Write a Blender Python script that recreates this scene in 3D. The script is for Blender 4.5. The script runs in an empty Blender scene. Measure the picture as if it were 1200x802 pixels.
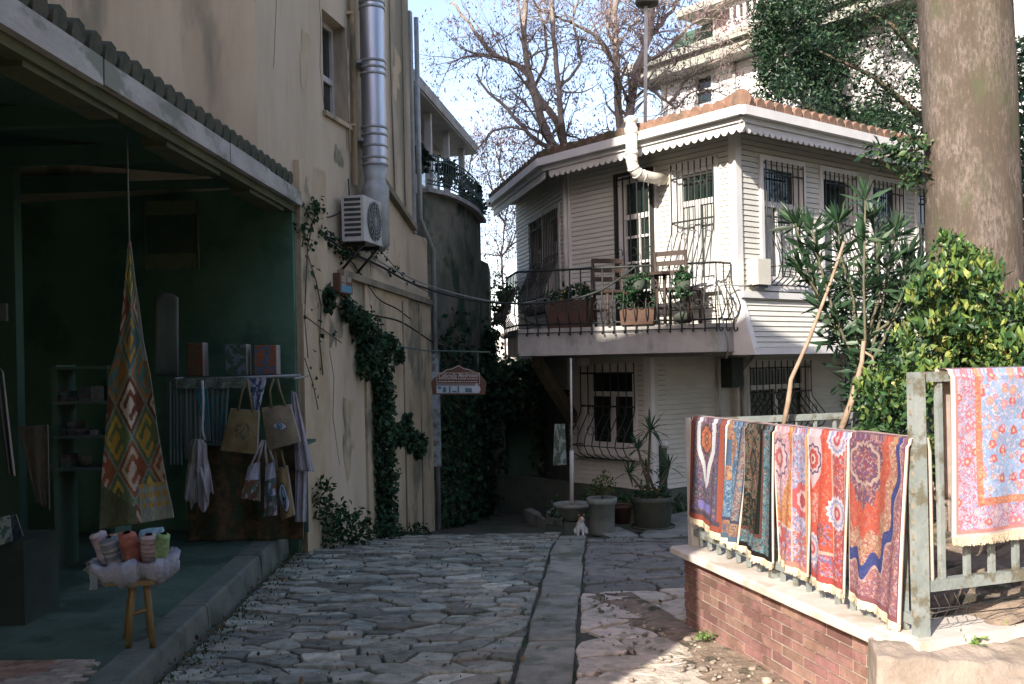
import bpy, math, random
import numpy as np
from mathutils import Vector, Matrix
random.seed(7); RNG = np.random.default_rng(11)
SC = bpy.context.scene
COL = SC.collection
PI = math.pi

# ---------------------------------------------------------------- camera geometry
F, RHO, CX, CY, EYE = 1167.0, 0.021, 600.0, 427.0, 1.6
def rd(px, py):
    dx, dy = px - CX, py - CY
    return ((dx*math.cos(RHO) - dy*math.sin(RHO))/F, (dx*math.sin(RHO) + dy*math.cos(RHO))/F)
def at(px, py, d):
    r, dn = rd(px, py)
    return Vector((r*d, d, EYE - dn*d))
def at_z(px, py, z):
    r, dn = rd(px, py)
    d = (EYE - z)/dn
    return Vector((r*d, d, z))
def on_wall(px, py, P, D):
    """point of the vertical plane through P (x,y) along D seen at a pixel -> (distance along D, z)"""
    r, dn = rd(px, py)
    den = r*D[1] - D[0]
    t = (P[0] - r*P[1])/den
    d = P[1] + D[1]*t
    return t, EYE - dn*d

# ---------------------------------------------------------------- objects, names, labels
ORI = {}
def tag(o, label=None, cat=None, group=None, kind=None):
    if label: o['label'] = label
    if cat: o['category'] = cat
    if group: o['group'] = group
    if kind: o['kind'] = kind
    return o
def empty(name, loc, label=None, cat=None, group=None):
    o = bpy.data.objects.new(name, None); COL.objects.link(o)
    o.location = loc; o.empty_display_size = 0.1
    ORI[o] = Vector(loc)
    return tag(o, label, cat, group)
def kids(o): return [c for c in bpy.data.objects if c.parent == o]
def copy_tree(o, parent=None):
    c = o.copy(); COL.objects.link(c)
    if parent: c.parent = parent
    for ch in kids(o): copy_tree(ch, c)
    return c
def finish(me, name, parent, kind=None):
    o = bpy.data.objects.new(name, me); COL.objects.link(o)
    n = len(me.vertices)
    a = np.empty(n*3); me.vertices.foreach_get('co', a); a = a.reshape(-1, 3)
    if parent is not None:
        org = ORI[parent]
        o.parent = parent; ORI[o] = org.copy()
    else:
        lo, hi = a.min(0), a.max(0)
        org = Vector(((lo[0]+hi[0])/2, (lo[1]+hi[1])/2, lo[2]))
        o.location = org; ORI[o] = org.copy()
    a = a - np.array(org)
    me.vertices.foreach_set('co', a.ravel()); me.update()
    if kind: o['kind'] = kind
    return o

class MB:
    def __init__(s): s.v=[]; s.f=[]; s.m=[]; s.c=[]; s.sm=[]; s.col=(1,1,1); s.mi=0; s.smooth=False
    def face(s, idx):
        s.f.append(idx); s.m.append(s.mi); s.c.append(s.col); s.sm.append(s.smooth)
    def quad(s, *p):
        b=len(s.v); s.v += [tuple(q) for q in p]; s.face(tuple(range(b, b+len(p))))
    def obox(s, c, ax, ay, az, size, tap=1.0):
        """box centred on c with half extents along three axes; tap scales the top"""
        c=Vector(c); ax=Vector(ax).normalized(); ay=Vector(ay).normalized(); az=Vector(az).normalized()
        hx,hy,hz=[q/2 for q in size]; b=len(s.v)
        for k in (-1,1):
            t = tap if k>0 else 1.0
            for i,j in ((-1,-1),(1,-1),(1,1),(-1,1)):
                s.v.append(tuple(c+ax*hx*i*t+ay*hy*j*t+az*hz*k))
        for q in ((3,2,1,0),(4,5,6,7),(0,1,5,4),(1,2,6,5),(2,3,7,6),(3,0,4,7)): s.face(tuple(b+i for i in q))
    def box(s, x0,x1,y0,y1,z0,z1):
        s.obox(((x0+x1)/2,(y0+y1)/2,(z0+z1)/2),(1,0,0),(0,1,0),(0,0,1),(x1-x0,y1-y0,z1-z0))
    def tube(s, pts, r, n=6, cap=True):
        pts=[Vector(p) for p in pts]; m=len(pts)
        rr = r if isinstance(r,(list,tuple)) else [r]*m
        sm=s.smooth; s.smooth=True
        up=None; rings=[]
        for i,p in enumerate(pts):
            d=(pts[min(i+1,m-1)]-pts[max(i-1,0)])
            d = d.normalized() if d.length>1e-9 else Vector((0,0,1))
            if up is None:
                up = Vector((0,0,1)) if abs(d.z)<0.9 else Vector((0,1,0))
            a=d.cross(up)
            if a.length<1e-6: a=d.orthogonal()
            a.normalize(); b=a.cross(d).normalized(); up=b
            k=len(s.v); rings.append(k)
            for j in range(n):
                t=2*PI*j/n
                s.v.append(tuple(p+(a*math.cos(t)+b*math.sin(t))*rr[i]))
        for i in range(m-1):
            for j in range(n):
                s.face((rings[i]+j, rings[i]+(j+1)%n, rings[i+1]+(j+1)%n, rings[i+1]+j))
        s.smooth=sm
        if cap:
            s.face(tuple(rings[0]+j for j in range(n-1,-1,-1)))
            s.face(tuple(rings[-1]+j for j in range(n)))
    def lathe(s, c, prof, n=20, sq=1.0, cap=False):
        c=Vector(c); sm=s.smooth; s.smooth=True; rings=[]
        for r,z in prof:
            k=len(s.v); rings.append(k)
            for j in range(n):
                t=2*PI*j/n; s.v.append((c.x+r*math.cos(t), c.y+r*sq*math.sin(t), c.z+z))
        for i in range(len(prof)-1):
            for j in range(n):
                s.face((rings[i]+j, rings[i]+(j+1)%n, rings[i+1]+(j+1)%n, rings[i+1]+j))
        s.smooth=sm
        if cap:
            s.face(tuple(rings[-1]+j for j in range(n))); s.face(tuple(rings[0]+j for j in range(n-1,-1,-1)))
    def prism(s, poly, z0, z1):
        """vertical prism over a CCW (x,y) polygon"""
        n=len(poly); b=len(s.v)
        f0 = z0 if callable(z0) else (lambda x,y: z0); f1 = z1 if callable(z1) else (lambda x,y: z1)
        for x,y in poly: s.v.append((x,y,f0(x,y)))
        for x,y in poly: s.v.append((x,y,f1(x,y)))
        s.face(tuple(b+i for i in range(n-1,-1,-1))); s.face(tuple(b+n+i for i in range(n)))
        for i in range(n): s.face((b+i,b+(i+1)%n,b+n+(i+1)%n,b+n+i))
    def blob(s, c, r, n=8, m=6, jit=0.12, sc=(1,1,1), seed=0):
        rg=random.Random(seed); c=Vector(c); sm=s.smooth; s.smooth=True
        b=len(s.v); s.v.append(tuple(c+Vector((0,0,-r*sc[2]))))
        for i in range(1,m):
            ph=-PI/2+PI*i/m
            for j in range(n):
                t=2*PI*j/n; k=r*(1+rg.uniform(-jit,jit))
                s.v.append((c.x+k*sc[0]*math.cos(ph)*math.cos(t), c.y+k*sc[1]*math.cos(ph)*math.sin(t), c.z+k*sc[2]*math.sin(ph)))
        e=len(s.v); s.v.append(tuple(c+Vector((0,0,r*sc[2]))))
        for j in range(n):
            s.face((b, b+1+(j+1)%n, b+1+j)); s.face((e, e-n+j, e-n+(j+1)%n))
        for i in range(m-2):
            for j in range(n):
                s.face((b+1+i*n+j, b+1+i*n+(j+1)%n, b+1+(i+1)*n+(j+1)%n, b+1+(i+1)*n+j))
        s.smooth=sm
    def build_each(s, name, mats, parent=None, color=False):
        """one object per connected piece"""
        par=list(range(len(s.v)))
        def find(i):
            while par[i]!=i: par[i]=par[par[i]]; i=par[i]
            return i
        for f in s.f:
            r=find(f[0])
            for q in f[1:]: par[find(q)]=r
        gr={}
        for k,f in enumerate(s.f): gr.setdefault(find(f[0]),[]).append(k)
        out=[]
        for ks in gr.values():
            b=MB(); mp={}
            for k in ks:
                f=[]
                for q in s.f[k]:
                    if q not in mp: mp[q]=len(b.v); b.v.append(s.v[q])
                    f.append(mp[q])
                b.f.append(tuple(f)); b.m.append(s.m[k]); b.c.append(s.c[k]); b.sm.append(s.sm[k])
            out.append(b.build(name,mats,parent,None,color))
        return out
    def build(s, name, mats, parent=None, kind=None, color=False):
        me=bpy.data.meshes.new(name); me.from_pydata(s.v, [], s.f)
        if not isinstance(mats,(list,tuple)): mats=[mats]
        for m in mats: me.materials.append(m)
        me.polygons.foreach_set('material_index', s.m)
        me.polygons.foreach_set('use_smooth', s.sm)
        if color:
            at_=me.color_attributes.new('tint','FLOAT_COLOR','CORNER')
            cc=[]
            for f,c in zip(s.f,s.c): cc += [c[0],c[1],c[2],1.0]*len(f)
            at_.data.foreach_set('color', cc)
        me.update()
        return finish(me, name, parent, kind)

# ---------------------------------------------------------------- materials
def srgb(r,g,b):
    f=lambda c: c/12.92 if c<=0.04045 else ((c+0.055)/1.055)**2.4
    return (f(r/255),f(g/255),f(b/255))
def new_mat(name):
    m=bpy.data.materials.new(name); m.use_nodes=True
    nt=m.node_tree; b=nt.nodes['Principled BSDF']
    return m, nt, b
def mat(name, c1, c2=None, rough=0.8, scale=4.0, detail=6.0, metal=0.0, bump=0.0, bscale=None, stretch=None, c3=None, s3=1.2, lo=0.35, hi=0.65, tint=False, spec=0.3, lo3=0.5, hi3=0.62):
    """noise-mixed surface: c1<->c2 at `scale`, optional larger blotches of c3, bump"""
    m, nt, b = new_mat(name); N=nt.nodes; L=nt.links
    tc=N.new('ShaderNodeTexCoord'); mp=N.new('ShaderNodeMapping')
    geo=N.new('ShaderNodeNewGeometry')
    L.new(geo.outputs['Position'], mp.inputs['Vector'])
    if stretch: mp.inputs['Scale'].default_value=stretch
    def noise(sc, det=detail):
        n=N.new('ShaderNodeTexNoise'); n.inputs['Scale'].default_value=sc; n.inputs['Detail'].default_value=det; n.inputs['Roughness'].default_value=0.62
        L.new(mp.outputs[0], n.inputs['Vector']); return n
    def ramp(src,a,b_):
        r=N.new('ShaderNodeMapRange'); r.inputs['From Min'].default_value=a; r.inputs['From Max'].default_value=b_
        r.interpolation_type='SMOOTHSTEP'
        L.new(src, r.inputs['Value']); return r.outputs[0]
    def mix(fac,a,b_,mode='MIX'):
        x=N.new('ShaderNodeMix'); x.data_type='RGBA'; x.blend_type=mode
        if isinstance(fac,float): x.inputs[0].default_value=fac
        else: L.new(fac,x.inputs[0])
        for k,v in ((6,a),(7,b_)):
            if isinstance(v,tuple): x.inputs[k].default_value=(*v[:3],1)
            else: L.new(v,x.inputs[k])
        return x.outputs[2]
    col=c1
    if c2 is not None:
        n=noise(scale); col=mix(ramp(n.outputs['Fac'],lo,hi), c1, c2)
    if c3 is not None:
        n=noise(s3); col=mix(ramp(n.outputs['Fac'],lo3,hi3), col, c3)
    if tint:
        a=N.new('ShaderNodeAttribute'); a.attribute_name='tint'
        col=mix(1.0, col, a.outputs['Color'], 'MULTIPLY')
    if isinstance(col,tuple): b.inputs['Base Color'].default_value=(*col,1)
    else: L.new(col,b.inputs['Base Color'])
    b.inputs['Roughness'].default_value=rough; b.inputs['Metallic'].default_value=metal
    b.inputs['Specular IOR Level'].default_value=spec
    if bump:
        n=noise(bscale or scale*4, 8.0); bp=N.new('ShaderNodeBump'); bp.inputs['Strength'].default_value=bump; bp.inputs['Distance'].default_value=0.02
        L.new(n.outputs['Fac'],bp.inputs['Height']); L.new(bp.outputs[0],b.inputs['Normal'])
    return m
def attr_mat(name, rough=0.9, sheen=0.0, bump=0.15, bscale=250, speck=0.2, trans=0.0):
    m, nt, b = new_mat(name); N=nt.nodes; L=nt.links
    a=N.new('ShaderNodeAttribute'); a.attribute_name='tint'
    geo=N.new('ShaderNodeNewGeometry')
    n=N.new('ShaderNodeTexNoise'); n.inputs['Scale'].default_value=bscale; L.new(geo.outputs['Position'], n.inputs['Vector'])
    mr=N.new('ShaderNodeMapRange'); mr.inputs['To Min'].default_value=1-speck; mr.inputs['To Max'].default_value=1+speck; L.new(n.outputs['Fac'],mr.inputs['Value'])
    x=N.new('ShaderNodeMix'); x.data_type='RGBA'; x.blend_type='MULTIPLY'; x.inputs[0].default_value=1
    L.new(a.outputs['Color'],x.inputs[6]); L.new(mr.outputs[0],x.inputs[7]); L.new(x.outputs[2],b.inputs['Base Color'])
    b.inputs['Roughness'].default_value=rough; b.inputs['Specular IOR Level'].default_value=0.1 if rough>0.7 else 0.35
    if bump:
        bp=N.new('ShaderNodeBump'); bp.inputs['Strength'].default_value=bump; bp.inputs['Distance'].default_value=0.004
        L.new(n.outputs['Fac'],bp.inputs['Height']); L.new(bp.outputs[0],b.inputs['Normal'])
    if trans:
        t=N.new('ShaderNodeBsdfTranslucent'); L.new(x.outputs[2],t.inputs['Color'])
        ms=N.new('ShaderNodeMixShader'); ms.inputs[0].default_value=trans
        L.new(b.outputs[0],ms.inputs[1]); L.new(t.outputs[0],ms.inputs[2]); L.new(ms.outputs[0],N['Material Output'].inputs['Surface'])
    return m
M={}
M['ground']=mat('dirt',(.055,.06,.045),(.10,.09,.07),0.95,3,bump=.5,bscale=40,c3=(.035,.06,.03),s3=1.6)
M['cobble']=mat('cobble',(.80,.82,.80),(1.12,1.1,1.06),0.8,11,bump=1.0,bscale=34,tint=True,c3=(.62,.66,.62),s3=7,spec=.35)
M['slab']=mat('paving_slab',(.20,.205,.185),(.29,.285,.255),0.85,6,bump=.8,bscale=38,tint=True,c3=(.13,.15,.115),s3=3.2)
M['stucco']=mat('tan_stucco',(.445,.36,.255),(.545,.45,.33),0.92,1.6,bump=.35,bscale=45,c3=(.24,.215,.155),s3=1.3,stretch=(1.0,1.0,.22),lo3=.50,hi3=.66)
M['stucco_old']=mat('worn_stucco',(.42,.33,.21),(.52,.42,.29),0.95,3,bump=.5,bscale=30,c3=(.20,.185,.13),s3=1.7,stretch=(1,1,.5),lo3=.5,hi3=.62)
M['trim_band']=mat('stained_render',(.30,.25,.18),(.16,.15,.11),0.95,3,bump=.4)
M['fascia']=mat('weathered_board',(.33,.31,.285),(.42,.40,.37),0.85,5,bump=.4,bscale=30,c3=(.2,.21,.17),s3=4,stretch=(1,.5,1))
M['shop_green']=mat('shade_lift_green',(.095,.190,.128),(.115,.22,.15),0.85,2.5,bump=.35,c3=(.07,.15,.10),s3=1.5)  # green tone of lifted shadows put into the shop's base colours
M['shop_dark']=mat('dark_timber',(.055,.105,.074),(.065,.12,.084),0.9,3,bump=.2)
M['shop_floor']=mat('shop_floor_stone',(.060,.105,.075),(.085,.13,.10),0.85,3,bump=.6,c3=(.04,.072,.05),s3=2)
M['old_tile']=mat('old_dark_tile',(.045,.06,.04),(.09,.085,.06),0.95,8,bump=.6)
M['steel']=mat('galvanised_steel',(.42,.45,.52),(.56,.58,.64),0.42,1.5,metal=.9,bump=.04,stretch=(3,3,.4),spec=.5)
M['steel_dull']=mat('dull_zinc',(.26,.28,.27),(.36,.38,.37),0.55,5,metal=.35,bump=.1)
M['ac_white']=mat('ac_casing',(.42,.41,.38),(.50,.49,.46),0.6,4)
M['ac_dark']=mat('ac_grille',(.03,.04,.038),(.05,.06,.055),0.7,20)
M['ivywall']=mat('mossy_wall',(.09,.105,.075),(.19,.18,.14),0.95,2.2,bump=.6,bscale=20,c3=(.03,.055,.03),s3=1.5)
M['siding']=mat('white_clapboard',(.575,.56,.505),(.52,.505,.455),0.62,2.5,bump=.08,c3=(.45,.43,.385),s3=1.3,stretch=(1,1,3),lo3=.58,hi3=.75)
M['white']=mat('white_paint',(.68,.66,.64),(.60,.585,.565),0.55,3)
M['white_dirty']=mat('greyed_white_paint',(.56,.53,.49),(.44,.42,.38),0.7,4,bump=.15)
M['soffit']=mat('soffit_board',(.42,.39,.33),(.34,.31,.26),0.8,6,stretch=(1,1,1))
M['pvc']=mat('cream_pvc',(.78,.735,.65),(.70,.65,.56),0.4,3,c3=(.55,.49,.40),s3=3)
M['tile']=mat('terracotta',(.20,.115,.08),(.28,.17,.12),0.85,6,bump=.4,c3=(.16,.11,.08),s3=2.5)
M['tile_moss']=mat('mossy_tile',(.10,.075,.055),(.17,.11,.08),0.9,6,bump=.5,c3=(.07,.075,.04),s3=2.0)
M['glass']=mat('window_glass',(.012,.022,.018),(.02,.03,.026),0.06,2,spec=.6)
M['curtain']=mat('lace_curtain',(.46,.45,.43),(.34,.35,.33),0.9,6,stretch=(4,4,.5))
M['iron']=mat('black_iron',(.018,.022,.02),(.03,.028,.025),0.55,10,spec=.4)
M['wood_red']=mat('brown_door',(.045,.032,.026),(.06,.04,.03),0.6,4)
M['concrete']=mat('balcony_concrete',(.34,.32,.30),(.42,.40,.375),0.9,4,bump=.3,c3=(.24,.24,.21),s3=2.5,stretch=(1,1,.5))
M['found']=mat('dark_footing',(.06,.075,.06),(.09,.10,.08),0.9,3,bump=.5)
M['fence']=mat('grey_green_iron',(.185,.21,.20),(.245,.265,.25),0.5,8,bump=.25,bscale=60,c3=(.13,.12,.085),s3=11,spec=.4)
M['fence_dark']=mat('green_iron_rail',(.06,.10,.08),(.10,.14,.115),0.5,6,bump=.15)
M['marble']=mat('marble_coping',(.50,.44,.385),(.60,.545,.49),0.6,5,bump=.25,c3=(.44,.37,.30),s3=3.5)
M['rough_conc']=mat('rough_concrete',(.22,.18,.145),(.31,.255,.21),0.95,4,bump=.9,bscale=14,c3=(.22,.18,.14),s3=2.2)
M['soil']=mat('garden_soil',(.20,.15,.11),(.31,.235,.175),0.97,9,bump=.9,bscale=30,c3=(.07,.06,.04),s3=5)
M['bark']=None
M['barkbare']=mat('bare_bark',(.24,.19,.16),(.33,.27,.23),0.95,9,bump=.5,c3=(.10,.08,.055),s3=1.2)
M['twigpale']=mat('pale_cut_stem',(.34,.25,.185),(.25,.175,.12),0.8,12,bump=.2)
M['leaf']=attr_mat('foliage',0.42,bump=0,bscale=60,speck=.25,trans=.28)
M['leafmatte']=attr_mat('foliage_dull',0.75,bump=0,bscale=60,speck=.25,trans=.2)
M['cloth']=attr_mat('woven_cloth',0.95,bump=.3,bscale=320,speck=.14)
M['fringe']=mat('cream_fringe',(.66,.53,.35),(.78,.66,.48),0.95,90,bump=.6,bscale=300)
M['terracotta_pot']=mat('clay_pot',(.075,.042,.03),(.10,.058,.04),0.85,6,bump=.2)
M['darkpot']=mat('dark_pot',(.05,.06,.045),(.075,.085,.065),0.8,5,bump=.3)
M['stonepot']=mat('stone_pot',(.15,.17,.145),(.21,.225,.195),0.95,7,bump=.6)
M['oldwood']=mat('old_timber',(.095,.075,.05),(.14,.11,.075),0.9,10,bump=.4,stretch=(1,1,.3))
M['stoolwood']=mat('ochre_wood',(.20,.145,.06),(.25,.185,.08),0.7,8,stretch=(1,1,.2))
M['cable']=mat('black_cable',(.02,.025,.022),None,0.6)
M['cable_grey']=mat('grey_cable',(.20,.21,.20),None,0.6)
M['basketcloth']=mat('pale_blue_cloth',(.33,.36,.42),(.43,.45,.50),0.95,14,bump=1.0,bscale=26)
M['sign_brown']=mat('sign_brown',(.11,.055,.035),(.14,.07,.045),0.75,5)
M['sign_dark']=mat('sign_dark_brown',(.075,.045,.018),None,0.75)
M['sign_cream']=mat('sign_lettering',(.50,.46,.42),None,0.75)
M['sign_blue']=mat('sign_blue',(.10,.25,.36),None,0.7)
M['sign_pale']=mat('sign_pale_blue',(.36,.43,.47),(.48,.53,.55),0.7,30)
M['plaster_white']=mat('white_boarding',(.82,.80,.78),(.76,.74,.72),0.7,2)
M['greywhite']=mat('grey_eave',(.30,.31,.26),(.38,.37,.32),0.85,3)
# ---------------------------------------------------------------- foliage helpers
def leaf_mesh(name, P, size, aspect, palette, m, parent=None, kind=None, droop=0.0, face=None, facew=0.0, fold=0.25, dirs=None):
    """a leaf (two folded triangles pairs) at every point of P"""
    P=np.asarray(P,float); n=len(P)
    a=RNG.normal(size=(n,3)); a[:,2]-=droop
    a=a.astype(float)
    if dirs is not None: a=a*0.55+np.asarray(dirs)*1.6
    a/=np.linalg.norm(a,axis=1)[:,None]+1e-9
    nn=RNG.normal(size=(n,3)); nn[:,2]+=0.6
    if face is not None: nn=nn*(1-facew)+np.array(face)*facew*2
    b=np.cross(nn,a); b/=np.linalg.norm(b,axis=1)[:,None]+1e-9
    c=np.cross(a,b)
    s=RNG.uniform(size[0],size[1],n)[:,None]
    w=s*aspect
    v0=P; v2=P+a*s; vm=P+a*s*0.48
    vl=vm+b*w*0.5+c*w*fold; vr=vm-b*w*0.5+c*w*fold
    V=np.stack([v0,vr,v2,vl],1).reshape(-1,3)
    idx=np.arange(n)*4
    Fc=np.concatenate([np.stack([idx,idx+1,idx+2],1),np.stack([idx,idx+2,idx+3],1)],0)
    me=bpy.data.meshes.new(name)
    me.vertices.add(len(V)); me.vertices.foreach_set('co',V.ravel())
    me.loops.add(Fc.size); me.loops.foreach_set('vertex_index',Fc.ravel())
    me.polygons.add(len(Fc)); me.polygons.foreach_set('loop_start',np.arange(len(Fc))*3); me.polygons.foreach_set('loop_total',np.full(len(Fc),3))
    pal=np.array([p[:3] for p in palette],float); wt=np.array([p[3] if len(p)>3 else 1.0 for p in palette],float); wt=wt/wt.sum()
    ci=RNG.choice(len(pal),n,p=wt); cc=pal[ci]*RNG.uniform(.72,1.28,(n,1))
    vc=np.repeat(cc,4,0); vc=np.concatenate([vc,np.ones((len(vc),1))],1)
    at_=me.color_attributes.new('tint','FLOAT_COLOR','POINT'); at_.data.foreach_set('color',vc.ravel())
    me.materials.append(m); me.update(calc_edges=True); me.validate()
    return finish(me,name,parent,kind)
def cluster_pts(centers, per, spread):
    out=[]
    for c in centers:
        s=spread if np.ndim(spread)==0 else np.array(spread)
        d=RNG.normal(size=(per,3)); d/=np.linalg.norm(d,axis=1)[:,None]; d*=RNG.uniform(.25,1,(per,1))**.6
        out.append(np.array(c)+d*s)
    return np.concatenate(out)
def shell_centers(c, r, n, seed=0, low=-.75):
    """clump centres through the outer part of an uneven crown"""
    rg=np.random.default_rng(seed); out=[]
    ph=rg.uniform(0,6.28,6)
    while len(out)<n:
        d=rg.normal(size=3); d/=np.linalg.norm(d)
        if d[2]<low: continue
        k=.78+.22*math.sin(3*math.atan2(d[1],d[0])+ph[0])*math.cos(4*d[2]+ph[1])+.12*math.sin(7*d[0]+ph[2])
        out.append(np.array(c)+d*np.array(r)*k*rg.uniform(.5,1.0))
    return out
G_DARK=[(.020,.052,.026,3),(.032,.075,.034,3),(.05,.10,.045,1.2)]
G_IVY=[(.018,.048,.026,3),(.03,.07,.036,3),(.055,.10,.05,.8)]
G_BRIGHT=[(.15,.22,.05,3),(.25,.29,.07,2.2),(.08,.15,.04,3),(.40,.38,.13,1.0),(.045,.10,.035,2.4)]
G_MID=[(.035,.085,.035,3),(.06,.12,.045,2),(.10,.16,.06,.7)]

# ---------------------------------------------------------------- ground
def GZ(y):
    xs=[-400,5,9.3,10.7,13.5,16,400]; zs=[0,0,-.115,-.265,-.60,-.76,-.9]
    return float(np.interp(y,xs,zs))
def build_ground():
    xs=sorted(set(list(np.arange(-14,14.1,.5))+[-400,-150,-60,-25,25,60,150,400]))
    ys=sorted(set(list(np.arange(-6,22.1,.35))+[-200,-60,-20,30,60,150,400]))
    b=MB(); b.smooth=True
    for y in ys:
        for x in xs:
            w=0.012*math.sin(2.3*x+1.1*y)+0.01*math.sin(3.7*y-1.9*x) if abs(x)<13 and y<20 else 0
            b.v.append((x,y,GZ(y)-0.028+w*.3))
    n=len(xs)
    for j in range(len(ys)-1):
        for i in range(n-1): b.face((j*n+i,j*n+i+1,(j+1)*n+i+1,(j+1)*n+i))
    o=b.build('ground',M['ground'],kind='structure')
build_ground()

def clip(poly, p, nrm):
    out=[]
    for i in range(len(poly)):
        a=poly[i]; c=poly[(i+1)%len(poly)]
        da=(a[0]-p[0])*nrm[0]+(a[1]-p[1])*nrm[1]; dc=(c[0]-p[0])*nrm[0]+(c[1]-p[1])*nrm[1]
        if da<=0: out.append(a)
        if (da<0<dc) or (dc<0<da):
            t=da/(da-dc); out.append((a[0]+t*(c[0]-a[0]),a[1]+t*(c[1]-a[1])))
    return out
def stones(name, inside, x0,x1,y0,y1, sx, sy, gap, colf, hf, seed, miss=.16, kind='structure', clips=()):
    """irregular flat stones: clipped cells with rounded, jittered outlines"""
    rg=random.Random(seed); b=MB()
    nx=int((x1-x0)/sx)+2; ny=int((y1-y0)/sy)+2
    pts={}
    for j in range(-1,ny+1):
        for i in range(-1,nx+1):
            if rg.random()<miss: continue
            pts[(i,j)]=(((i+(.5 if j%2 else 0)+rg.uniform(-.42,.42)),(j+rg.uniform(-.42,.42))))
    for (i,j),p in pts.items():
        wx,wy=x0+p[0]*sx,y0+p[1]*sy
        if not inside(wx,wy): continue
        poly=[(p[0]-1.6,p[1]-1.6),(p[0]+1.6,p[1]-1.6),(p[0]+1.6,p[1]+1.6),(p[0]-1.6,p[1]+1.6)]
        for di in range(-3,4):
            for dj in range(-3,4):
                q=pts.get((i+di,j+dj))
                if q is None or (di==0 and dj==0): continue
                mx,my=(p[0]+q[0])/2,(p[1]+q[1])/2
                poly=clip(poly,(mx,my),(q[0]-p[0],q[1]-p[1]))
                if len(poly)<3: break
            if len(poly)<3: break
        if len(poly)<3: continue
        W=[(x0+a*sx,y0+c*sy) for a,c in poly]
        for (cp_,cn_) in clips:
            W=clip(W,cp_,cn_)
            if len(W)<3: break
        if len(W)<3: continue
        if abs(sum(W[k][0]*W[(k+1)%len(W)][1]-W[(k+1)%len(W)][0]*W[k][1] for k in range(len(W))))<.006: continue
        cx=sum(q[0] for q in W)/len(W); cy=sum(q[1] for q in W)/len(W)
        # inset
        V=[]
        for (a,c) in W:
            d=math.hypot(a-cx,c-cy)+1e-6; k=max(.3,(d-gap*rg.uniform(.6,1.7))/d)
            V.append((cx+(a-cx)*k,cy+(c-cy)*k))
        # subdivide, round corners, roughen
        V2=[]
        for k in range(len(V)):
            a=V[k]; c=V[(k+1)%len(V)]; L=math.hypot(a[0]-c[0],a[1]-c[1])
            if L<.02: continue
            V2.append((a[0]*.9+c[0]*.1,a[1]*.9+c[1]*.1))
            if L>.12:
                t=rg.uniform(.4,.6); o=rg.uniform(-.06,.06)
                V2.append((a[0]*(1-t)+c[0]*t-(c[1]-a[1])*o,a[1]*(1-t)+c[1]*t+(c[0]-a[0])*o))
            V2.append((a[0]*.1+c[0]*.9,a[1]*.1+c[1]*.9))
        if len(V2)<4: continue
        h=hf(cx,cy,rg); tx,ty=rg.uniform(-.035,.035),rg.uniform(-.035,.035)
        zt=lambda a,c:GZ(c)+h+tx*(a-cx)+ty*(c-cy)
        b.col=colf(cx,cy,rg); m=len(V2); k0=len(b.v)
        for a,c in V2: b.v.append((a,c,GZ(c)-.06))
        for a,c in V2: b.v.append((a,c,zt(a,c)-.007))
        for a,c in V2: b.v.append((cx+(a-cx)*.95,cy+(c-cy)*.95,zt(a,c)-.0005))
        for a,c in V2: b.v.append((cx+(a-cx)*.5,cy+(c-cy)*.5,zt(a,c)-.001+rg.uniform(-.004,.004)))
        b.v.append((cx,cy,zt(cx,cy)+rg.uniform(-.004,.003)))
        b.smooth=False
        for r_ in range(3):
            for q in range(m):
                b.face((k0+r_*m+q,k0+r_*m+(q+1)%m,k0+(r_+1)*m+(q+1)%m,k0+(r_+1)*m+q))
        for q in range(m): b.face((k0+3*m+q,k0+3*m+(q+1)%m,k0+4*m))
    return b.build(name,M['cobble'],kind=kind,color=True)
def strip_x(y): return (y-4.98)/5.75*.50-.03       # the street side edge of the slab strip
def kerb_x(y): return -1.90-(y-4.8)*.050
def fence_x(y): return 1.60-(y-3.95)*(.5/2.2)
def cob_col(x,y,rg):
    k=rg.uniform(.55,1.3); w=rg.random()
    base=(.265,.275,.235) if w<.6 else ((.215,.24,.215) if w<.8 else (.30,.29,.245))
    if rg.random()<.12: k*=1.35
    return tuple(q*k*1.15 for q in base)
stones('cobble_pavement', lambda x,y: kerb_x(y)-.05<x<strip_x(y)+.12, -3.0,1.2,3.6,11.3,.205,.130,.011, cob_col, lambda x,y,rg: rg.uniform(-.012,.012),5,.27,'structure',[((kerb_x(5)+.06,5),(-1,-.05)),((strip_x(5)-.012,5),(1,-.087))])
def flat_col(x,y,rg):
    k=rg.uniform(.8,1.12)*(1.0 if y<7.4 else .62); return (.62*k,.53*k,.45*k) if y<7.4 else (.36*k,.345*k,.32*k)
stones('flagstone_pavement', lambda x,y: strip_x(y)+.1<x<(fence_x(y)+.05 if y<6.45 else 2.7) and y<10.3 and not (x>fence_x(y)-.26+.08*math.sin(5*y) and 5.45<y<6.25), -.2,3.0,3.6,10.5,.40,.29,.014, flat_col, lambda x,y,rg: rg.uniform(-.012,.006),9,.12,'structure',[((strip_x(5)+.305,5),(-1,.087))])
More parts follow.
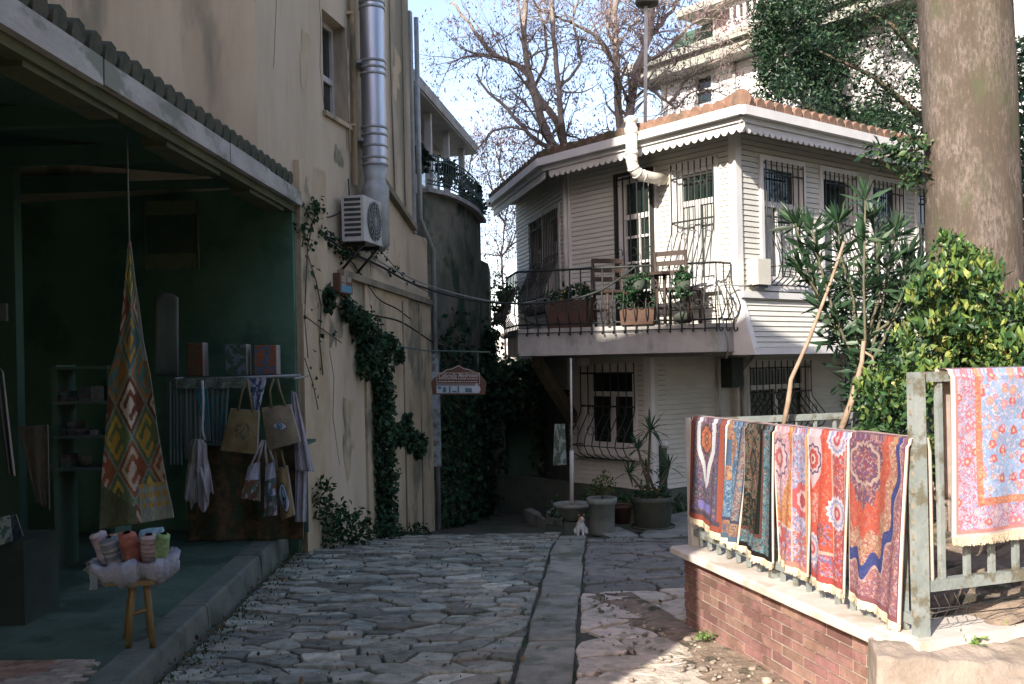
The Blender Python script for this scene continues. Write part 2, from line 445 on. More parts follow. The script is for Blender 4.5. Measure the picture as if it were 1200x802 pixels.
def build_strip():
    b=MB(); rg=random.Random(3); y=3.7
    while y<10.65:
        L=rg.uniform(.42,.72); y2=min(y+L,10.75)
        x0,x1=strip_x(y),strip_x(y2); w=.295; h=rg.uniform(-.006,.006)
        k=rg.uniform(.78,1.12); b.col=(k*1.04,k*1.02,k*.96)
        g=.007
        j_=lambda: rg.uniform(-.014,.014)
        P=[(x0+g+j_(),y+g),(x0+w-g+j_(),y+g+j_()*.7),(x1+w-g+j_(),y2-g),(x1+g+j_(),y2-g)]
        k0=len(b.v)
        for q,zz in ((0,-.08),(0,.004),(.012,.012)):
            for i,(a,c) in enumerate(P):
                sx=(1,-1,-1,1)[i]; sy=(1,1,-1,-1)[i]
                b.v.append((a+sx*q,c+sy*q,GZ(c)+zz+h))
        for r_ in (0,1):
            for q in range(4): b.face((k0+4*r_+q,k0+4*r_+(q+1)%4,k0+4*r_+4+(q+1)%4,k0+4*r_+4+q))
        b.face((k0+8,k0+9,k0+10,k0+11)); y=y2
    b.build('paving_strip',M['slab'],kind='structure',color=True)
build_strip()
# weeds between the stones and along the kerb
def scatter_weeds():
    pts=[]
    for k in range(900):
        y=4.4+6.2*random.random()**1.1; x=kerb_x(y)+.06+abs(random.gauss(0,.13)); pts.append((x,y,GZ(y)+random.uniform(-.02,.03)))
    for k in range(420):
        y=random.uniform(4.4,10.6); x=random.uniform(kerb_x(y)+.1,strip_x(y)); pts.append((x,y,GZ(y)-.012+random.uniform(0,.012)))
    for k in range(200):
        y=random.uniform(6.5,10.5); x=random.uniform(strip_x(y)+.35,2.3); pts.append((x,y,GZ(y)-.01+random.uniform(0,.03)))
    leaf_mesh('weeds',pts,(.014,.034),.5,[(.05,.11,.035),(.035,.075,.03),(.09,.14,.05)],M['leafmatte'],kind='stuff',droop=-1.2)
scatter_weeds()
def scatter_grit():
    b=MB(); rg=random.Random(8)
    for k in range(220):
        y=rg.uniform(4.9,6.9); x=fence_x(y)-.06-abs(rg.gauss(0,.28))
        if x<strip_x(y)+.3: continue
        r=rg.uniform(.004,.016)*(2.2 if rg.random()<.06 else 1); k_=rg.uniform(.5,1.1); b.col=tuple(q*k_ for q in (.40,.33,.27))
        b.blob((x,y,GZ(y)-.002+r*.4),r,6,4,.25,(1,1,.7),k)
    b.build('gravel',M['cobble'],kind='stuff',color=True)
scatter_grit()
def scatter_leaves():
    pts=[]
    for k in range(150):
        y=4.5+5.8*random.random(); x=random.uniform(kerb_x(y),2.3)
        if y<6.3 and x>fence_x(y)-.05: continue
        pts.append((x,y,GZ(y)+.014))
    for k in range(90):
        y=random.uniform(5,9.4); pts.append((kerb_x(y)+.04+abs(random.gauss(0,.10)),y,GZ(y)+.012))
    leaf_mesh('fallen_leaves',pts,(.025,.055),.55,[(.16,.10,.05,2),(.10,.075,.045,2),(.22,.15,.07,1)],M['leafmatte'],kind='stuff',face=(0,0,1),facew=.75,fold=.15)
scatter_leaves()
# bare soil by the wall
b=MB(); b.smooth=True
rg=random.Random(4)
for ix in range(9):
    for iy in range(22):
        y=4.6+iy*.12; x=fence_x(y)-.11-.062*ix
        e=min(ix/8,1); b.v.append((x+.05,y,GZ(y)+.010-.05*e**2+rg.uniform(-.006,.006)))
for ix in range(8):
    for iy in range(21): b.face((ix*22+iy,ix*22+iy+1,(ix+1)*22+iy+1,(ix+1)*22+iy))
b.build('bare_soil',M['soil'],kind='structure')

# ---------------------------------------------------------------- sun, sky, camera
AZ=Vector((-.53,-.85)).normalized(); ELEV=math.radians(28)
sd=Vector((AZ.x*math.cos(ELEV),AZ.y*math.cos(ELEV),math.sin(ELEV)))
su=bpy.data.lights.new('sun','SUN'); su.energy=4.4; su.angle=math.radians(.55); su.color=(1.0,.93,.83)
so=bpy.data.objects.new('sun',su); COL.objects.link(so); so.rotation_euler=sd.to_track_quat('Z','Y').to_euler(); so.location=sd*60
w=bpy.data.worlds.new('World'); SC.world=w; w.use_nodes=True
nt=w.node_tree; bg=nt.nodes['Background']; sk=nt.nodes.new('ShaderNodeTexSky'); sk.sky_type='NISHITA'; sk.sun_disc=False
sk.sun_elevation=ELEV; sk.sun_rotation=math.atan2(AZ.x,AZ.y); sk.dust_density=1.3; sk.air_density=1.0; sk.ozone_density=1.0
tn=nt.nodes.new('ShaderNodeMix'); tn.data_type='RGBA'; tn.blend_type='MULTIPLY'; tn.inputs[0].default_value=1; tn.inputs[7].default_value=(1.16,1.03,1.04,1)
nt.links.new(sk.outputs[0],tn.inputs[6]); nt.links.new(tn.outputs[2],bg.inputs[0]); bg.inputs[1].default_value=.15
cam=bpy.data.cameras.new('camera'); co=bpy.data.objects.new('camera',cam); COL.objects.link(co); SC.camera=co
cam.sensor_width=36; cam.lens=36*F/1200; cam.clip_end=2000; cam.clip_start=.05
co.matrix_world=Matrix.Translation((0,0,EYE)) @ Matrix.Rotation(PI/2,4,'X') @ Matrix.Rotation(-RHO,4,'Z')
cam.shift_x=0; cam.shift_y=(CY-401)/1200
SC.view_settings.view_transform='Standard'; SC.view_settings.look='None'; SC.view_settings.gamma=1; SC.view_settings.exposure=1.26
# ---------------------------------------------------------------- apartment building on the street's edge
A0=Vector((-2.0,9.3,0)); DF=Vector((.2175,.976,0)); NF=Vector((.976,-.2175,0))      # facade line and its outward normal
UP=Vector((0,0,1))
def fp(t,z,o=0.0): return A0+DF*t+NF*o+UP*z
def fbox(b,t0,t1,o0,o1,z0,z1): b.obox(fp((t0+t1)/2,(z0+z1)/2,(o0+o1)/2),DF,NF,UP,(t1-t0,o1-o0,z1-z0))
apt=empty('apartment_building',(-2.6,10.5,-.6),'tall tan stucco building with a steel flue and climbing ivy on its stained wall','building')
b=MB()
# lower wall (below the ledge) and upper wall with the window cut out
fbox(b,0,4.12,-6,0,-1.0,3.3)
T0,T1=-.725,3.52; w0,w1,wz0,wz1=.74,1.36,4.19,5.22
fbox(b,T0,w0,-6,.0,3.3,13); fbox(b,w1,T1,-6,.0,3.3,13); fbox(b,w0,w1,-6,0,3.3,wz0); fbox(b,w0,w1,-6,0,wz1,13); fbox(b,w0,w1,-6,-.22,wz0,wz1)
b.build('wall',M['stucco'],apt)
b=MB(); fbox(b,.0,.62,0,.055,-1.0,3.55); fbox(b,-.02,.30,.055,.075,-1,2.2)
b.build('pilaster',M['stucco_old'],apt)
b=MB(); fbox(b,1.7,4.12,0,.03,-1.0,2.52); b.build('render_panel',M['stucco_old'],apt)
b=MB(); 
for (ta,za,tb,zb) in ((2.35,3.75,3.5,3.36),(1.0,2.58,4.1,2.44)):
    pa,pb=fp(ta,za,.03),fp(tb,zb,.03); d=(pb-pa)
    b.obox((pa+pb)/2,d,NF,d.cross(NF),(d.length,.09,.07))
b.build_each('ledge',M['trim_band'],apt)
b=MB()
for t in (2.95,3.6): b.tube([fp(t,2.4,.035),fp(t+.01,.6,.036),fp(t,-.7,.035)],.012,5)
b.build_each('crack_line',M['trim_band'],apt)
rg=random.Random(18)
for (t,z,r) in ((.9,2.0,.30),(1.2,.9,.42),(2.6,1.3,.36),(3.3,.4,.40),(2.9,3.0,.22),(.3,4.6,.30),(2.3,4.4,.26),(3.0,5.2,.34),(1.1,3.8,.20)):
    b=MB(); n=22; o_=.034 if (t>1.7 and z<2.5) else .004
    ph=rg.uniform(0,6); pts=[]
    for i in range(n):
        a=2*PI*i/n; q=r*(.62+.25*math.sin(2*a+ph)+.16*math.sin(5*a+2*ph)+rg.uniform(-.10,.10)); pts.append(fp(t+q*.75*math.cos(a),z+q*1.15*math.sin(a),o_))
    b.quad(*pts); b.build('plaster_patch',M['stucco_old'],apt)
b=MB()
for path in ([(.62,5.6),(.70,5.1),(.66,4.6),(.75,4.2)],[(1.9,3.2),(2.0,2.9),(1.94,2.62)],[(.7,1.9),(.85,1.5),(.8,1.1),(.95,.6)],[(-.4,5.4),(-.3,4.9),(-.38,4.3)]):
    b.tube([fp(t,z,.002) for t,z in path],[.004]*(len(path)-1)+[.002],4)
b.build_each('crack_line',M['trim_band'],apt)
# window
wn=MB()
for (t0,t1,z0,z1) in ((w0,w0+.05,wz0,wz1),(w1-.05,w1,wz0,wz1),(w0+.05,w1-.05,wz1-.05,wz1),(w0+.05,w1-.05,wz0,wz0+.05),(w0+.29,w0+.33,4.66,wz1-.05),(w0+.05,w1-.05,4.6,4.66)):
    fbox(wn,t0,t1,-.2,-.14,z0,z1)
win=wn.build('window',M['white_dirty'],apt)
g=MB(); fbox(g,w0+.05,w1-.05,-.19,-.17,wz0+.05,wz1-.05); g.build('pane',M['glass'],win)
g=MB(); fbox(g,w0-.03,w1+.05,-.13,.04,wz0-.05,wz0-.002); g.build('sill',M['stucco_old'],win)
# plain utility pipe beside the flue, flush with the wall
b=MB(); b.tube([fp(1.44,13,.05),fp(1.44,3.55,.05)],.028,8); b.tube([fp(1.34,5.0,.03),fp(1.34,3.9,.03)],.012,6)
for z in (4.2,5.4,6.2): b.obox(fp(1.44,z,.03),DF,NF,UP,(.1,.08,.03))
b.build_each('pipe',M['stucco_old'],apt)
b=MB(); b.tube([fp(2.75,10,.02),fp(2.74,5.2,.02),fp(2.80,3.7,.02)],.011,5); b.tube([fp(3.2,10,.02),fp(3.21,6.0,.02),fp(3.18,3.5,.02)],.009,5)
b.build_each('conduit',M['trim_band'],apt)
# parapet coping of the lower block at the corner
b=MB(); fbox(b,3.52,3.6,-.3,.03,3.3,6.15); b.build('corner_strip',M['steel_dull'],apt)

# ---------------------------------------------------------------- steel flue
fl=empty('flue',fp(1.64,2.9,.2),'fat shiny steel flue running up the tan facade beside the air conditioner','flue')
cx=fp(1.64,0,.20); b=MB()
b.lathe((cx.x,cx.y,0),[(.135,3.78),(.135,13)],28); b.build('stack',M['steel'],fl)
b=MB()
for z in (3.80,3.87,4.0,4.12,4.2,4.78,4.85,4.92,5.5,5.56,6.4):
    b.lathe((cx.x,cx.y,z),[(.135,-.015),(.144,-.012),(.144,.012),(.135,.015)],28)
b.build_each('seam_ring',M['steel_dull'],fl)
b=MB(); b.lathe((cx.x,cx.y,0),[(.08,2.86),(.145,2.93),(.150,3.5),(.145,3.56),(.12,3.60),(.118,3.64),(.136,3.79)],28,cap=True); b.build('tee_section',M['steel_dull'],fl)
b=MB(); b.tube([fp(1.64,3.2,.12),fp(1.64,3.2,-.02)],.12,16); 
for z in (4.06,4.9,6.2): b.obox(fp(1.64,z,.06),DF,NF,UP,(.30,.12,.03))
b.build_each('wall_bracket',M['steel_dull'],fl)

# ---------------------------------------------------------------- air conditioner
ac=empty('air_conditioner',fp(1.45,2.9,.25),'boxy air conditioner unit with a round fan on the tan wall under the flue','air conditioner')
# unit stands out from the wall, fan face towards the street's far end
q=at(425,262,10.05); axu=Vector((.90,.43,0)).normalized(); ayu=Vector((.43,-.90,0)).normalized()
axu=DF; ayu=NF
acz0,acz1=2.90,3.37; t0,t1=1.0,1.60; o0,o1=.06,.30
b=MB(); fbox(b,t0,t1,o0,o1,acz0,acz1); b.build('casing',M['ac_white'],ac)
b=MB(); c=fp(t0+.31,(acz0+acz1)/2,o1+.002)
def disc(b,c,ax,ay,r0,r1,n=26):
    k=len(b.v)
    for r in (r0,r1):
        for j in range(n):
            a=2*PI*j/n; b.v.append(tuple(Vector(c)+ax*math.cos(a)*r+ay*math.sin(a)*r))
    for j in range(n): b.face((k+j,k+(j+1)%n,k+n+(j+1)%n,k+n+j))
disc(b,c+NF*.004,DF,UP,.0,.205); fan=b.build('fan',M['ac_dark'],ac)
b=MB()
for r in (.04,.08,.12,.16,.205): b.tube([c+NF*.016+DF*math.cos(a)*r+UP*math.sin(a)*r for a in np.linspace(0,2*PI,25)],.0035,4,False)
for k in range(8):
    a=PI*k/8; b.tube([c+NF*.016+DF*math.cos(a)*.205+UP*math.sin(a)*.205,c+NF*.016-DF*math.cos(a)*.205-UP*math.sin(a)*.205],.003,4,False)
b.build('guard',M['steel_dull'],fan)
b=MB()
for i in range(8):
    z=acz0+.05+i*.052; fbox(b,t0-.004,t0+.004,o0+.03,o1-.03,z,z+.03)
b.build_each('vent',M['ac_dark'],ac)
b=MB()
for t in (t0+.08,t1-.1):
    fbox(b,t,t+.04,0,o1-.02,acz0-.04,acz0-.002)
    b.tube([fp(t+.02,acz0-.03,o1-.05),fp(t+.02,acz0-.28,.01)],.015,5)
b.build_each('bracket',M['iron'],ac)

# ---------------------------------------------------------------- rain pipe at the far end of the facade
rp=empty('rain_pipe',fp(4.16,-.7,.06),'thin grey rain pipe running down the end of the tan facade to the pavement','pipe')
b=MB(); b.tube([fp(3.66,6.1,.06),fp(3.66,3.5,.06),fp(4.17,3.15,.07),fp(4.17,-.70,.07)],.032,8); b.build('shaft',M['steel_dull'],rp)
b=MB(); fbox(b,4.12,4.22,.03,.11,.25,1.75); b.build('cover',mat('flaked_pale_paint',(.36,.42,.45),(.26,.29,.28),.8,9,c3=(.16,.15,.12),s3=9),rp)

# ---------------------------------------------------------------- small wall sign
sg=empty('wall_sign',fp(.95,1.6,.06),'small brown and blue notice fixed to the tan wall under the air conditioner','sign')
t,z=on_wall(390,320,(A0.x,A0.y),(DF.x,DF.y)); t2,z2=on_wall(405.5,346,(A0.x,A0.y),(DF.x,DF.y))
b=MB(); fbox(b,t,t2,.0,.075,z2,z); b.build('board',M['sign_brown'],sg)
b=MB(); fbox(b,t+.03,t2-.03,.075,.078,z2+.015,z2+.085); b.build('blue_strip',M['sign_blue'],sg)
b=MB()
for (u0,u1,v0,v1) in ((.12,.46,.55,.88),(.54,.88,.60,.86),(.12,.46,.38,.5),):
    fbox(b,t+(t2-t)*u0,t+(t2-t)*u1,.075,.078,z2+(z-z2)*v0,z2+(z-z2)*v1)
b.build('pale_panel',mat('sign_tan',(.36,.32,.25),(.22,.19,.14),.8,60),sg)

# ---------------------------------------------------------------- rounded building with the roof terrace
ZP=3.95
par=[at_z(497,226,ZP),at_z(520,231,ZP),at_z(540,240,ZP),at_z(554,250,ZP),at_z(563,262,ZP)]
par=[Vector((p.x,p.y,0)) for p in par]
end=par[-1]
back=[Vector((-5,end.y+1.5,0)),Vector((-5,par[0].y,0))]
rb=empty('terrace_building',(-1.5,14.8,-.8),'rounded ivy covered building with a flower lined roof terrace under a flat canopy','building')
fine=[]
for i in range(len(par)-1):
    for k in range(4):
        s=k/4; a=par[max(i-1,0)]; p=par[i]; q=par[i+1]; r=par[min(i+2,len(par)-1)]
        fine.append(.5*((2*p)+(q-a)*s+(2*a-5*p+4*q-r)*s*s+(3*p-a-3*q+r)*s**3))
fine.append(par[-1])
tail=Vector((at(573,330,end.y+.9).x,end.y+.9,0))
b=MB(); b.prism([(p.x,p.y) for p in fine]+[(p.x,p.y) for p in back],-1.2,ZP); b.build('wall',M['ivywall'],rb)
b=MB(); b.prism([(end.x-.05,end.y-.15),(tail.x,tail.y-.2),(tail.x,tail.y+1.6),(end.x-1.5,tail.y+1.6)],-1.2,3.35)
b.build('wall_extension',M['ivywall'],rb)
b=MB()
for i in range(len(fine)-1):
    p,q=fine[i],fine[i+1]; d=q-p; n_=Vector((d.y,-d.x,0)).normalized()
    b.obox((p+q)/2+UP*(ZP+.03)+n_*.02,d,n_,UP,(d.length+.03,.16,.06))
b.build('coping',M['concrete'],rb)
# balcony railing that follows the curve
b=MB(); hr=.52
for zz in (.12,.17,hr-.06,hr):
    b.tube([p+UP*(ZP+zz)+Vector((.05,-.01,0)) for p in fine],.011,5)
L=0
for i in range(len(fine)-1):
    p,q=fine[i],fine[i+1]; n=max(2,int((q-p).length/.085))
    for k in range(n):
        o=p.lerp(q,k/n)+Vector((.05,-.01,0))
        b.tube([o+UP*(ZP+.12),o+UP*(ZP+.2)+Vector((.06,-.02,0)),o+UP*(ZP+.33)+Vector((-.01,0,0)),o+UP*(ZP+hr)],.007,4,False)
b.build('railing',M['fence_dark'],rb)
# canopy and posts
zc=5.62; c0=at_z(478,77,zc); c1=at_z(558,171,zc)
d=(c1-c0); d.z=0; nrm=Vector((d.y,-d.x,0)).normalized()
b=MB(); b.prism([(c0.x,c0.y),(c1.x,c1.y),(c1.x-3,c1.y+1),(c0.x-3,c0.y+.6)],zc-.16,zc-.02); b.build('canopy',M['white_dirty'],rb)
b=MB(); b.obox((c0+c1)/2+UP*(-.06),d,nrm,UP,(d.length+.06,.05,.16)); b.build('canopy_edge',M['fascia'],rb)
for k in (.05,.38,.64,.90):
    p=c0.lerp(c1,k)-nrm*.18
    b=MB(); b.obox((p.x,p.y,(ZP+zc-.16)/2),d,nrm,UP,(.10,.10,zc-.16-ZP)); b.build('post',M['white_dirty'],rb)
p0,p1=c0.lerp(c1,.04)-nrm*.65,c0.lerp(c1,.95)-nrm*.65
for k in range(5):
    a,c=p0.lerp(p1,k/5+.01),p0.lerp(p1,(k+1)/5-.01)
    m=(a+c)/2
    b=MB()
    for (u0,u1,z0,z1) in ((0,.08,0,1),(.92,1,0,1),(.08,.92,.93,1),(.08,.92,0,.06),(.08,.92,.42,.46)):
        pa,pc=a.lerp(c,u0),a.lerp(c,u1); H=zc-.16-ZP
        b.obox(((pa.x+pc.x)/2,(pa.y+pc.y)/2,ZP+H*(z0+z1)/2),d,nrm,UP,((pc-pa).length,.05,H*(z1-z0)))
    wn=b.build('glazed_panel',M['white_dirty'],rb)
    b=MB(); b.obox((m.x,m.y,(ZP+zc-.16)/2),d,nrm,UP,((c-a).length*.84,.012,zc-.16-ZP-.1)); b.build('pane',M['glass'] if k%2 else mat('bright_pane',(.35,.38,.42),None,.15,2),wn)
# flower shrubs along the railing
fl_lab=['dark potted flowers at the near end of the roof terrace railing','dark potted flowers half way along the roof terrace railing','dark flowers near the far post of the roof terrace','lowest dark flowers at the far tip of the terrace railing']
for (px,py,k,lab,r) in ((491,182,0,fl_lab[0],.13),(524,199,8,fl_lab[1],.14),(548,222,13,fl_lab[2],.19),(559,240,16,fl_lab[3],.16)):
    p=fine[min(k,len(fine)-1)]; c=at(px,py,p.y+.0)
    pl=empty('flowering_plant',(c.x,c.y,c.z-r),lab,'plant','plants along the terrace railing')
    leaf_mesh('foliage',cluster_pts([c,c+Vector((.05,0,-.08)),c+Vector((-.06,.03,.04))],70,r),(.05,.11),.7,[(.014,.032,.018,3),(.025,.05,.028,1),(.06,.03,.05,.3)],M['leafmatte'],pl)
    b=MB(); b.lathe((c.x,c.y,c.z-r-.12),[(.06,0),(.09,.14),(.08,.14)],10,cap=True); b.build('pot',M['darkpot'],pl)

# ---------------------------------------------------------------- shop canopy and its dark interior
shop=empty('shop',(-3.8,6.5,-.1),'dark open fronted textile shop under a sloping board edged roof','shop')
e0=Vector((-2.245,3.0,3.25)); e1=at(350,225,9.3); ED=(e1-e0).normalized()
e0=e0-ED*.8
EN=Vector((ED.y,-ED.x,0)).normalized()    # towards the street
b=MB(); L=(e1-e0).length; n=7
for k in range(n):
    p=e0+ED*L*(k+.5)/n; b.obox(p-UP*.065+EN*(.0+.004*(k%2)),ED,EN,UP,(L/n-.012,.05,.135+.006*(k%3)))
b.build('fascia',M['fascia'],shop)
b=MB(); b.obox((e0+e1)/2-UP*.15-EN*.08,ED,EN,UP,(L,.10,.09))
for k in range(4): b.obox(e0+ED*(1.2+1.7*k)-UP*.19-EN*.14,ED,EN,UP,(1.0,.16,.07))
b.build('eave_board',mat('olive_timber',(.10,.10,.05),(.07,.08,.045),.9,5,bump=.3),shop)
b=MB(); r0,r1=e0+UP*.02,e1+UP*.02
b.quad(r0,r1,r1-EN*3.9+UP*.55,r0-EN*3.9+UP*.55); b.quad(r0-UP*.06,r0-EN*3.9+UP*.49,r1-EN*3.9+UP*.49,r1-UP*.06)
rf=b.build('roof',M['shop_dark'],shop)
b=MB(); rg=random.Random(2)
k=0.0
while k<L-.1:
    p=e0+ED*k-EN*.10+UP*.075; b.col=(1,1,1)
    b.tube([p+EN*.10-UP*.01,p-EN*.4+UP*.06],[.075,.065],7); k+=.17+rg.uniform(-.01,.02)
b.build('roof_tile',M['old_tile'],shop)
BACK=-5.0
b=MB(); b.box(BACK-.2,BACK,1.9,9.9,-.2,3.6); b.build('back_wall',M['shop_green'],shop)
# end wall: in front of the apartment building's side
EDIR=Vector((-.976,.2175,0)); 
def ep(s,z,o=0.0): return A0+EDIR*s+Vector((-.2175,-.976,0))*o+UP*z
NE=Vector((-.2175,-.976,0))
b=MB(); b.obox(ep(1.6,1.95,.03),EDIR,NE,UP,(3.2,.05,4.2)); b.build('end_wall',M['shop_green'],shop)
# ceiling beams
b=MB()
for k in range(6):
    p=e0+ED*(.9+1.15*k)-EN*1.6+UP*.05; b.obox(p,EN,ED,UP,(2.9,.09,.14))
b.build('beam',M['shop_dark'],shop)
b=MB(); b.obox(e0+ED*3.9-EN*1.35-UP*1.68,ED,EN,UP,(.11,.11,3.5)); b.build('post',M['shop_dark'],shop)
# floor
KX=lambda y: kerb_x(y)
b=MB(); b.v=[]; 
ys=list(np.arange(1.9,9.7,.3))
for y in ys: b.v += [(KX(y)-.16,y,.10),(BACK,y,.10)]
for i in range(len(ys)-1): b.face((2*i,2*i+2,2*i+3,2*i+1))
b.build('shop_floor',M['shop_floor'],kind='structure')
b=MB(); rg=random.Random(12); y=2.0
while y<9.35:
    l=rg.uniform(.7,1.1); y2=min(y+l,9.4); k0=len(b.v); j=rg.uniform(-.006,.006)
    for (yy) in (y+.006,y2-.006):
        b.v += [(KX(yy)+.02+j,yy,GZ(yy)-.1),(KX(yy)+j,yy,.092+j),(KX(yy)-.02+j,yy,.106+j),(KX(yy)-.19,yy,.106+j),(KX(yy)-.19,yy,-.2)]
    for q in range(4): b.face((k0+q,k0+q+1,k0+5+q+1,k0+5+q))
    b.face((k0+4,k0+3,k0+2,k0+1,k0)); b.face((k0+5,k0+6,k0+7,k0+8,k0+9)); y=y2
b.build('kerb',mat('kerb_stone',(.10,.125,.105),(.15,.165,.14),.85,5,bump=.5,bscale=40,c3=(.07,.09,.065),s3=3),kind='structure')
# worn brick paving on the shop's threshold
b=MB(); rg=random.Random(5); ux,uy=.095,.048
for i in range(-2,22):
    for j in range(0,34):
        x=-3.35+i*.10*1.0; y=3.6+j*.052; x+=(.05 if j%2 else 0)
        if x>KX(y)-.24 or y>5.2: continue
        k=rg.uniform(.7,1.15); b.col=(.40*k,.26*k,.19*k) if x<-2.45+.1*math.sin(9*y) else (.47*k,.40*k,.33*k)
        b.obox((x,y,.106+rg.uniform(-.002,.002)),(1,0,0),(0,1,0),UP,(ux,uy,.012))
b.build('brick_paving',M['cobble'],kind='structure',color=True)
# ---------------------------------------------------------------- textiles
def sheet(name, fn, colfn, nu, nv, parent=None, thick=.008, nrm=Vector((0,-1,0)), m=None, back=(.3,.27,.24)):
    """cloth sheet: fn(u,v)->point, colfn(U,V)->(nv,nu,3) colours of the front face; has a back and edges"""
    us=np.linspace(0,1,nu+1); vs=np.linspace(0,1,nv+1)
    P=[fn(u,v) for v in vs for u in us]
    one=Vector(nrm).length<1e-6      # closed roll: no separate back
    V=[tuple(p) for p in P]+([] if one else [tuple(Vector(p)-Vector(nrm)*thick) for p in P])
    n1=nu+1; K=len(P); Fc=[];C=[]
    U,Vv=np.meshgrid((np.arange(nu)+.5)/nu,(np.arange(nv)+.5)/nv)
    cols=np.clip(np.asarray(colfn(U,Vv),float),0.004,1)
    for j in range(nv):
        for i in range(nu):
            a=j*n1+i; Fc.append((a+n1,a+n1+1,a+1,a)); C.append(cols[j,i])
    for j in range(0 if one else nv):
        for i in range(nu):
            a=j*n1+i+K; Fc.append((a,a+1,a+n1+1,a+n1)); C.append(back)
    def edge(idx):
        for a,c in zip(idx[:-1],idx[1:]): Fc.append((a,c,c+K,a+K)); C.append(back)
    if not one:
        edge([i for i in range(n1)]); edge([nv*n1+i for i in range(n1)][::-1])
        edge([j*n1 for j in range(nv+1)][::-1]); edge([j*n1+nu for j in range(nv+1)])
    me=bpy.data.meshes.new(name); me.from_pydata(V,[],Fc)
    me.polygons.foreach_set('use_smooth',[True]*len(Fc))
    at_=me.color_attributes.new('tint','FLOAT_COLOR','CORNER')
    cc=np.repeat(np.concatenate([np.array(C),np.ones((len(C),1))],1),4,0)
    at_.data.foreach_set('color',cc.ravel().astype(np.float32))
    me.materials.append(m or M['cloth']); me.update()
    return finish(me,name,parent)
def hsh(a,b,s=0):
    x=np.sin(a*127.1+b*311.7+s*74.7)*43758.5453
    return x-np.floor(x)
def vnoise(x,y,s=0):
    xi=np.floor(x); yi=np.floor(y); fx=x-xi; fy=y-yi; fx=fx*fx*(3-2*fx); fy=fy*fy*(3-2*fy)
    return (hsh(xi,yi,s)*(1-fx)+hsh(xi+1,yi,s)*fx)*(1-fy)+(hsh(xi,yi+1,s)*(1-fx)+hsh(xi+1,yi+1,s)*fx)*fy
def put(c, mask, col):
    c[mask]=col; return c
def flowers(c, x, y, cell, r, cols, seed, where=None, centre=(.75,.66,.5), prob=.8):
    """small two-tone rosettes on a jittered lattice, with leaves between"""
    ox=hsh(np.floor(x/cell),np.floor(y/cell),seed)*.5-.25; oy=hsh(np.floor(x/cell),np.floor(y/cell),seed+1)*.5-.25
    fx=(x/cell-np.floor(x/cell)-.5-ox)*cell; fy=(y/cell-np.floor(y/cell)-.5-oy)*cell
    h=hsh(np.floor(x/cell),np.floor(y/cell),seed+2); hp=hsh(np.floor(x/cell),np.floor(y/cell),seed+3)<prob
    ang=np.arctan2(fy,fx); d=np.hypot(fx,fy)*(1+.10*np.cos(6*ang+h*6)+.12*np.cos(3*ang+h*11))
    w=np.ones_like(d,bool) if where is None else where
    for k,col in enumerate(cols):
        m=w&hp&(d<r)&(h>=k/len(cols))&(h<(k+1)/len(cols)); c[m]=col
    c[w&hp&(d<r*.38)]=centre
    return c
def cvar(c,U,V,s,amt=.18,n=60):
    return c*(1-amt+2*amt*vnoise(U*n,V*n,s))[...,None]
def stripes(cols, n, vert=True, jit=0):
    def f(U,V):
        t=(U if vert else V)*n; i=np.floor(t).astype(int)%len(cols)
        return np.array(cols)[i]
    return f
def plain(col, s=1, amt=.2, n=14):
    def f(U,V):
        c=np.ones(U.shape+(3,))*np.array(col); return cvar(c,U,V,s,amt,n)
    return f

# hanging kilim, gathered at the top
KL=[(283,150,153),(300,149,155),(330,146,158.5),(360,144,163),(400,139,168),(440,128,176),(500,124,184),(560,119,194),(600,117,203),(622,116,205)]
def kil(u,v):
    y=283+v*(338-u*14*v)
    L=np.interp(y,[k[0] for k in KL],[k[1] for k in KL]); R=np.interp(y,[k[0] for k in KL],[k[2] for k in KL])
    d=6.45+(.045*math.sin(u*2*PI*1.5+.6)-.03*math.cos(u*9+v*3))*min(1,v*1.6)
    return at(L+(R-L)*u,y,d)
def kilcol(U,V):
    x=(U-.5)*(0.25+V*.75)*.62; y=V*1.9
    a=(x+y*.62)/.27; b=(y*.62-x)/.27     # diamonds
    ia,ib=np.floor(a),np.floor(b); fa,fb=a-ia,b-ib
    cx_,cy_=np.abs(fa-.5)*2,np.abs(fb-.5)*2; r=np.maximum(cx_,cy_)
    row=np.mod(ia+ib,7); h=hsh(ia,ib,3)
    c=np.ones(U.shape+(3,))*np.array((.20,.075,.035))
    for k,col in enumerate([(.09,.14,.075),(.20,.075,.04),(.07,.13,.12),(.27,.14,.05),(.14,.06,.035),(.10,.15,.07),(.22,.085,.045)]): c[row==k]=col
    fg=np.array([(.42,.30,.07),(.40,.36,.27),(.36,.21,.05),(.08,.17,.15),(.42,.38,.30),(.40,.27,.06),(.36,.33,.26)])
    q=np.clip(row,0,6).astype(int)
    hook=((r>.52)&(r<.74)&~((fa>.5)&(fb<.42)))|((r<.28)&(fa<.62))|((np.abs(fa-.5)<.1)&(fb>.5)&(fb<.85))
    c[hook]=fg[q][hook]
    c[(r>.93)]=(.17,.22,.18)
    c=put(c,(U>.86)&(V<.42),(.27,.32,.30)); 
    edge=(V>.86)&(U>.55); c[edge]=(.25,.29,.25)
    fl=edge&(np.hypot(np.mod(U*9,1)-.5,np.mod(V*26,1)-.5)<.3)&(V<.95); c[fl]=(.42,.26,.05)
    c=put(c,(V>.84)&(U<.5)&(V>.84+U*.2),(.085,.10,.06))
    return cvar(c,U,V,5,.22,70)*1.25
o=sheet('kilim',kil,kilcol,70,230,None,.006)
tag(o,'long patterned kilim of rust and green hanging gathered from a cord above the basket','kilim')
b=MB(); p=at(151.5,284,6.45); b.tube([p,p+Vector((0,0,.9))],.006,5); o=b.build('cord',M['cable_grey']); tag(o,'thin cord holding up the gathered kilim','cord')

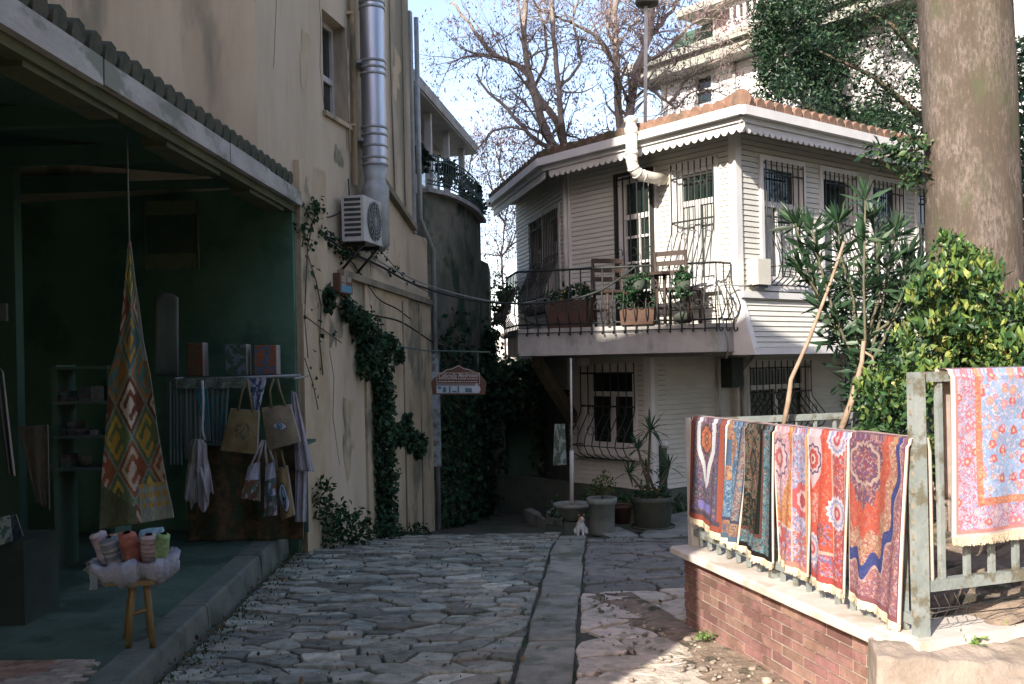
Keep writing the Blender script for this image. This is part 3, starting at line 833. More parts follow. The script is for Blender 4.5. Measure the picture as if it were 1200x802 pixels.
# stool with a basket of rolled cloths
D0=5.45
def pt(px,py,o=0): return at(px,py,D0+o)
st=empty('stool',(at(160,735,D0).x,D0,.10),'small ochre wooden trestle stool under the cloth filled basket','stool')
for (pxt,pxb,o) in ((157,150,-.06),(172,179,-.06),(155,147,.16),(170,176,.16)):
    a,c=pt(pxt,678,o),pt(pxb,737,o); c.z=.107
    b=MB(); b.tube([c,a],[.017,.015],6); b.build('leg',M['stoolwood'],st)
b=MB(); b.tube([pt(152,721,-.06),pt(176.5,714,-.06)],.012,6); b.tube([pt(150,721,.16),pt(174,714,.16)],.012,6); b.build_each('stretcher',M['stoolwood'],st)
b=MB(); c=pt(163,677,.05); b.obox(c,(1,0,0),(0,1,0),UP,(.26,.30,.025)); b.build('seat',M['stoolwood'],st)
bc=pt(156,664,.05)
bk=empty('basket',(bc.x,bc.y,bc.z-.07),'wide basket lined with pale grey blue cloth standing on the stool','basket')
b=MB(); b.smooth=True; prof=[(.10,-.075),(.17,-.08),(.215,-.04),(.235,.02),(.225,.055),(.20,.04),(.18,.0),(.05,-.03)]
n=64; K0=0
for i,(r,z) in enumerate(prof):
    for j in range(n):
        t=2*PI*j/n; wv=.014*math.sin(9*t+i*.9)+.010*math.sin(17*t-i*1.6)+.012*math.sin(4*t+2+i*.6)
        rr=r+wv*(1 if i>0 else .3); rr+=.006*math.sin(23*t+i*2.2)+.005*math.sin(31*t-i); zz=z+.010*math.sin(13*t+i*1.4)+.012*math.sin(6*t+i)+(.03*math.cos(t-.1) if i in (3,4) else 0)*.4
        b.v.append((bc.x+rr*math.cos(t)*1.06,bc.y+rr*math.sin(t)*.8,bc.z+zz))
for i in range(len(prof)-1):
    for j in range(n): b.face((i*n+j,i*n+(j+1)%n,(i+1)*n+(j+1)%n,(i+1)*n+j))
b.face(tuple(range(n-1,-1,-1)))
b.build('lining',M['basketcloth'],bk)
def cloth_tail(u,v): return pt(108+u*8+v*(-4+2*u),668+v*24,-.12+.02*u)
sheet("cloth_tail",cloth_tail,plain((.22,.27,.27)),6,10,bk,.008)
def roll(c,ax,r,L,colf,seed):
    ax=Vector(ax).normalized(); s=Vector((1,0,0)); s=(s-ax*s.dot(ax)).normalized(); q=ax.cross(s)
    def f(u,v):
        t=2*PI*u; k=r*(1+.05*math.sin(3*t+seed)+.04*math.sin(v*9+seed)); k*=min(1,.45+8*min(v,1-v)) if (v<.07 or v>.93) else 1
        return Vector(c)+ax*(L*(v-.5))+s*math.cos(t)*k*1.05+q*math.sin(t)*k
    o=sheet('rolled_cloth',f,colf,28,30,None,0,(0,0,0))
    return o
def rollcol(cols,n,s):
    def f(U,V):
        i=np.floor(V*n+.25*np.sin(U*6.28)).astype(int)%len(cols); c=np.array(cols)[i]; return cvar(c,U,V,s,.25,12)
    return f
rolls=[((120,642),(-.25,-.25,1),.042,.19,[(.42,.34,.36),(.36,.30,.34),(.44,.40,.40)],9,'pinkish rolled cloth at the end of the row in the basket'),
 ((131,648),(-.12,-.35,1),.046,.19,[(.20,.22,.24),(.36,.37,.36),(.17,.20,.21),(.40,.39,.33),(.24,.26,.27)],13,'grey striped rolled cloth between the pink and the brick red rolls'),
 ((154,645),(-.10,-.35,1),.046,.22,[(.33,.13,.095),(.28,.105,.075),(.36,.15,.11)],7,'brick red rolled cloth in the middle of the basket'),
 ((176,645),(.05,-.3,1),.045,.19,[(.40,.31,.29),(.31,.24,.23),(.44,.36,.34),(.28,.20,.20)],15,'beige and mauve striped rolled cloth next to the green one'),
 ((190,643),(.22,-.25,1),.036,.18,[(.22,.34,.15),(.26,.39,.19)],5,'light green rolled cloth at the end of the basket')]
for k,((px,py),ax,r,L,cols,n,lab) in enumerate(rolls):
    o=roll(pt(px,py,.02-.01*k%3),ax,r,L,rollcol(cols,n,k),k); tag(o,lab,'cloth','rolled cloths in the basket')
for k,((px,py),r,cols,lab) in enumerate((((142,631),.03,[(.40,.17,.06),(.42,.36,.30)],'small orange cloth tucked behind the brick red roll'),((178,628),.04,[(.20,.33,.36),(.25,.36,.40)],'pale turquoise cloth tucked behind the beige striped roll'))):
    o=roll(pt(px,py,.12),(1,.1,.1),r,.14,rollcol(cols,5,k+8),k+9); tag(o,lab,'cloth','rolled cloths in the basket')

# a display rail on the end wall with cloths and bags
DB=8.55
rail=empty('display_rail',at(275,443,DB),'thin metal rail along the dark end wall carrying scarves and bags','rail')
b=MB(); b.tube([at(196,446,DB),at(352,440,DB)],.012,6); b.build('bar',M['steel_dull'],rail)
b=MB()
for px in (205,345): b.tube([at(px,444,DB),at(px,444,DB)+Vector((0,.6,.02))],.009,5)
b.build_each('bracket',M['steel_dull'],rail)
tb=empty('display_table',at(285,600,8.8),'low table draped with a rust and brown cloth behind the hanging bags','table')
a,c=at(222,535,8.75),at(358,600,8.75)
tz=at(250,522,8.7).z
def tcol(U,V):
    c=np.ones(U.shape+(3,))*np.array((.075,.06,.035)); n_=vnoise(U*26,V*12,2); c[n_>.62]=(.11,.075,.04); c[(n_<.3)]=(.05,.075,.04)
    return cvar(c,U,V,3,.2,40)
sheet('drape',lambda u,v: Vector((a.x+(c.x-a.x)*u,8.72+.03*math.sin(u*17)-.05*v,tz-(tz-.115)*v)),tcol,80,50,tb,.01)
b=MB(); b.box(a.x,c.x,8.735,9.28,tz-.03,tz-.002); b.build('tabletop',M['shop_dark'],tb)
for i in range(4):
    x=(a.x+.08,c.x-.08)[i%2]; b=MB(); b.box(x-.025,x+.025,(8.80,9.1)[i//2],(8.85,9.15)[i//2],.10,tz-.03); b.build('leg',M['shop_dark'],tb)

def hang(name, q, d, colfn, label, cat, group=None, nu=24, nv=40, wave=(.02,4,0), parts=None, dz=0.0):
    """cloth hung by its top edge: q = four pixel corners TL TR BR BL"""
    TL,TR,BR,BL=q
    def f(u,v):
        x=(TL[0]*(1-u)+TR[0]*u)*(1-v)+(BL[0]*(1-u)+BR[0]*u)*v; y=(TL[1]*(1-u)+TR[1]*u)*(1-v)+(BL[1]*(1-u)+BR[1]*u)*v
        return at(x,y,d+wave[0]*math.sin(u*wave[1]*2*PI+wave[2]+v*1.3)*(.3+.7*v))
    o=sheet(name,f,colfn,nu,nv,None,.006); tag(o,label,cat,group); return o
GS='scarves and cloths on the display rail'
tex=lambda a_,b_,n,s,lo=.5: (lambda U,V:(lambda c: cvar(put(c,vnoise(U*n,V*n*1.5,s)>lo,b_),U,V,s+1,.2,30))(np.ones(U.shape+(3,))*np.array(a_)))
hang('scarf',((196,446),(212,446),(214,545),(197,545)),DB,stripes([(.10,.15,.13),(.17,.21,.19),(.08,.13,.11)],7),'dull grey green striped scarf at the kilim end of the display rail','scarf',GS)
hang('scarf',((213,446),(234,446),(236,540),(215,540)),DB+.02,stripes([(.12,.17,.16),(.07,.12,.11),(.19,.22,.21),(.10,.15,.14)],9),'grey and dark striped scarf next to the teal cloth','scarf',GS)
hang('shawl',((229,455),(243,455),(247,517),(240,517)),DB-.03,plain((.06,.21,.27)),'bright teal blue folded cloth hanging on the display rail','cloth',GS)
hang('shawl',((243,456),(268,455),(264,520),(247,519)),DB-.01,tex((.055,.13,.135),(.12,.09,.07),22,4,.66),'dark teal cloth with small flowers beside the bright teal one','cloth',GS)
hang('scarf',((288,444),(313,442),(303,484),(297,484)),DB-.02,tex((.34,.37,.44),(.06,.09,.16),9,6,.5),'white scarf with dark blue pattern between the two jute bags','scarf',GS,wave=(.02,2,0))
hang('valance',((205,444),(290,442),(290,455),(205,456)),DB-.04,tex((.09,.13,.11),(.17,.20,.17),40,7,.55),'narrow patterned cloth laid along the display rail','cloth',GS,nu=60,nv=12)
def stripe_shirt(U,V):
    c=np.ones(U.shape+(3,))*np.array((.40,.39,.41)); c[np.mod(U*11,1)<.3]=(.12,.11,.15); return cvar(c,U,V,3,.15,20)
hang('striped_towel',((341,458),(347,461),(368,553),(346,551)),DB-.10,stripe_shirt,'white towel with thin dark stripes hanging beside the bag with an eye','towel',GS,nu=60,nv=60,wave=(.015,2,.4))
hang('striped_towel',((346,548),(359,549),(359,612),(345,612)),DB-.02,stripe_shirt,'grey striped towel hanging low under the white striped towel','towel',GS,nu=40,wave=(.02,2,1))
# jute bags
def eye(c,U,V,cx,cy,s,asp):
    x=(U-cx)/s; y=(V-cy)/s*asp; x,y=x*.96+y*.25,y*.96-x*.25
    alm=(np.abs(y)<.5*(1-x*x))&(np.abs(x)<1)
    c[alm]=(.42,.46,.50); r=np.hypot(x+.1,y); m=alm&(r<.46); c[m]=(.06,.13,.21); c[alm&(r<.3)&(r>.17)]=(.16,.27,.35); c[alm&(r<.17)]=(.01,.015,.02); c[alm&(np.hypot(x+.02,y+.1)<.09)]=(.5,.5,.5)
    rim=(np.abs(y)<.58*(1-x*x*.86))&(np.abs(x)<1.08)&~alm; c[rim]=(.05,.045,.04)
    return c
def jute(col,eyep=None,blot=None):
    def f(U,V):
        c=np.ones(U.shape+(3,))*np.array(col); c=cvar(c,U,V,4,.16,45); c=cvar(c,U,V,9,.14,6)
        if eyep: c=eye(c,U,V,*eyep)
        if blot: c[(np.hypot((U-.52)*1.0,(V-.5)*1.1)<.24)&(vnoise(U*16,V*16,8)>.56)]=blot
        return c
    return f
def bag(q,d,colf,handles,label,hm,bulge=.05,nu=60,nv=60,group='bags hanging in the shop'):
    TL,TR,BR,BL=q
    cx_=(TL[0]+TR[0]+BL[0]+BR[0])/4
    base=at(cx_,max(BL[1],BR[1]),d); root=empty('tote_bag',base,label,'bag',group)
    def f(u,v):
        x=(TL[0]*(1-u)+TR[0]*u)*(1-v)+(BL[0]*(1-u)+BR[0]*u)*v; y=(TL[1]*(1-u)+TR[1]*u)*(1-v)+(BL[1]*(1-u)+BR[1]*u)*v
        return at(x,y,d-bulge*math.sin(PI*u)**.7*(.25+.75*math.sin(PI*min(v,.93)/1.15))+.012*math.sin(u*7+v*9))
    sheet('bag_body',f,colf,nu,nv,root,.05)
    for h in handles:
        b=MB(); P=[at(x,y,d-.02) for x,y in h]; b.tube(P,.011,5); b.build('strap',hm,root)
hj=mat('jute_strap',(.20,.17,.09),(.15,.13,.07),.95,40); hw=mat('cotton_strap',(.42,.42,.44),(.34,.34,.36),.95,30)
bag(((270,479),(303,482),(301,533),(258,528)),DB-.12,jute((.20,.165,.085),None,(.10,.11,.07)),[[(279,481),(283,462),(288,446)],[(296,483),(293,465),(290,446)]],'tan jute tote bag with a faded dark print, beside the white scarf',hj)
bag(((306,478),(340,474),(352,518),(314,528)),DB-.22,jute((.235,.20,.135),(.50,.50,.21,1.25)),[[(318,478),(316,458),(321,444)],[(334,476),(328,458),(325,444)]],'jute tote bag printed with one large blue eye',hj,nu=90,nv=90)
bag(((322,550),(336,546),(345,604),(330,610)),DB-.16,jute((.20,.145,.075),(.42,.60,.36,.7)),[[(325,552),(322,530)],[(334,549),(329,528)]],'slim tan bag with a dark blue eye hanging under the large eye bag',hj,nu=50,nv=70)
def prt(base,cols,s,v0=.45):
    def f(U,V):
        c=np.ones(U.shape+(3,))*np.array(base); c=cvar(c,U,V,s,.2,9)
        for k,col in enumerate(cols): c[(V>v0)&(vnoise(U*7+k*3,V*9,s+k)>.58)]=col
        return c
    return f
bag(((291,546),(303,541),(304,588),(282,584)),DB-.15,prt((.33,.36,.42),[(.20,.13,.06),(.10,.17,.12),(.16,.10,.07)],3),[[(294,546),(302,528),(308,516)],[(302,542),(306,528),(309,516)]],'white and brown printed cotton bag hanging under the tan jute bag',hw,nu=40,nv=40)
bag(((311,546),(323,540),(325,604),(309,606)),DB-.17,prt((.36,.39,.46),[(.13,.17,.24),(.22,.10,.05),(.09,.14,.12)],7,.3),[[(313,546),(311,528),(312,516)],[(321,541),(316,528),(313,516)]],'narrow white cotton bag with colourful print between two hanging bags',hw,nu=40,nv=40)
# knotted white bag
kb=empty('knotted_bag',at(232,597,DB-.2),'white cotton bag knotted at the top, hanging alone beside the kilim','bag','bags hanging in the shop')
def kn(u,v):
    w=np.interp(v,[0,.1,.35,.6,1],[6,11,11,14,17]); x=231+2*v+(u-.5)*2*w; y=515+v*(80 if u<.85 and u>.2 else 68)+6*math.sin(u*12)*v
    return at(x,y,DB-.2-.06*math.sin(u*PI)+.03*math.sin(u*19+v*4)*(.3+v))
def kncol(U,V):
    c=np.ones(U.shape+(3,))*np.array((.36,.35,.37)); c=cvar(c,U*1.0,V,5,.25,9); c[(V<.38)&(U<.45)]=(.23,.23,.20); c[(V>.5)&(np.abs(U-.42)<.07)]=(.12,.14,.12); return c
sheet('bag_body',kn,kncol,36,44,kb,.02)
b=MB(); 
for pts in ([(240,516),(237,505),(238,470),(237,446)],[(233,548),(229,570),(227,590)],[(235,548),(240,570),(243,588)]): b.tube([at(x,y,DB-.27) for x,y in pts],.012,5)
b.build_each('strap',hw,kb)

# poster frame, leaning board, shelves and small goods
DE=9.15
pf=empty('poster_frame',at(202,316,DE),'framed dark poster with pale bands high on the end wall','poster')
def rect(b,px0,py0,px1,py1,d,t=.02):
    a,c=at(px0,py0,d),at(px1,py1,d); b.box(min(a.x,c.x),max(a.x,c.x),d,d+t,min(a.z,c.z),max(a.z,c.z))
mp_=mat('poster_pale',(.105,.125,.06),(.075,.10,.055),.8,14); 
b=MB(); rect(b,172,251,230,298,DE,.015); b.build('print',mat('poster_dark',(.022,.06,.04),(.045,.06,.035),.6,6),pf)
b=MB(); rect(b,170.5,236,231.5,251,DE-.006); b.build('top_band',mp_,pf)
b=MB(); rect(b,170.5,298,231.5,315,DE-.006); b.build('bottom_band',mp_,pf)
b=MB(); rect(b,169,235,171.5,316,DE-.012,.03); rect(b,230.5,235,233,316,DE-.012,.03); b.build('frame',mp_,pf)
o=MB(); a=at(194,440,8.9)
def brd(u,v): return at(181+27*u,349+92*v-6*math.sin(PI*u)*(1-v),8.95-.02*v)
o=sheet('leaning_board',brd,plain((.15,.19,.17),2,.12,5),8,12,None,.03); tag(o,'tall pale grey board with a rounded top standing against the end wall','board')
b=MB(); q=at(240,437,8.8); b.box(q.x-.25,at(335,437,8.8).x,8.75,9.2,at(250,441,8.8).z-.03,at(250,441,8.8).z); 
wsf=b.build('wall_shelf',M['shop_dark']); tag(wsf,'dark shelf on the end wall carrying small bright boxes','shelf')
k=0
for (px0,px1,py0,c1,c2,lab) in ((220,238,402,(.10,.09,.05),(.14,.06,.04),'dim brown floral box standing on the wall shelf'),(264,289,404,(.12,.16,.19),(.06,.10,.07),'pale blue patterned box on the wall shelf'),(298,324,405,(.10,.13,.17),(.26,.10,.05),'blue and orange patterned box on the wall shelf')):
    zz=at(250,441,8.8).z; a_=at(px0,py0,8.8); c_=at(px1,py0,8.8)
    o=sheet('patterned_box',lambda u,v:Vector((a_.x+(c_.x-a_.x)*u,8.78,a_.z+(zz+.002-a_.z)*v)),tex(c1,c2,8,k+2,.52),26,26,None,.16); k+=1
    tag(o,lab,'box','boxes on the wall shelf')
# tall shelves further back
sh=empty('shelf_unit',at(95,570,7.6),'dim shelf unit with thin boards behind the hanging kilim','shelf')
for py in (432,473,513,551):
    b=MB(); a,c=at(62,py,7.6),at(127,py-1,7.6); b.box(a.x,c.x,7.6,7.95,a.z-.012,a.z+.012); b.build('board',mat('shelf_edge',(.085,.12,.10),(.07,.10,.08),.8,5) if py!=432 else M['shop_dark'],sh)
b=MB(); 
for px in (62,127): a=at(px,430,7.6); b.box(a.x-.02,a.x+.02,7.615,7.94,.1,a.z+.01)
b.build_each('upright',M['shop_dark'],sh)
for k,(px0,px1,py0,py1,c,lab) in enumerate(((106,122,453,471,(.20,.23,.20),'pale box on the upper board of the dim shelf unit'),(105,114,503,509,(.24,.27,.26),'small white packet on the middle board of the shelf unit'),(88,104,536,550,(.16,.16,.12),'round dull pot on the lower board of the shelf unit'))):
    a,cc=at(px0,py0,7.65),at(px1,py1,7.65); b=MB()
    zs={0:473,1:513,2:551}[k]; zb=at(px0,zs,7.6).z+.013
    if k<2: b.box(a.x,cc.x,7.65,7.78,zb,zb+(a.z-cc.z)); nm='box'; 
    else: b.lathe(((a.x+cc.x)/2,7.72,zb),[(.03,0),(.055,.03),(.05,.08),(.035,.09)],12,cap=True); nm='pot'
    o=b.build(nm,mat('goods',c,tuple(q*.6 for q in c),.8,15)); tag(o,lab,nm)
# folded cloths stacked on the boards of the shelf unit
rg=random.Random(44); kk=0
for py in (473,513,551):
    zb=at(95,py,7.6).z+.012; x=at(64,py,7.7).x
    xe=at(104 if py!=551 else 86,py,7.7).x
    while x<xe-.04:
        wd=rg.uniform(.05,.09); zz=zb
        for q in range(rg.randrange(2,5)):
            h=rg.uniform(.018,.032); c=rg.choice([(.11,.12,.10),(.13,.09,.06),(.08,.12,.11),(.14,.13,.10),(.10,.08,.075),(.07,.10,.085)])
            if zz+h>zb+.13: break
            b=MB(); b.obox((x+wd/2,7.72+rg.uniform(-.01,.01),zz+h/2),(1,rg.uniform(-.05,.05),0),(0,1,0),UP,(wd-.006,.2,h-.002),.97)
            o=b.build('folded_cloth',mat('folded_cloth',c,tuple(t*.7 for t in c),.95,20)); tag(o,'dim folded cloth in a stack on the shelf unit behind the kilim','cloth','folded cloths on the shelf unit'); zz+=h
        x+=wd+.006
# cloths at the near side of the shop
hang('hanging_cloth',((-12,420),(4,436),(18,558),(8,556)),6.6,plain((.16,.19,.16),4),'pale greenish cloth hanging at the open edge of the shop','cloth',None,wave=(.03,2,0))
hang('hanging_rug',((21,500),(56,498),(58,598),(43,590)),7.2,tex((.125,.10,.085),(.10,.10,.08),14,4,.5),'small dull brown rug hanging beside the dim shelf unit','rug',None,wave=(.02,1.5,0))
def cush(col1,col2,s): return tex(col1,col2,7,s,.5)
hang('patterned_cushion',((-10,610),(11,604),(14,634),(-8,643)),5.9,cush((.07,.15,.15),(.25,.32,.32),3),'teal and white leaf patterned cushion at the edge of the shop','cushion',None,wave=(.02,.5,0))
hang('patterned_cushion',((9,606),(19,603),(27,628),(14,634)),6.0,cush((.13,.17,.21),(.06,.12,.12),5),'grey blue speckled cushion beside the teal one','cushion',None,wave=(.02,.5,0))
b=MB(); a=at(8,650,5.95); b.box(-3.6,a.x+.1,5.95,6.4,.10,.60); o=b.build('low_bench',mat('blackened_timber',(.022,.035,.028),(.03,.045,.036),.9,6,bump=.3)); tag(o,'dark low bench under the two patterned cushions','bench')
b=MB(); a=at(3,366,7.9); b.box(a.x-.06,a.x+.03,7.9,7.93,a.z-.07,a.z+.07); o=b.build('notice',mat('notice_paper',(.16,.19,.17),None,.8)); tag(o,'small pale notice on a dark post inside the shop','notice')
b=MB(); b.box(a.x-.12,a.x+.09,7.93,8.05,.1,3.3); o=b.build('wooden_post',M['shop_dark']); tag(o,'dark upright post carrying the small pale notice','post')
# ---------------------------------------------------------------- the clapboard house
class W:
    def __init__(s,P,D,N): s.P=Vector((P[0],P[1],0)); s.D=Vector((D[0],D[1],0)).normalized(); s.N=Vector((N[0],N[1],0)).normalized()
    def p(s,t,z,o=0.0): return s.P+s.D*t+s.N*o+UP*z
    def box(s,b,t0,t1,o0,o1,z0,z1):
        b.obox(s.p((t0+t1)/2,(z0+z1)/2,(o0+o1)/2),s.D,s.N,UP,(t1-t0,o1-o0,z1-z0))
    def px(s,px,py): return on_wall(px,py,(s.P.x,s.P.y),(s.D.x,s.D.y))
HC=(2.81,12.3); dl=(-.631,.775); dr=(.775,.631); nl=(-.775,-.631); nr=(.631,-.775)
UL=W(HC,dl,nl); UR=W(HC,dr,nr)
HB=UL.p(3.12,0); UF=W(HB,(-.22,.976),(-.976,-.22))
HL=UL.p(1.49,0); LL=W(HL,dl,nl); LR=W(HL,dr,nr)
house=empty('clapboard_house',(3.2,14.2,-.6),'white clapboard wooden house with an upper balcony, barred windows and a terracotta tiled roof','house')
def clad(b,w,t0,t1,z0,z1,ops=(),bh=.068,lip=.010,flare=None):
    z=z0
    while z<z1-1e-4:
        za,zb=z,min(z+bh,z1); cuts=[za,zb]
        for (a,c,p,q) in ops:
            for e in (p,q):
                if za<e<zb: cuts.append(e)
        cuts=sorted(cuts)
        for ca,cb in zip(cuts[:-1],cuts[1:]):
            mid=(ca+cb)/2; iv=[(t0,t1)]
            for (a,c,p,q) in ops:
                if p<mid<q:
                    n=[]
                    for (x,y) in iv:
                        if c<=x or a>=y: n.append((x,y))
                        else:
                            if a>x: n.append((x,a))
                            if c<y: n.append((c,y))
                    iv=n
            oa=lip*(1-(ca-za)/bh); ob=lip*(1-(cb-za)/bh)
            fa=flare(ca) if flare else 0; fb=flare(cb) if flare else 0
            for (x,y) in iv:
                g=.0065 if ca==za else 0
                b.quad(w.p(x,ca+g,oa+fa),w.p(y,ca+g,oa+fa),w.p(y,cb,ob+fb),w.p(x,cb,ob+fb))
                if g:
                    k=fa-.02
                    b.quad(w.p(x,ca+g,k),w.p(y,ca+g,k),w.p(y,ca+g,oa+fa),w.p(x,ca+g,oa+fa))
                    b.quad(w.p(x,ca,k),w.p(y,ca,k),w.p(y,ca+g,k),w.p(x,ca+g,k))
                    b.quad(w.p(x,ca,fa),w.p(y,ca,fa),w.p(y,ca,k),w.p(x,ca,k))
        z=zb
def window(w,t0,t1,z0,z1,name='window',transom=.66,mull=True,curtain=True,lab=None,casing=.065,depth=.10,fm=None,door=False):
    fm=fm or M['white']; b=MB()
    c=casing
    for (a,d,p,q) in ((t0-c,t0,z0-c,z1+c),(t1,t1+c,z0-c,z1+c),(t0,t1,z1,z1+c),(t0,t1,z0-c,z0)): w.box(b,a,d,-.02,.035,p,q)
    for (a,d,p,q) in ((t0,t0+.02,z0,z1),(t1-.02,t1,z0,z1),(t0+.02,t1-.02,z1-.02,z1),(t0+.02,t1-.02,z0,z0+.03)): w.box(b,a,d,-depth-.06,.0,p,q)
    o=b.build(name,fm,house); 
    zt=z0+(z1-z0)*transom; s=.055
    b=MB(); A,Bq=t0+.02,t1-.02; f0,f1=-depth,-depth+.045
    for (a,d,p,q) in ((A,A+s,z0+.03,z1-.02),(Bq-s,Bq,z0+.03,z1-.02),(A+s,Bq-s,z1-.02-s,z1-.02),(A+s,Bq-s,z0+.03,z0+.03+s*1.3),(A+s,Bq-s,zt-.035,zt+.035)): w.box(b,a,d,f0,f1,p,q)
    m_=(A+Bq)/2
    if mull: w.box(b,m_-.035,m_+.035,f0,f1+.006,z0+.03+s*1.3,zt-.035)
    b.build('sash',fm,o)
    b=MB(); w.box(b,A+.01,Bq-.01,-depth-.03,-depth+.012,z0+.03,z1-.02); b.build('pane',M['glass'],o)
    if curtain:
        b=MB()
        for (u0,u1) in ((A+s+.01,A+s+(Bq-A)*.30),(Bq-s-(Bq-A)*.30,Bq-s-.01)):
            n=8
            for k in range(n):
                a=u0+(u1-u0)*k/n; d=u0+(u1-u0)*(k+1)/n
                b.quad(w.p(a,z0+.12,-depth+.016+.006*(k%2)),w.p(d,z0+.12,-depth+.016+.006*((k+1)%2)),w.p(d,zt-.04,-depth+.016+.006*((k+1)%2)),w.p(a,zt-.04,-depth+.016+.006*(k%2)))
        b.build_each('curtain',M['curtain'],o)
    return o
def ring(b,c,ax,ay,r,th,n=10):
    b.tube([Vector(c)+ax*r*math.cos(a)+ay*r*math.sin(a) for a in np.linspace(0,2*PI,n+1)],th,4,False)
def grille(w,par,t0,t1,z0,z1,n=7,bul=.20,top=.0,r=.0085,knee=.55,frame=False,scroll=True,m=None,o0=.055):
    b=MB(); H=z1-z0
    for i in range(n):
        t=t0+(t1-t0)*i/(n-1)
        if bul:
            kp=[(z1+top,o0),(z0+H*knee,o0),(z0+H*(knee-.08),o0+.015),(z0+H*.24,o0+bul*.88),(z0+H*.14,o0+bul),(z0+H*.05,o0+bul*.72),(z0-.01,o0+.02)]
        else: kp=[(z1+top,o0),(z0,o0)]
        b.tube([w.p(t,z,o) for z,o in kp],r,5)
    hz=[z1-.10*H,z0+H*knee] if bul else [z0,z1-.02]
    for z in hz: w.box(b,t0,t1,o0-.012,o0-.002,z-.012,z+.012)
    if bul:
        for (z,o) in ((z0-.005,o0+.02),(z0+H*.14,o0+bul+.004)): b.tube([w.p(t0,z,o),w.p(t1,z,o)],.008,5)
        b.tube([w.p(t0,z0+H*.14,o0+bul),w.p(t0,z0+H*.14,.02)],.007,4); b.tube([w.p(t1,z0+H*.14,o0+bul),w.p(t1,z0+H*.14,.02)],.007,4)
        for z in (z1-.03,): 
            for t in (t0,t1): b.tube([w.p(t,z,o0),w.p(t,z,.0)],.008,4)
    else:
        for t in (t0,t1):
            for z in (z0+.1,z1-.1): b.tube([w.p(t,z,o0),w.p(t,z,.0)],.008,4)
    if scroll:
        for i in range(n-1):
            t=t0+(t1-t0)*(i+.5)/(n-1); rr=(t1-t0)/(n-1)*.42
            for zz,o in ((z0+H*(knee-.05),o0+.012),(z0+H*.30,o0+bul*.78 if bul else o0)):
                if (i+int(zz*10))%2==0: ring(b,w.p(t,zz,o),w.D,UP,rr,.0055)
    return b.build('grille',m or M['iron'],par)

# walls
w1,w2,w3,w4=(.52,1.36,2.56,4.12),(1.83,2.62,2.56,4.12),(3.05,3.86,2.56,4.12),(4.30,5.10,2.56,4.12)
dr_=(1.36,2.02,2.06,4.14); lw=(.33,.99,2.56,4.10); fw1=(.35,1.10,2.5,3.95); fw2=(1.3,2.05,2.5,3.95)
lo1=(.31,1.28,.36,1.52); lo2=(2.10,3.60,.55,1.52); lo3=(4.6,5.9,.55,1.52)
b=MB(); clad(b,UL,0,3.12,1.68,4.46,(dr_,lw)); b.build('front_wall',M['siding'],house)
b=MB(); clad(b,UR,0,6.6,2.44,4.46,(w1,w2,w3,w4)); b.build('side_wall',M['siding'],house)
b=MB(); clad(b,UF,0,3.25,1.2,4.46,(fw1,fw2)); b.build('rear_wall',M['siding'],house)
b=MB(); clad(b,LL,0,1.66,-.16,1.68,(lo1,)); clad(b,LR,0,6.0,-.16,1.68,(lo2,lo3)); b.build('lower_wall',M['siding'],house)
b=MB()
UL.box(b,.0,3.1,-.30,-.17,1.7,4.4); UR.box(b,.0,6.5,-.30,-.17,1.7,4.4); UF.box(b,.0,3.2,-.30,-.17,-.6,4.4); LL.box(b,.0,1.66,-.30,-.17,-.6,1.6); LR.box(b,.0,6,-.30,-.17,-.6,1.6)
b.build('inner_wall',M['shop_dark'],house)
b=MB(); LL.box(b,-.02,3.9,-.1,.03,-.9,-.163); LR.box(b,-.03,6.0,-.1,.03,-.9,-.163); UF.box(b,0,3.2,-.1,.02,-.9,1.2)
b.build('footing',M['found'],house)
# underside of the projecting storey
pl=[UL.p(0,0),UR.p(6.6,0),LR.p(6.0,0,-.3),LR.p(0,0,-.2),LL.p(1.7,0,-.2),UL.p(3.1,0)]
b=MB(); b.prism([(p.x,p.y) for p in pl],1.655,1.70); b.build('soffit_floor',M['soffit'],house)
# corner boards
b=MB()
UL.box(b,-.012,.085,.0,.026,1.66,4.45); UR.box(b,-.026,.085,-.0,.026,2.44,4.45)
LL.box(b,-.0,.10,.0,.028,-.16,1.655); LR.box(b,-.028,.05,.0,.028,-.16,1.655)
UL.box(b,3.0,3.12,.0,.03,1.7,4.45); UF.box(b,-.03,.06,0,.03,1.7,4.45)
b.build_each('corner_board',M['white'],house)
# sill beam and flared skirt below the side windows
fl_=lambda z: .03+.20*(2.36-z)/(2.36-1.66)
b=MB(); UR.box(b,-.03,6.6,-.05,.10,2.36,2.44); UL.box(b,-.10,.02,-.05,.03,2.36,2.44)
b.build_each('sill_beam',M['white'],house)
b=MB(); clad(b,UR,.05,6.5,1.74,2.36,(),.066,.013,fl_)
b.build('skirt',M['siding'],house)
b=MB()
for (za,zb) in ((1.655,1.74),): UR.box(b,.0,6.5,.17,fl_(1.66)+.025,za,zb)
k=len(b.v)
pA=[UR.p(-.03,2.36,.0),UR.p(-.03,2.36,.055),UR.p(-.03,1.655,fl_(1.655)+.03),UR.p(-.03,1.655,.0)]
pB=[p+UR.D*.09 for p in pA]
b.quad(*pA); b.quad(*pB[::-1]); 
for i in range(4): b.quad(pA[i],pB[i],pB[(i+1)%4],pA[(i+1)%4])
b.build('skirt_board',M['white'],house)
b=MB(); b.quad(UR.p(0,1.66,0),UR.p(6.5,1.66,0),UR.p(6.5,1.66,.2),UR.p(0,1.66,.2)); b.build('skirt_soffit',M['soffit'],house)

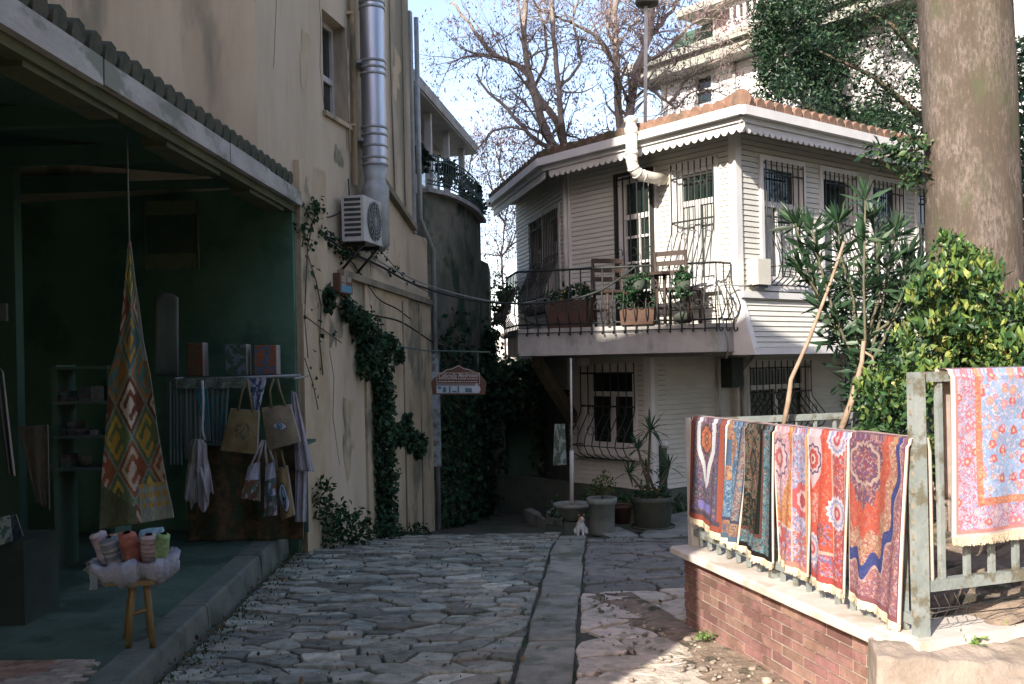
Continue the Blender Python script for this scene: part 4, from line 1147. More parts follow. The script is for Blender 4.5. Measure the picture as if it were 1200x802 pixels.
# upper windows
for k,(a,c,p,q) in enumerate((w1,w2,w3,w4)):
    o=window(UR,a,c,p,q); grille(UR,o,a+.02,c-.02,p-.02,q,8,.20)
    b=MB(); UR.box(b,a-.1,c+.1,.0,.09,p-.10,p-.066); b.build('sill',M['white'],o)
o=window(UL,*lw,transom=.70); grille(UL,o,lw[0]-.02,lw[1]+.02,lw[2]-.30,lw[3]+.06,8,.26,.0,.0085,.60)
b=MB(); UL.box(b,lw[0]-.1,lw[1]+.1,.0,.09,lw[2]-.10,lw[2]-.066); b.build('sill',M['white'],o)
o=window(UL,*dr_,name='balcony_door',transom=.74,mull=False,curtain=False,casing=.055)
b=MB(); 
for z in (2.55,2.95,3.3): UL.box(b,dr_[0]+.08,dr_[1]-.08,-.099,-.05,z,z+.035)
UL.box(b,dr_[0]+.32,dr_[0]+.345,-.099,-.055,2.2,3.6); b.build_each('glazing_bar',M['white'],o)
grille(UL,o,dr_[0],dr_[1],dr_[2],dr_[3],6,0,0,.010)
b=MB(); 
for (a,c,p,q) in ((dr_[0]-.03,dr_[0]+.02,dr_[2],dr_[3]+.02),(dr_[1]-.02,dr_[1]+.03,dr_[2],dr_[3]+.02),(dr_[0]-.03,dr_[1]+.03,dr_[3]+.021,dr_[3]+.06)): UL.box(b,a,c,.038,.075,p,q)
b.build('grille_frame',M['iron'],o)
for fwk in (fw1,fw2):
    o=window(UF,*fwk,fm=M['white_dirty']); grille(UF,o,fwk[0]-.03,fwk[1]+.03,fwk[2]-.1,fwk[3],9,.22)
o=window(LL,*lo1,transom=.68,curtain=False); grille(LL,o,lo1[0]-.05,lo1[1]+.05,lo1[2]-.12,lo1[3]+.06,8,.24)
b=MB(); LL.box(b,lo1[0]-.12,lo1[1]+.12,.0,.10,lo1[2]-.11,lo1[2]-.066)
for i in range(8): ring(b,LL.p(lo1[0]+.02+i*.135,lo1[2]-.19,.11),LL.D,UP,.028,.006)
b.build('sill',M['white_dirty'],o)
for lk in (lo2,lo3):
    o=window(LR,*lk,transom=.64,curtain=False); grille(LR,o,lk[0]-.02,lk[1]+.02,lk[2]-.05,lk[3]+.05,11,.26)

# roof
OV=.5; ez=4.55; SL=.27
E=UL.p(0,0,OV)+UR.N*OV; E2=E+UL.D*3.55; E3=E2+UF.D*3.7; E4=E+UR.D*7.3
def rise(p,w): return SL*max(0.0,-( (Vector((p.x,p.y,0))-E).dot(w.N)))
R1=E-(UL.N+UR.N)*2.6; R2=R1+UR.D*4.6; rz=ez+SL*2.6
Z=lambda p,z: Vector((p.x,p.y,z))
b=MB(); b.quad(Z(E,ez),Z(E2,ez),Z(R1,rz)); b.quad(Z(E2,ez),Z(E3,ez),Z(R1,rz)); b.quad(Z(E4,ez),Z(E,ez),Z(R1,rz),Z(R2,rz)); b.quad(Z(E3,ez),Z(R2,rz),Z(R1,rz)); b.quad(Z(E4,ez),Z(R2,rz),Z(E3,ez))
roof=b.build('roof',M['tile_moss'],house)
def tiles(name,w,length,m,t0,t1,ori,seed,limit):
    b=MB(); rg=random.Random(seed); t=t0
    while t<t1:
        p=ori+w.D*t; top=limit(t); q0=Z(p,ez+.03)+w.N*.05; 
        n=max(1,int(top/.33)); rows=min(n,8)
        for k in range(rows):
            a=k*.33; c=min(a+.37,top); j=rg.uniform(-.012,.012)
            pa=p-w.N*a+w.D*j; pc=p-w.N*c+w.D*j
            b.tube([Z(pa,ez+.035+SL*a+.012)+w.N*(.04 if k==0 else 0),Z(pc,ez+.03+SL*c)],[.082,.068],7)
        t+=.185
    b.build(name,m,roof)
tiles('tile_row',UL,3.55,M['tile'],.12,1.75,E,1,lambda t:min(2.6,t*1.0+.05))
tiles('tile_row',UL,3.55,M['tile_moss'],1.78,3.5,E,2,lambda t:max(.25,min(2.6,(3.55-t)*1.6)))
tiles('tile_row',UR,7.2,M['tile'],.12,7.2,E,3,lambda t:min(2.6,t*1.0+.05))
tiles('tile_row',UF,3.7,M['tile_moss'],.1,3.7,E2,4,lambda t:min(1.6,t+.2))
b=MB()
for k in range(9):
    a=E.lerp(R1,k/9); c=E.lerp(R1,(k+1.12)/9); b.tube([Z(a,ez+.09+SL*2.6*k/9),Z(c,ez+.06+SL*2.6*(k+1.1)/9)],[.115,.095],9)
b.build('hip_tile',M['tile'],roof)
# gutters, fascia, valance
s=MB()
for (p,w,L) in ((E,UL,3.55),(E,UR,7.3),(E2,UF,3.7)):
    b=MB(); v=MB(); mt=(p+w.D*L/2)
    b.obox(Z(mt,ez-.055)+w.N*.035,w.D,w.N,UP,(L+.08,.10,.11))
    b.obox(Z(mt,ez-.14)-w.N*.02,w.D,w.N,UP,(L,.03,.07))
    n=int(L/.115)
    for k in range(n):
        a=p+w.D*(k*.115); c=p+w.D*((k+1)*.115); k0=len(v.v)
        prof=[0,.028,.045,.05,.045,.028,0]
        for side in (0,1):
            for i in range(7):
                q=a.lerp(c,i/6)-w.N*(.035+.016*side)
                v.v.append((q.x,q.y,ez-.24-prof[i]))
            for i in range(7):
                q=a.lerp(c,i/6)-w.N*(.035+.016*side); v.v.append((q.x,q.y,ez-.176))
        for i in range(6):
            v.face((k0+i,k0+i+1,k0+7+i+1,k0+7+i)); v.face((k0+14+i+1,k0+14+i,k0+21+i,k0+21+i+1)); v.face((k0+i,k0+14+i,k0+14+i+1,k0+i+1))
    b.build('gutter',M['white'],house); v.build('valance',M['white'],house)
pl=[E,E4,UR.p(6.6,0,-.1),UR.p(0,0,-.1)+UL.N*-.1,UL.p(3.1,0,-.1),UF.p(3.2,0,-.1),E3,E2]
for i,(p,q,r_,t_) in enumerate(((E,E4,UR.p(6.6,0,-.15),UR.p(0,0,-.15)),(E,E2,UL.p(3.12,0,-.15),UL.p(0,0,-.15)),(E2,E3,UF.p(3.25,0,-.15),UF.p(0,0,-.15)))):
    s.quad(Z(p,ez-.10),Z(q,ez-.10),Z(r_,ez-.08),Z(t_,ez-.08))
s.build('soffit',M['soffit'],house)
# ventilation pipe through the eave
t,z=UL.px(781,211); p0=UL.p(t,z,0)
P=[p0,p0+UL.N*.30,p0+UL.N*.46+UP*.01,p0+UL.N*.56+UP*.035,p0+UL.N*.625+UP*.09,p0+UL.N*.65+UP*.17,p0+UL.N*.65+UP*.62]
b=MB(); b.tube(P,.075,16)
vp=b.build('vent_pipe',M['pvc'],house)
b=MB()
top=P[-1]
b.lathe((top.x,top.y,top.z),[(.075,-.1),(.088,-.09),(.088,-.02),(.07,.0),(.07,.05),(.09,.06),(.085,.10),(.05,.13),(.0,.14)],16)
b.lathe((top.x,top.y,top.z-.34),[(.075,-.03),(.086,-.025),(.086,.025),(.075,.03)],16)
for k in range(2,6): 
    q=P[k]; dd=(P[k+1]-P[k-1]).normalized(); a_=dd.orthogonal().normalized(); c_=dd.cross(a_); ring(b,q,a_,c_,.076,.007,14)
dd=UL.N; ring(b,P[0]+UL.N*.03,UL.D,UP,.085,.012,14)
b.build_each('collar',M['pvc'],vp)
b=MB(); b.tube([UL.p(1.42,4.36,.03),UL.p(1.42,2.1,.03)],.012,6); b.tube([UL.p(3.06,4.42,.06),UL.p(3.06,1.75,.06)],.035,8)
b.build_each('downpipe',M['white_dirty'],house)
# mast on the roof ridge
b=MB(); t_=at(755,150,14.3); b.tube([t_-UP*.5,at(757,0,14.3)],.026,8); ms=b.build('mast',M['white_dirty'],house); b=MB(); b.lathe(at(758,6,14.3),[(.03,-.02),(.16,.0),(.17,.05),(.06,.12),(0,.13)],14); b.build('cap',M['darkpot'],ms)
# meter box and pipes
b=MB(); t,z=UR.px(881,320); UR.box(b,t-.14,t+.12,.03,.20,z-.16,z+.16); mb=b.build('meter_box',mat('meter_cream',(.60,.57,.49),(.54,.51,.44),.5,4),house)
b=MB(); UR.box(b,t-.10,t+.08,.10,.18,z-.20,z-.165); b.build('meter_cover',M['iron'],mb)
b=MB()
t,z=LR.px(839,430); 
b.tube([LR.p(t,1.64,.06),LR.p(t,-.1,.06)],.022,6); b.tube([LR.p(t+.36,1.64,.08),LR.p(t+.36,-.1,.08)],.045,8); b.tube([LR.p(t+.36,1.3,.10),LR.p(t+.75,1.64,.10)],.03,8)
b.tube([LR.p(t+.56,1.64,.06),LR.p(t+.56,-.1,.06)],.04,8)
b.build_each('waste_pipe',M['white_dirty'],house)
b=MB(); LR.box(b,t+.08,t+.34,.02,.22,1.2,1.62); b.build('outdoor_unit',M['ac_dark'],house)
b=MB(); b.lathe(LL.p(1.0,1.66,.30),[(.0,-.12),(.08,-.10),(.11,-.05),(.10,0)],14); b.build('globe_lamp',M['white_dirty'],house)

# balcony
FR=UL.p(.06,0,.34); q=at(607,400,12.9); FL=Vector((q.x,q.y,0)); FB=Vector((q.x-.14,13.85,0)); FC=UF.p(1.9,0,0)
b=MB(); poly=[FR,UL.p(.06,0,-.05),UL.p(3.1,0,-.05),UF.p(1.9,0,-.05),FB,FL]
b.prism([(p.x,p.y) for p in poly],1.70,2.05); bal=b.build('balcony',M['concrete'],house)
b=MB()
runs=[(FR-UL.N*.0,FL),(FL,FB),(UL.p(.06,0,.06),FR)]
zr=2.79
for (a,c) in runs:
    d=c-a; L=d.length; d.normalize(); n_=Vector((-d.y,d.x,0))
    if n_.dot(Vector((0,-1,0)))<0 and abs(n_.y)>.4: n_=-n_
    if abs(n_.y)<=.4 and n_.x>0 and a is FL: n_=-n_
    b.tube([a+UP*zr,c+UP*zr],.015,6); b.tube([a+n_*.02+UP*2.10,c+n_*.02+UP*2.10],.014,5); b.tube([a+n_*.03+UP*1.99,c+n_*.03+UP*1.99],.007,4)
    n=max(1,round(L/.142))
    for k in range(n+1):
        o=a+d*(L*k/n)
        b.tube([o+UP*zr,o+UP*2.62,o+n_*.015+UP*2.52,o+n_*.10+UP*2.36,o+n_*.135+UP*2.26,o+n_*.10+UP*2.16,o+n_*.03+UP*2.08,o+n_*.03+UP*1.99,o+n_*.05+UP*1.955,o+n_*.085+UP*1.965,o+n_*.085+UP*1.995],.0095,5)
        if k<n:
            m_=a+d*(L*(k+.5)/n); ring(b,m_+n_*.08+UP*2.30,d,UP,.04,.0055); 
            if k%2==0: b.blob(m_+n_*.08+UP*2.35,.018,5,4)
b.build('railing',M['iron'],bal)
b=MB(); a=FR-UL.N*.02; b.quad(FR+UP*2.052,FL+UP*2.052,FL+UP*2.056,FR+UP*2.056)
b=MB(); p0=at(629,424,13.3); p1=at(671,490,14.55); b.obox((p0+p1)/2,(p1-p0),(p1-p0).cross(UP),(p1-p0).cross((p1-p0).cross(UP)),((p1-p0).length,.13,.16)); b.build('brace',M['oldwood'],house)

# balcony furniture (dark silhouettes behind the railing)
def on_balcony(px,y): r,dn=rd(px,350); return Vector((r*y,y,2.06))
def chair(px,y,rz,lab):
    o=on_balcony(px,y); root=empty('balcony_chair',o,lab,'chair','chairs on the balcony')
    R=Matrix.Rotation(rz,3,'Z'); ax=R@Vector((1,0,0)); ay=R@Vector((0,1,0))
    for i,(x,yy) in enumerate(((-.2,-.2),(.2,-.2),(-.2,.2),(.2,.2))):
        b=MB(); h=.43 if yy<0 else .88
        b.tube([o+ax*x+ay*yy,o+ax*x+ay*(yy+(.08 if yy>0 else 0))+UP*h],.021,5); b.build('leg',M['wood_red'],root)
    b=MB(); b.obox(o+UP*.43,ax,ay,UP,(.46,.46,.035)); b.build('seat',M['wood_red'],root)
    b=MB()
    for z in (.62,.74,.86): b.obox(o+ay*.26+UP*z,ax,ay,UP,(.42,.02,.06))
    b.build('backrest',M['wood_red'],root)
    b=MB()
    for s_ in (-.2,.2): b.obox(o+ax*s_+UP*.2,ay,ax,UP,(.4,.02,.03))
    b.build_each('stretcher',M['wood_red'],root)
chair(722,12.75,.3,'dark wooden chair on the balcony at the wall side of the open door')
chair(796,12.45,2.6,'dark wooden chair on the balcony under the tall lit window')
o=on_balcony(758,12.5); t_=empty('balcony_table',o,'small dark wooden table between the two balcony chairs','table')
b=MB(); b.obox(o+UP*.62,Vector(dl+(0,)),Vector(nl+(0,)),UP,(.75,.26,.035)); b.build('tabletop',M['wood_red'],t_)
for s_ in (-.3,.3):
    b=MB(); b.tube([o+Vector(dl+(0,))*s_,o+Vector(dl+(0,))*s_+UP*.6],.022,5); b.build('leg',M['wood_red'],t_)
def planter_box(px0,px1,y,h,lab,flow,pm=None):
    a,c=on_balcony(px0,y),on_balcony(px1,y-.0); d=(FL-FR).normalized(); n_=Vector((-d.y,d.x,0))
    m_=(a+c)/2; L=(a-c).length
    root=empty('planter_box',m_,lab,'planter','planters on the balcony')
    b=MB(); b.obox(m_+UP*h/2,d,n_,UP,(L*.92,.2,h),1.08); b.build('box',pm or M['terracotta_pot'],root)
    C=[m_+d*random.uniform(-.45,.45)*L+UP*(h+random.uniform(.03,.16)) for k in range(9)]
    leaf_mesh('plant',cluster_pts(C,46,.10),(.035,.08),.6,G_DARK+flow,M['leafmatte'],root)
planter_box(640,690,12.98,.34,'long clay planter with yellow flowers on the shaded end of the balcony',[(.34,.26,.05,.35)])
planter_box(727,768,12.48,.2,'small clay planter of dark leaves on the balcony below the door',[(.25,.04,.05,.2)])
o=on_balcony(682,12.97); b=MB(); b.lathe(o-UP*.0+Vector((.0,.16,0)),[(.13,0),(.17,.1),(.2,.3),(.21,.36),(.19,.36),(.18,.3)],16); o_=b.build('clay_urn',M['terracotta_pot']); tag(o_,'tall brown clay urn on the balcony beside the yellow flowers','pot')
o=on_balcony(800,12.3); b=MB(); b.blob(o+UP*.07,.085,10,7,.08,(1.5,1,.85),3); o_=b.build('balcony_stone',M['darkpot']); tag(o_,'dark rounded bundle lying on the balcony floor under the chair','bundle')
def hang_plant(px,py,y,r,lab,n=260,flow=()):
    c=at(px,py,y); root=empty('hanging_plant',c-UP*r,lab,'plant','plants hung on the balcony railing')
    C=[c+Vector((random.uniform(-1,1)*r*.7,random.uniform(-.5,.5)*r,random.uniform(-1,.9)*r)) for k in range(8)]
    leaf_mesh('foliage',cluster_pts(C,n//8,r*.6),(.035,.085),.55,G_DARK+list(flow),M['leafmatte'],root,droop=.5)
    b=MB(); b.lathe(c-UP*r*.9,[(.05,-.02),(.085,.02),(.1,.12),(.09,.12)],12,cap=True); b.build('pot',M['darkpot'],root)
hang_plant(747,328,12.22,.15,'dark leafy plant in a pot hung on the railing before the balcony door')
hang_plant(800,330,12.05,.13,'trailing plant hung on the sunny end of the balcony railing')
hang_plant(590,336,13.4,.20,'big leafy basket hung on the shaded outer end of the balcony railing',360)
hang_plant(586,368,13.6,.12,'lower small plant hung beneath the big basket at the balcony end')
# ---------------------------------------------------------------- retaining wall, fence, garden
FW=W((1.60,3.95),(-.5,2.2),(-.975,-.2216))      # the fence over the brick wall, from the tall post to the far post
FLn=2.256
UFN=W((1.60,3.95),(.94,.34),(.34,-.94))         # the fence towards the garden gate
FFN=W((1.10,6.15),(.955,.30),(.30,-.955))       # far garden fence
zc_=lambda t:.478-.010*t
wallo=empty('brick_wall',FW.p(1.1,-.1,.1),'low red brick retaining wall with a pale marble coping under the hanging rugs','wall')
b=MB(); rg=random.Random(21)
oF=.06
row=0; z=-.14
while z<.41:
    t=-.12-(.11 if row%2 else 0)
    while t<2.26:
        t1=min(t+.205,2.275); 
        if t1-t>.04 and t1>.1:
            k=rg.uniform(.75,1.2); b.col=(.235*k,.135*k*rg.uniform(.9,1.1),.115*k)
            FW.box(b,max(t,.06)+.004,t1-.004,oF-.05,oF+rg.uniform(-.004,.004),z+.004,z+.047)
        t+=.213
    z+=.053; row+=1
b.build('brick_face',mat('brick',(.85,.85,.85),(1.15,1.1,1.05),.9,14,bump=.5,tint=True,c3=(.75,.7,.66),s3=5),wallo,color=True)
b=MB(); FW.box(b,.05,2.27,-.20,oF-.008,-.3,.405); 
p=FW.p(2.44,0,oF-.006)
b.build('mortar',mat('mortar',(.36,.29,.24),(.28,.23,.19),.95,12,bump=.4),wallo)
b=MB(); t=.14; rg=random.Random(5)
for (a,c) in ((.06,.85),(.855,1.60),(1.605,2.295)):
    j=rg.uniform(-.004,.004)
    k0=len(b.v)
    for tt in (a,c):
        for (o,z) in ((-.12,.405),(oF+.07,.412),(oF+.08,.42),(oF+.08,.450),(oF+.065,.460),(-.12,.466)):
            b.v.append(tuple(FW.p(tt,z+j+(zc_(tt)-.462),o)))
    for q in range(6): b.face((k0+q,k0+(q+1)%6,k0+6+(q+1)%6,k0+6+q))
    b.face(tuple(k0+q for q in range(5,-1,-1))); b.face(tuple(k0+6+q for q in range(6)))
b.build('coping',M['marble'],wallo)
# end face of the wall towards the house
b=MB()
# rough concrete pier and bank at the street corner
def bank(name,fn,nu,nv,m,amp,seed,parent=None,kind=None):
    b=MB(); b.smooth=True; rg=np.random.default_rng(seed)
    n1=nu+1
    for j in range(nv+1):
        for i in range(n1):
            u,v=i/nu,j/nv; p=Vector(fn(u,v))
            k=amp*((float(vnoise(np.array(p.x*7.0),np.array(p.y*7.0+p.z*6),seed))-.5)*1.2+(float(vnoise(np.array(p.x*19.0),np.array(p.y*19.0+p.z*15),seed+1))-.5)*.7+(float(vnoise(np.array(p.x*43.0),np.array(p.y*43.0+p.z*39),seed+2))-.5)*.3)
            b.v.append((p.x,p.y,p.z+k))
    for j in range(nv):
        for i in range(nu): b.face((j*n1+i,j*n1+i+1,(j+1)*n1+i+1,(j+1)*n1+i))
    return b.build(name,m,parent,kind)
c0=FW.p(.12,0,oF+.10); c1=FW.p(-.10,0,oF+.20); c2=UFN.p(.45,0,.62); c3=UFN.p(3.2,0,.9)
top0=FW.p(.12,.47,-.18); top1=UFN.p(.02,.475,-.06); top2=UFN.p(1.0,.475,-.06); top3=UFN.p(3.2,.475,-.06)
def bankfn(u,v):
    # u along the bank, v from the top edge down to the street
    ks=[0,.18,.5,1]
    def lerp4(a,u):
        for i in range(3):
            if u<=ks[i+1]+1e-9:
                f=(u-ks[i])/(ks[i+1]-ks[i]); return a[i].lerp(a[i+1],f)
        return a[-1]
    top=lerp4([top0,top1,top2,top3],u); shoulder=lerp4([Vector((c0.x,c0.y,.465)),Vector((c1.x,c1.y,.45)),UFN.p(.62,.39,.36),UFN.p(3.2,.36,.55)],u); bot=lerp4([Vector((c0.x-.01,c0.y,-.05)),Vector((c1.x-.03,c1.y-.03,-.05)),UFN.p(.45,-.05,.80),UFN.p(3.2,.02,1.3)],u)
    if v<.45: return top.lerp(shoulder,v/.45)
    return shoulder.lerp(bot,(v-.45)/.55)
o=bank('concrete_bank',bankfn,90,60,M['rough_conc'],.035,3); tag(o,'rough tan concrete bank at the foot of the tall fence post','embankment')
# paved edge under the gate fence
b=MB(); UFN.box(b,-.06,3.4,-.20,.06,.40,.488); o=b.build('stone_edging',M['marble']); tag(o,'pale stone edging under the fence of the flowery blue rug','edging')
# garden soil
def gfn(u,v):
    a=FW.p(.0,0,-.18).lerp(FW.p(2.3,0,-.13),v); c=Vector((9.0,6.4,0)).lerp(Vector((9.0,9.2,0)),v)
    p=a.lerp(c,u**1.4); p.z=.43+.10*min(1,u*5)+.25*u; return p
bank('garden_soil',gfn,110,40,M['soil'],.05,6,None,'structure')
b=MB(); b.prism([(q.x,q.y) for q in (FW.p(2.3,0,-.13),FW.p(2.42,0,-.13),Vector((9,9.5,0)),Vector((9,9.1,0)))],-.5,.44)
o=b.build('garden_kerb_wall',M['rough_conc']); tag(o,'low concrete wall under the far rail of the garden','wall')

fence=empty('iron_fence',FW.p(1.1,.47,0),'weathered grey green iron fence on the brick wall, carrying six patterned rugs','fence')
b=MB()
for t in (-.0,): FW.box(b,t-.025,t+.025,-.025,.025,.478,1.535)
pst=b.build('post',M['fence'],fence)
b=MB()
for k in range(16): 
    z=.56+k*.062; FW.box(b,-.007,.007,.025,.028,z,z+.022)
b.build('slot_row',mat('slot_rust',(.28,.22,.16),(.13,.15,.12),.8,30),pst)
b=MB(); FW.box(b,-.05,.045,-.05,.045,.472,.484); b.build('foot_plate',M['fence'],pst)
b=MB(); FW.box(b,2.22,2.275,-.03,.03,.455,1.245); b.build('post',M['white_dirty'],fence)
b=MB(); FW.box(b,1.20,1.245,-.025,.02,.462,.62); b.build('post',M['fence'],fence)
for (z,h) in ((1.235,.035),(.545,.04)):
    b=MB(); FW.box(b,.035,2.22,-.018,.018,z-h/2,z+h/2); b.build('rail',M['fence'],fence)
nb=17
for k in range(nb):
    t=.10+k*(2.05/(nb-1)); b=MB(); FW.box(b,t-.010,t+.010,-.010,.010,.47,1.22); b.build('bar',M['fence'],fence)
gf=empty('gate_fence',UFN.p(1.2,.48,0),'taller grey green iron fence behind the flowery blue rug','fence')
for (z,h) in ((1.515,.04),(.685,.045)):
    b=MB(); UFN.box(b,.036,3.4,-.02,.02,z-h/2,z+h/2); b.build('rail',M['fence'],gf)
for k in range(14):
    t=.11+k*.128; b=MB(); UFN.box(b,t-.011,t+.011,-.011,.011,.705,1.50); b.build('bar',M['fence'],gf)
b=MB(); UFN.box(b,3.36,3.44,-.03,.03,.45,1.54); b.build('post',M['fence'],gf)
b=MB()
for k in range(3):
    zz=.56+.02*k; b.tube([UFN.p(.02,zz,.03),UFN.p(.25,zz+.012*math.sin(k*2),.02),UFN.p(.6,zz-.01+.02*math.sin(k),.01),UFN.p(1.6,zz-.03,.01)],.0025,4)
for k in range(4):
    t=.04+.05*k; b.tube([UFN.p(t,.55,.02),UFN.p(t+.03,.60,.03),UFN.p(t+.01,.65,.02)],.0022,4)
b.build('tangled_wire',M['iron'],gf)
ff=empty('garden_rail',FFN.p(1.2,.4,0),'dark green iron rail along the far side of the garden, before the house','fence')
b=MB(); FFN.box(b,0.03,3.2,-.018,.018,1.20,1.24); b.build('rail',M['fence'],ff)
b=MB(); FFN.box(b,0.03,3.2,-.012,.012,.50,.53); b.build('rail',M['fence_dark'],ff)
for k in range(21):
    t=.16+k*.145; b=MB(); FFN.box(b,t-.009,t+.009,-.009,.009,.53,1.20); b.build('bar',M['fence'],ff)

# ---------------------------------------------------------------- rugs
CR=(.62,.53,.42)
def band(c,m,col): c[m]=col; return c
def base(U,col): return np.ones(U.shape+(3,))*np.array(col)
def motif(c,x,y,cell,cols,seed,where,thr=.5):
    """fine woven filling: small angular bits of several colours"""
    x=x+.007*(vnoise(x/.011,y/.011,seed)-.5)+.004*np.sin(y*420); y=y+.007*(vnoise(x/.010+7,y/.010,seed+1)-.5)+.004*np.sin(x*390)
    i=np.floor(x/(cell*.8)); j=np.floor(y/(cell*.62)); h=hsh(i,j,seed); k=hsh(i,j,seed+5)
    for q,col in enumerate(cols):
        m=where&(h>thr)&(k>=q/len(cols))&(k<(q+1)/len(cols)); c[m]=col
    return c
def rug1(U,V,w,h):
    x,y=U*w,V*h; c=base(U,(.075,.075,.15))
    c=motif(c,x,y,.013,[(.24,.09,.07),(.12,.14,.28),(.26,.22,.18),(.07,.10,.10),(.20,.12,.26)],1,V>-1,.35)
    cx_=.47; dx=np.abs(U-cx_); halo=np.interp(V,[0,.10,.30,.46,.60,.68],[.24,.27,.26,.14,.09,.0])
    c=band(c,(dx<halo+.06)&(V<.66),(.10,.06,.13)); c=motif(c,x,y,.011,[(.32,.22,.17),(.16,.16,.30),(.25,.08,.09)],2,(dx<halo+.06)&(V<.66),.4)
    c=band(c,(dx<halo)&(dx>halo-.10)&(V<.66),(.60,.63,.70))
    r=np.hypot((U-cx_)/.15,(V-.20)/.125)*(1+.06*np.cos(8*np.arctan2(V-.2,U-cx_)))
    c=band(c,(r<1.15)&(r>.98),(.10,.07,.08)); c=band(c,r<.98,(.52,.14,.06)); c=band(c,r<.55,(.28,.06,.05)); c=band(c,r<.36,(.50,.33,.15)); c=band(c,r<.2,(.08,.05,.07))
    c=motif(c,x,y,.012,[(.60,.26,.12),(.38,.08,.06)],7,(r<.98)&(r>.55),.6)
    e=(np.abs(V-.84)<.04)&(np.abs(U-.45)<.2); c=band(c,e,(.19,.17,.50))
    for (a,bb,col) in ((.0,.10,(.36,.085,.05)),(.10,.13,(.08,.06,.09)),(.86,.96,(.36,.085,.05)),(.83,.86,(.09,.08,.14))): c=band(c,(U>=a)&(U<bb),col)
    c=band(c,(V>.94),(.34,.08,.05)); c=band(c,(V>.90)&(V<.94)&(U>.1)&(U<.9),(.09,.07,.10))
    return c
def rug2(U,V,w,h):
    x,y=U*w,V*h; c=base(U,(.085,.20,.36)); c=motif(c,x,y,.012,[(.14,.30,.46),(.05,.11,.22),(.30,.38,.45)],3,V>-1,.35)
    q=U+.14*np.cos(V*15); m=(q<.38)&(V<.5); c=band(c,m,(.46,.23,.12)); c=motif(c,x,y,.014,[(.52,.34,.20),(.25,.10,.08),(.10,.18,.30)],4,m,.5)
    c=band(c,(U<.25)&(np.abs(V-.27)<.11),(.08,.15,.27))
    m=(U>.62)&(U<.92); c=band(c,m,(.17,.12,.15)); c=motif(c,x,y,.013,[(.40,.24,.17),(.12,.19,.30),(.30,.30,.28)],5,m,.4); c=band(c,(np.abs(U-.62)<.03)|(np.abs(U-.90)<.03),(.06,.07,.14))
    m=V>.83; c=band(c,m,(.30,.15,.10)); c=motif(c,x,y,.014,[(.42,.26,.16),(.09,.12,.2)],6,m,.45); c=band(c,V>.955,(.08,.15,.24)); c=band(c,np.abs(V-.83)<.012,(.07,.07,.12))
    return c
def rug3(U,V,w,h):
    x,y=U*w,V*h; c=base(U,(.022,.028,.022))
    m=(U<.68)&(V<.84); r=np.hypot((U-.3)/.38,(V-.3)/.28); c=motif(c,x,y,.015,[(.17,.08,.055),(.06,.09,.075),(.13,.12,.09)],8,m,.62); c=motif(c,x,y,.012,[(.24,.10,.07),(.10,.13,.11),(.20,.15,.11)],9,m&(r<1),.45)
    c=band(c,m&(r<.4)&(r>.28),(.05,.035,.03)); c=band(c,(U>.56)&(U<.68),(.014,.018,.015))
    m=((U>.68)&(U<.90))|((V>.84)&(V<.96)&(U<.9)); c=band(c,m,(.07,.17,.21)); c=motif(c,x,y,.012,[(.16,.30,.34),(.04,.08,.11),(.25,.12,.09),(.10,.22,.27)],10,m,.35)
    c=band(c,((np.abs(U-.68)<.02)&(V<.86))|((np.abs(V-.84)<.012)&(U<.7)),(.12,.05,.04)); c=band(c,(U>.9)|(V>.965),(.018,.016,.016))
    return c
def rose(c,U,V,cx_,cy_,rx,ry,cols,n=12):
    th=np.arctan2((V-cy_)/ry,(U-cx_)/rx); r=np.hypot((U-cx_)/rx,(V-cy_)/ry)*(1+.07*np.cos(n*th))
    for k,col in cols: c[r<k]=col
    return c
def rug4(U,V,w,h):
    x,y=U*w,V*h; c=base(U,(.58,.22,.06)); c=motif(c,x,y,.013,[(.62,.30,.09),(.52,.13,.05),(.60,.40,.26),(.45,.10,.08)],11,V>-1,.35)
    m=(np.abs(U-.16)<np.interp(V,[0,.1,.3,.46,.7],[.2,.3,.36,.16,0])); c=band(c,m,(.62,.40,.44)); c=motif(c,x,y,.012,[(.62,.50,.55),(.54,.20,.22),(.44,.30,.42)],12,m,.35)
    c=rose(c,U,V,.16,.24,.22,.13,[(1.1,(.16,.10,.20)),(.95,(.62,.44,.50)),(.6,(.50,.12,.13)),(.3,(.60,.45,.45))])
    m=U>.56; c=band(c,m,(.30,.33,.55)); c=motif(c,x,y,.013,[(.42,.45,.62),(.54,.14,.14),(.60,.48,.52),(.16,.19,.42)],13,m,.35)
    m=(V>.73)&(U<.9); c=band(c,m,(.50,.12,.12)); c=motif(c,x,y,.016,[(.36,.37,.56),(.60,.42,.44),(.55,.18,.12),(.16,.18,.36)],14,m,.4)
    c=rose(c,U,V,.80,.50,.25,.12,[(1,(.54,.10,.11)),(.62,(.62,.42,.44)),(.4,(.46,.08,.10))],8); c=rose(c,U,V,.12,.80,.2,.09,[(1,(.54,.09,.11)),(.5,(.62,.5,.5))],8)
    c=band(c,(np.abs(U-.56)<.014)|((np.abs(V-.73)<.008)&(U<.6)),(.62,.45,.42)); c=band(c,(np.abs(U-.92)<.03),(.64,.36,.16)); c=band(c,V>.96,(.52,.24,.18))
    return c
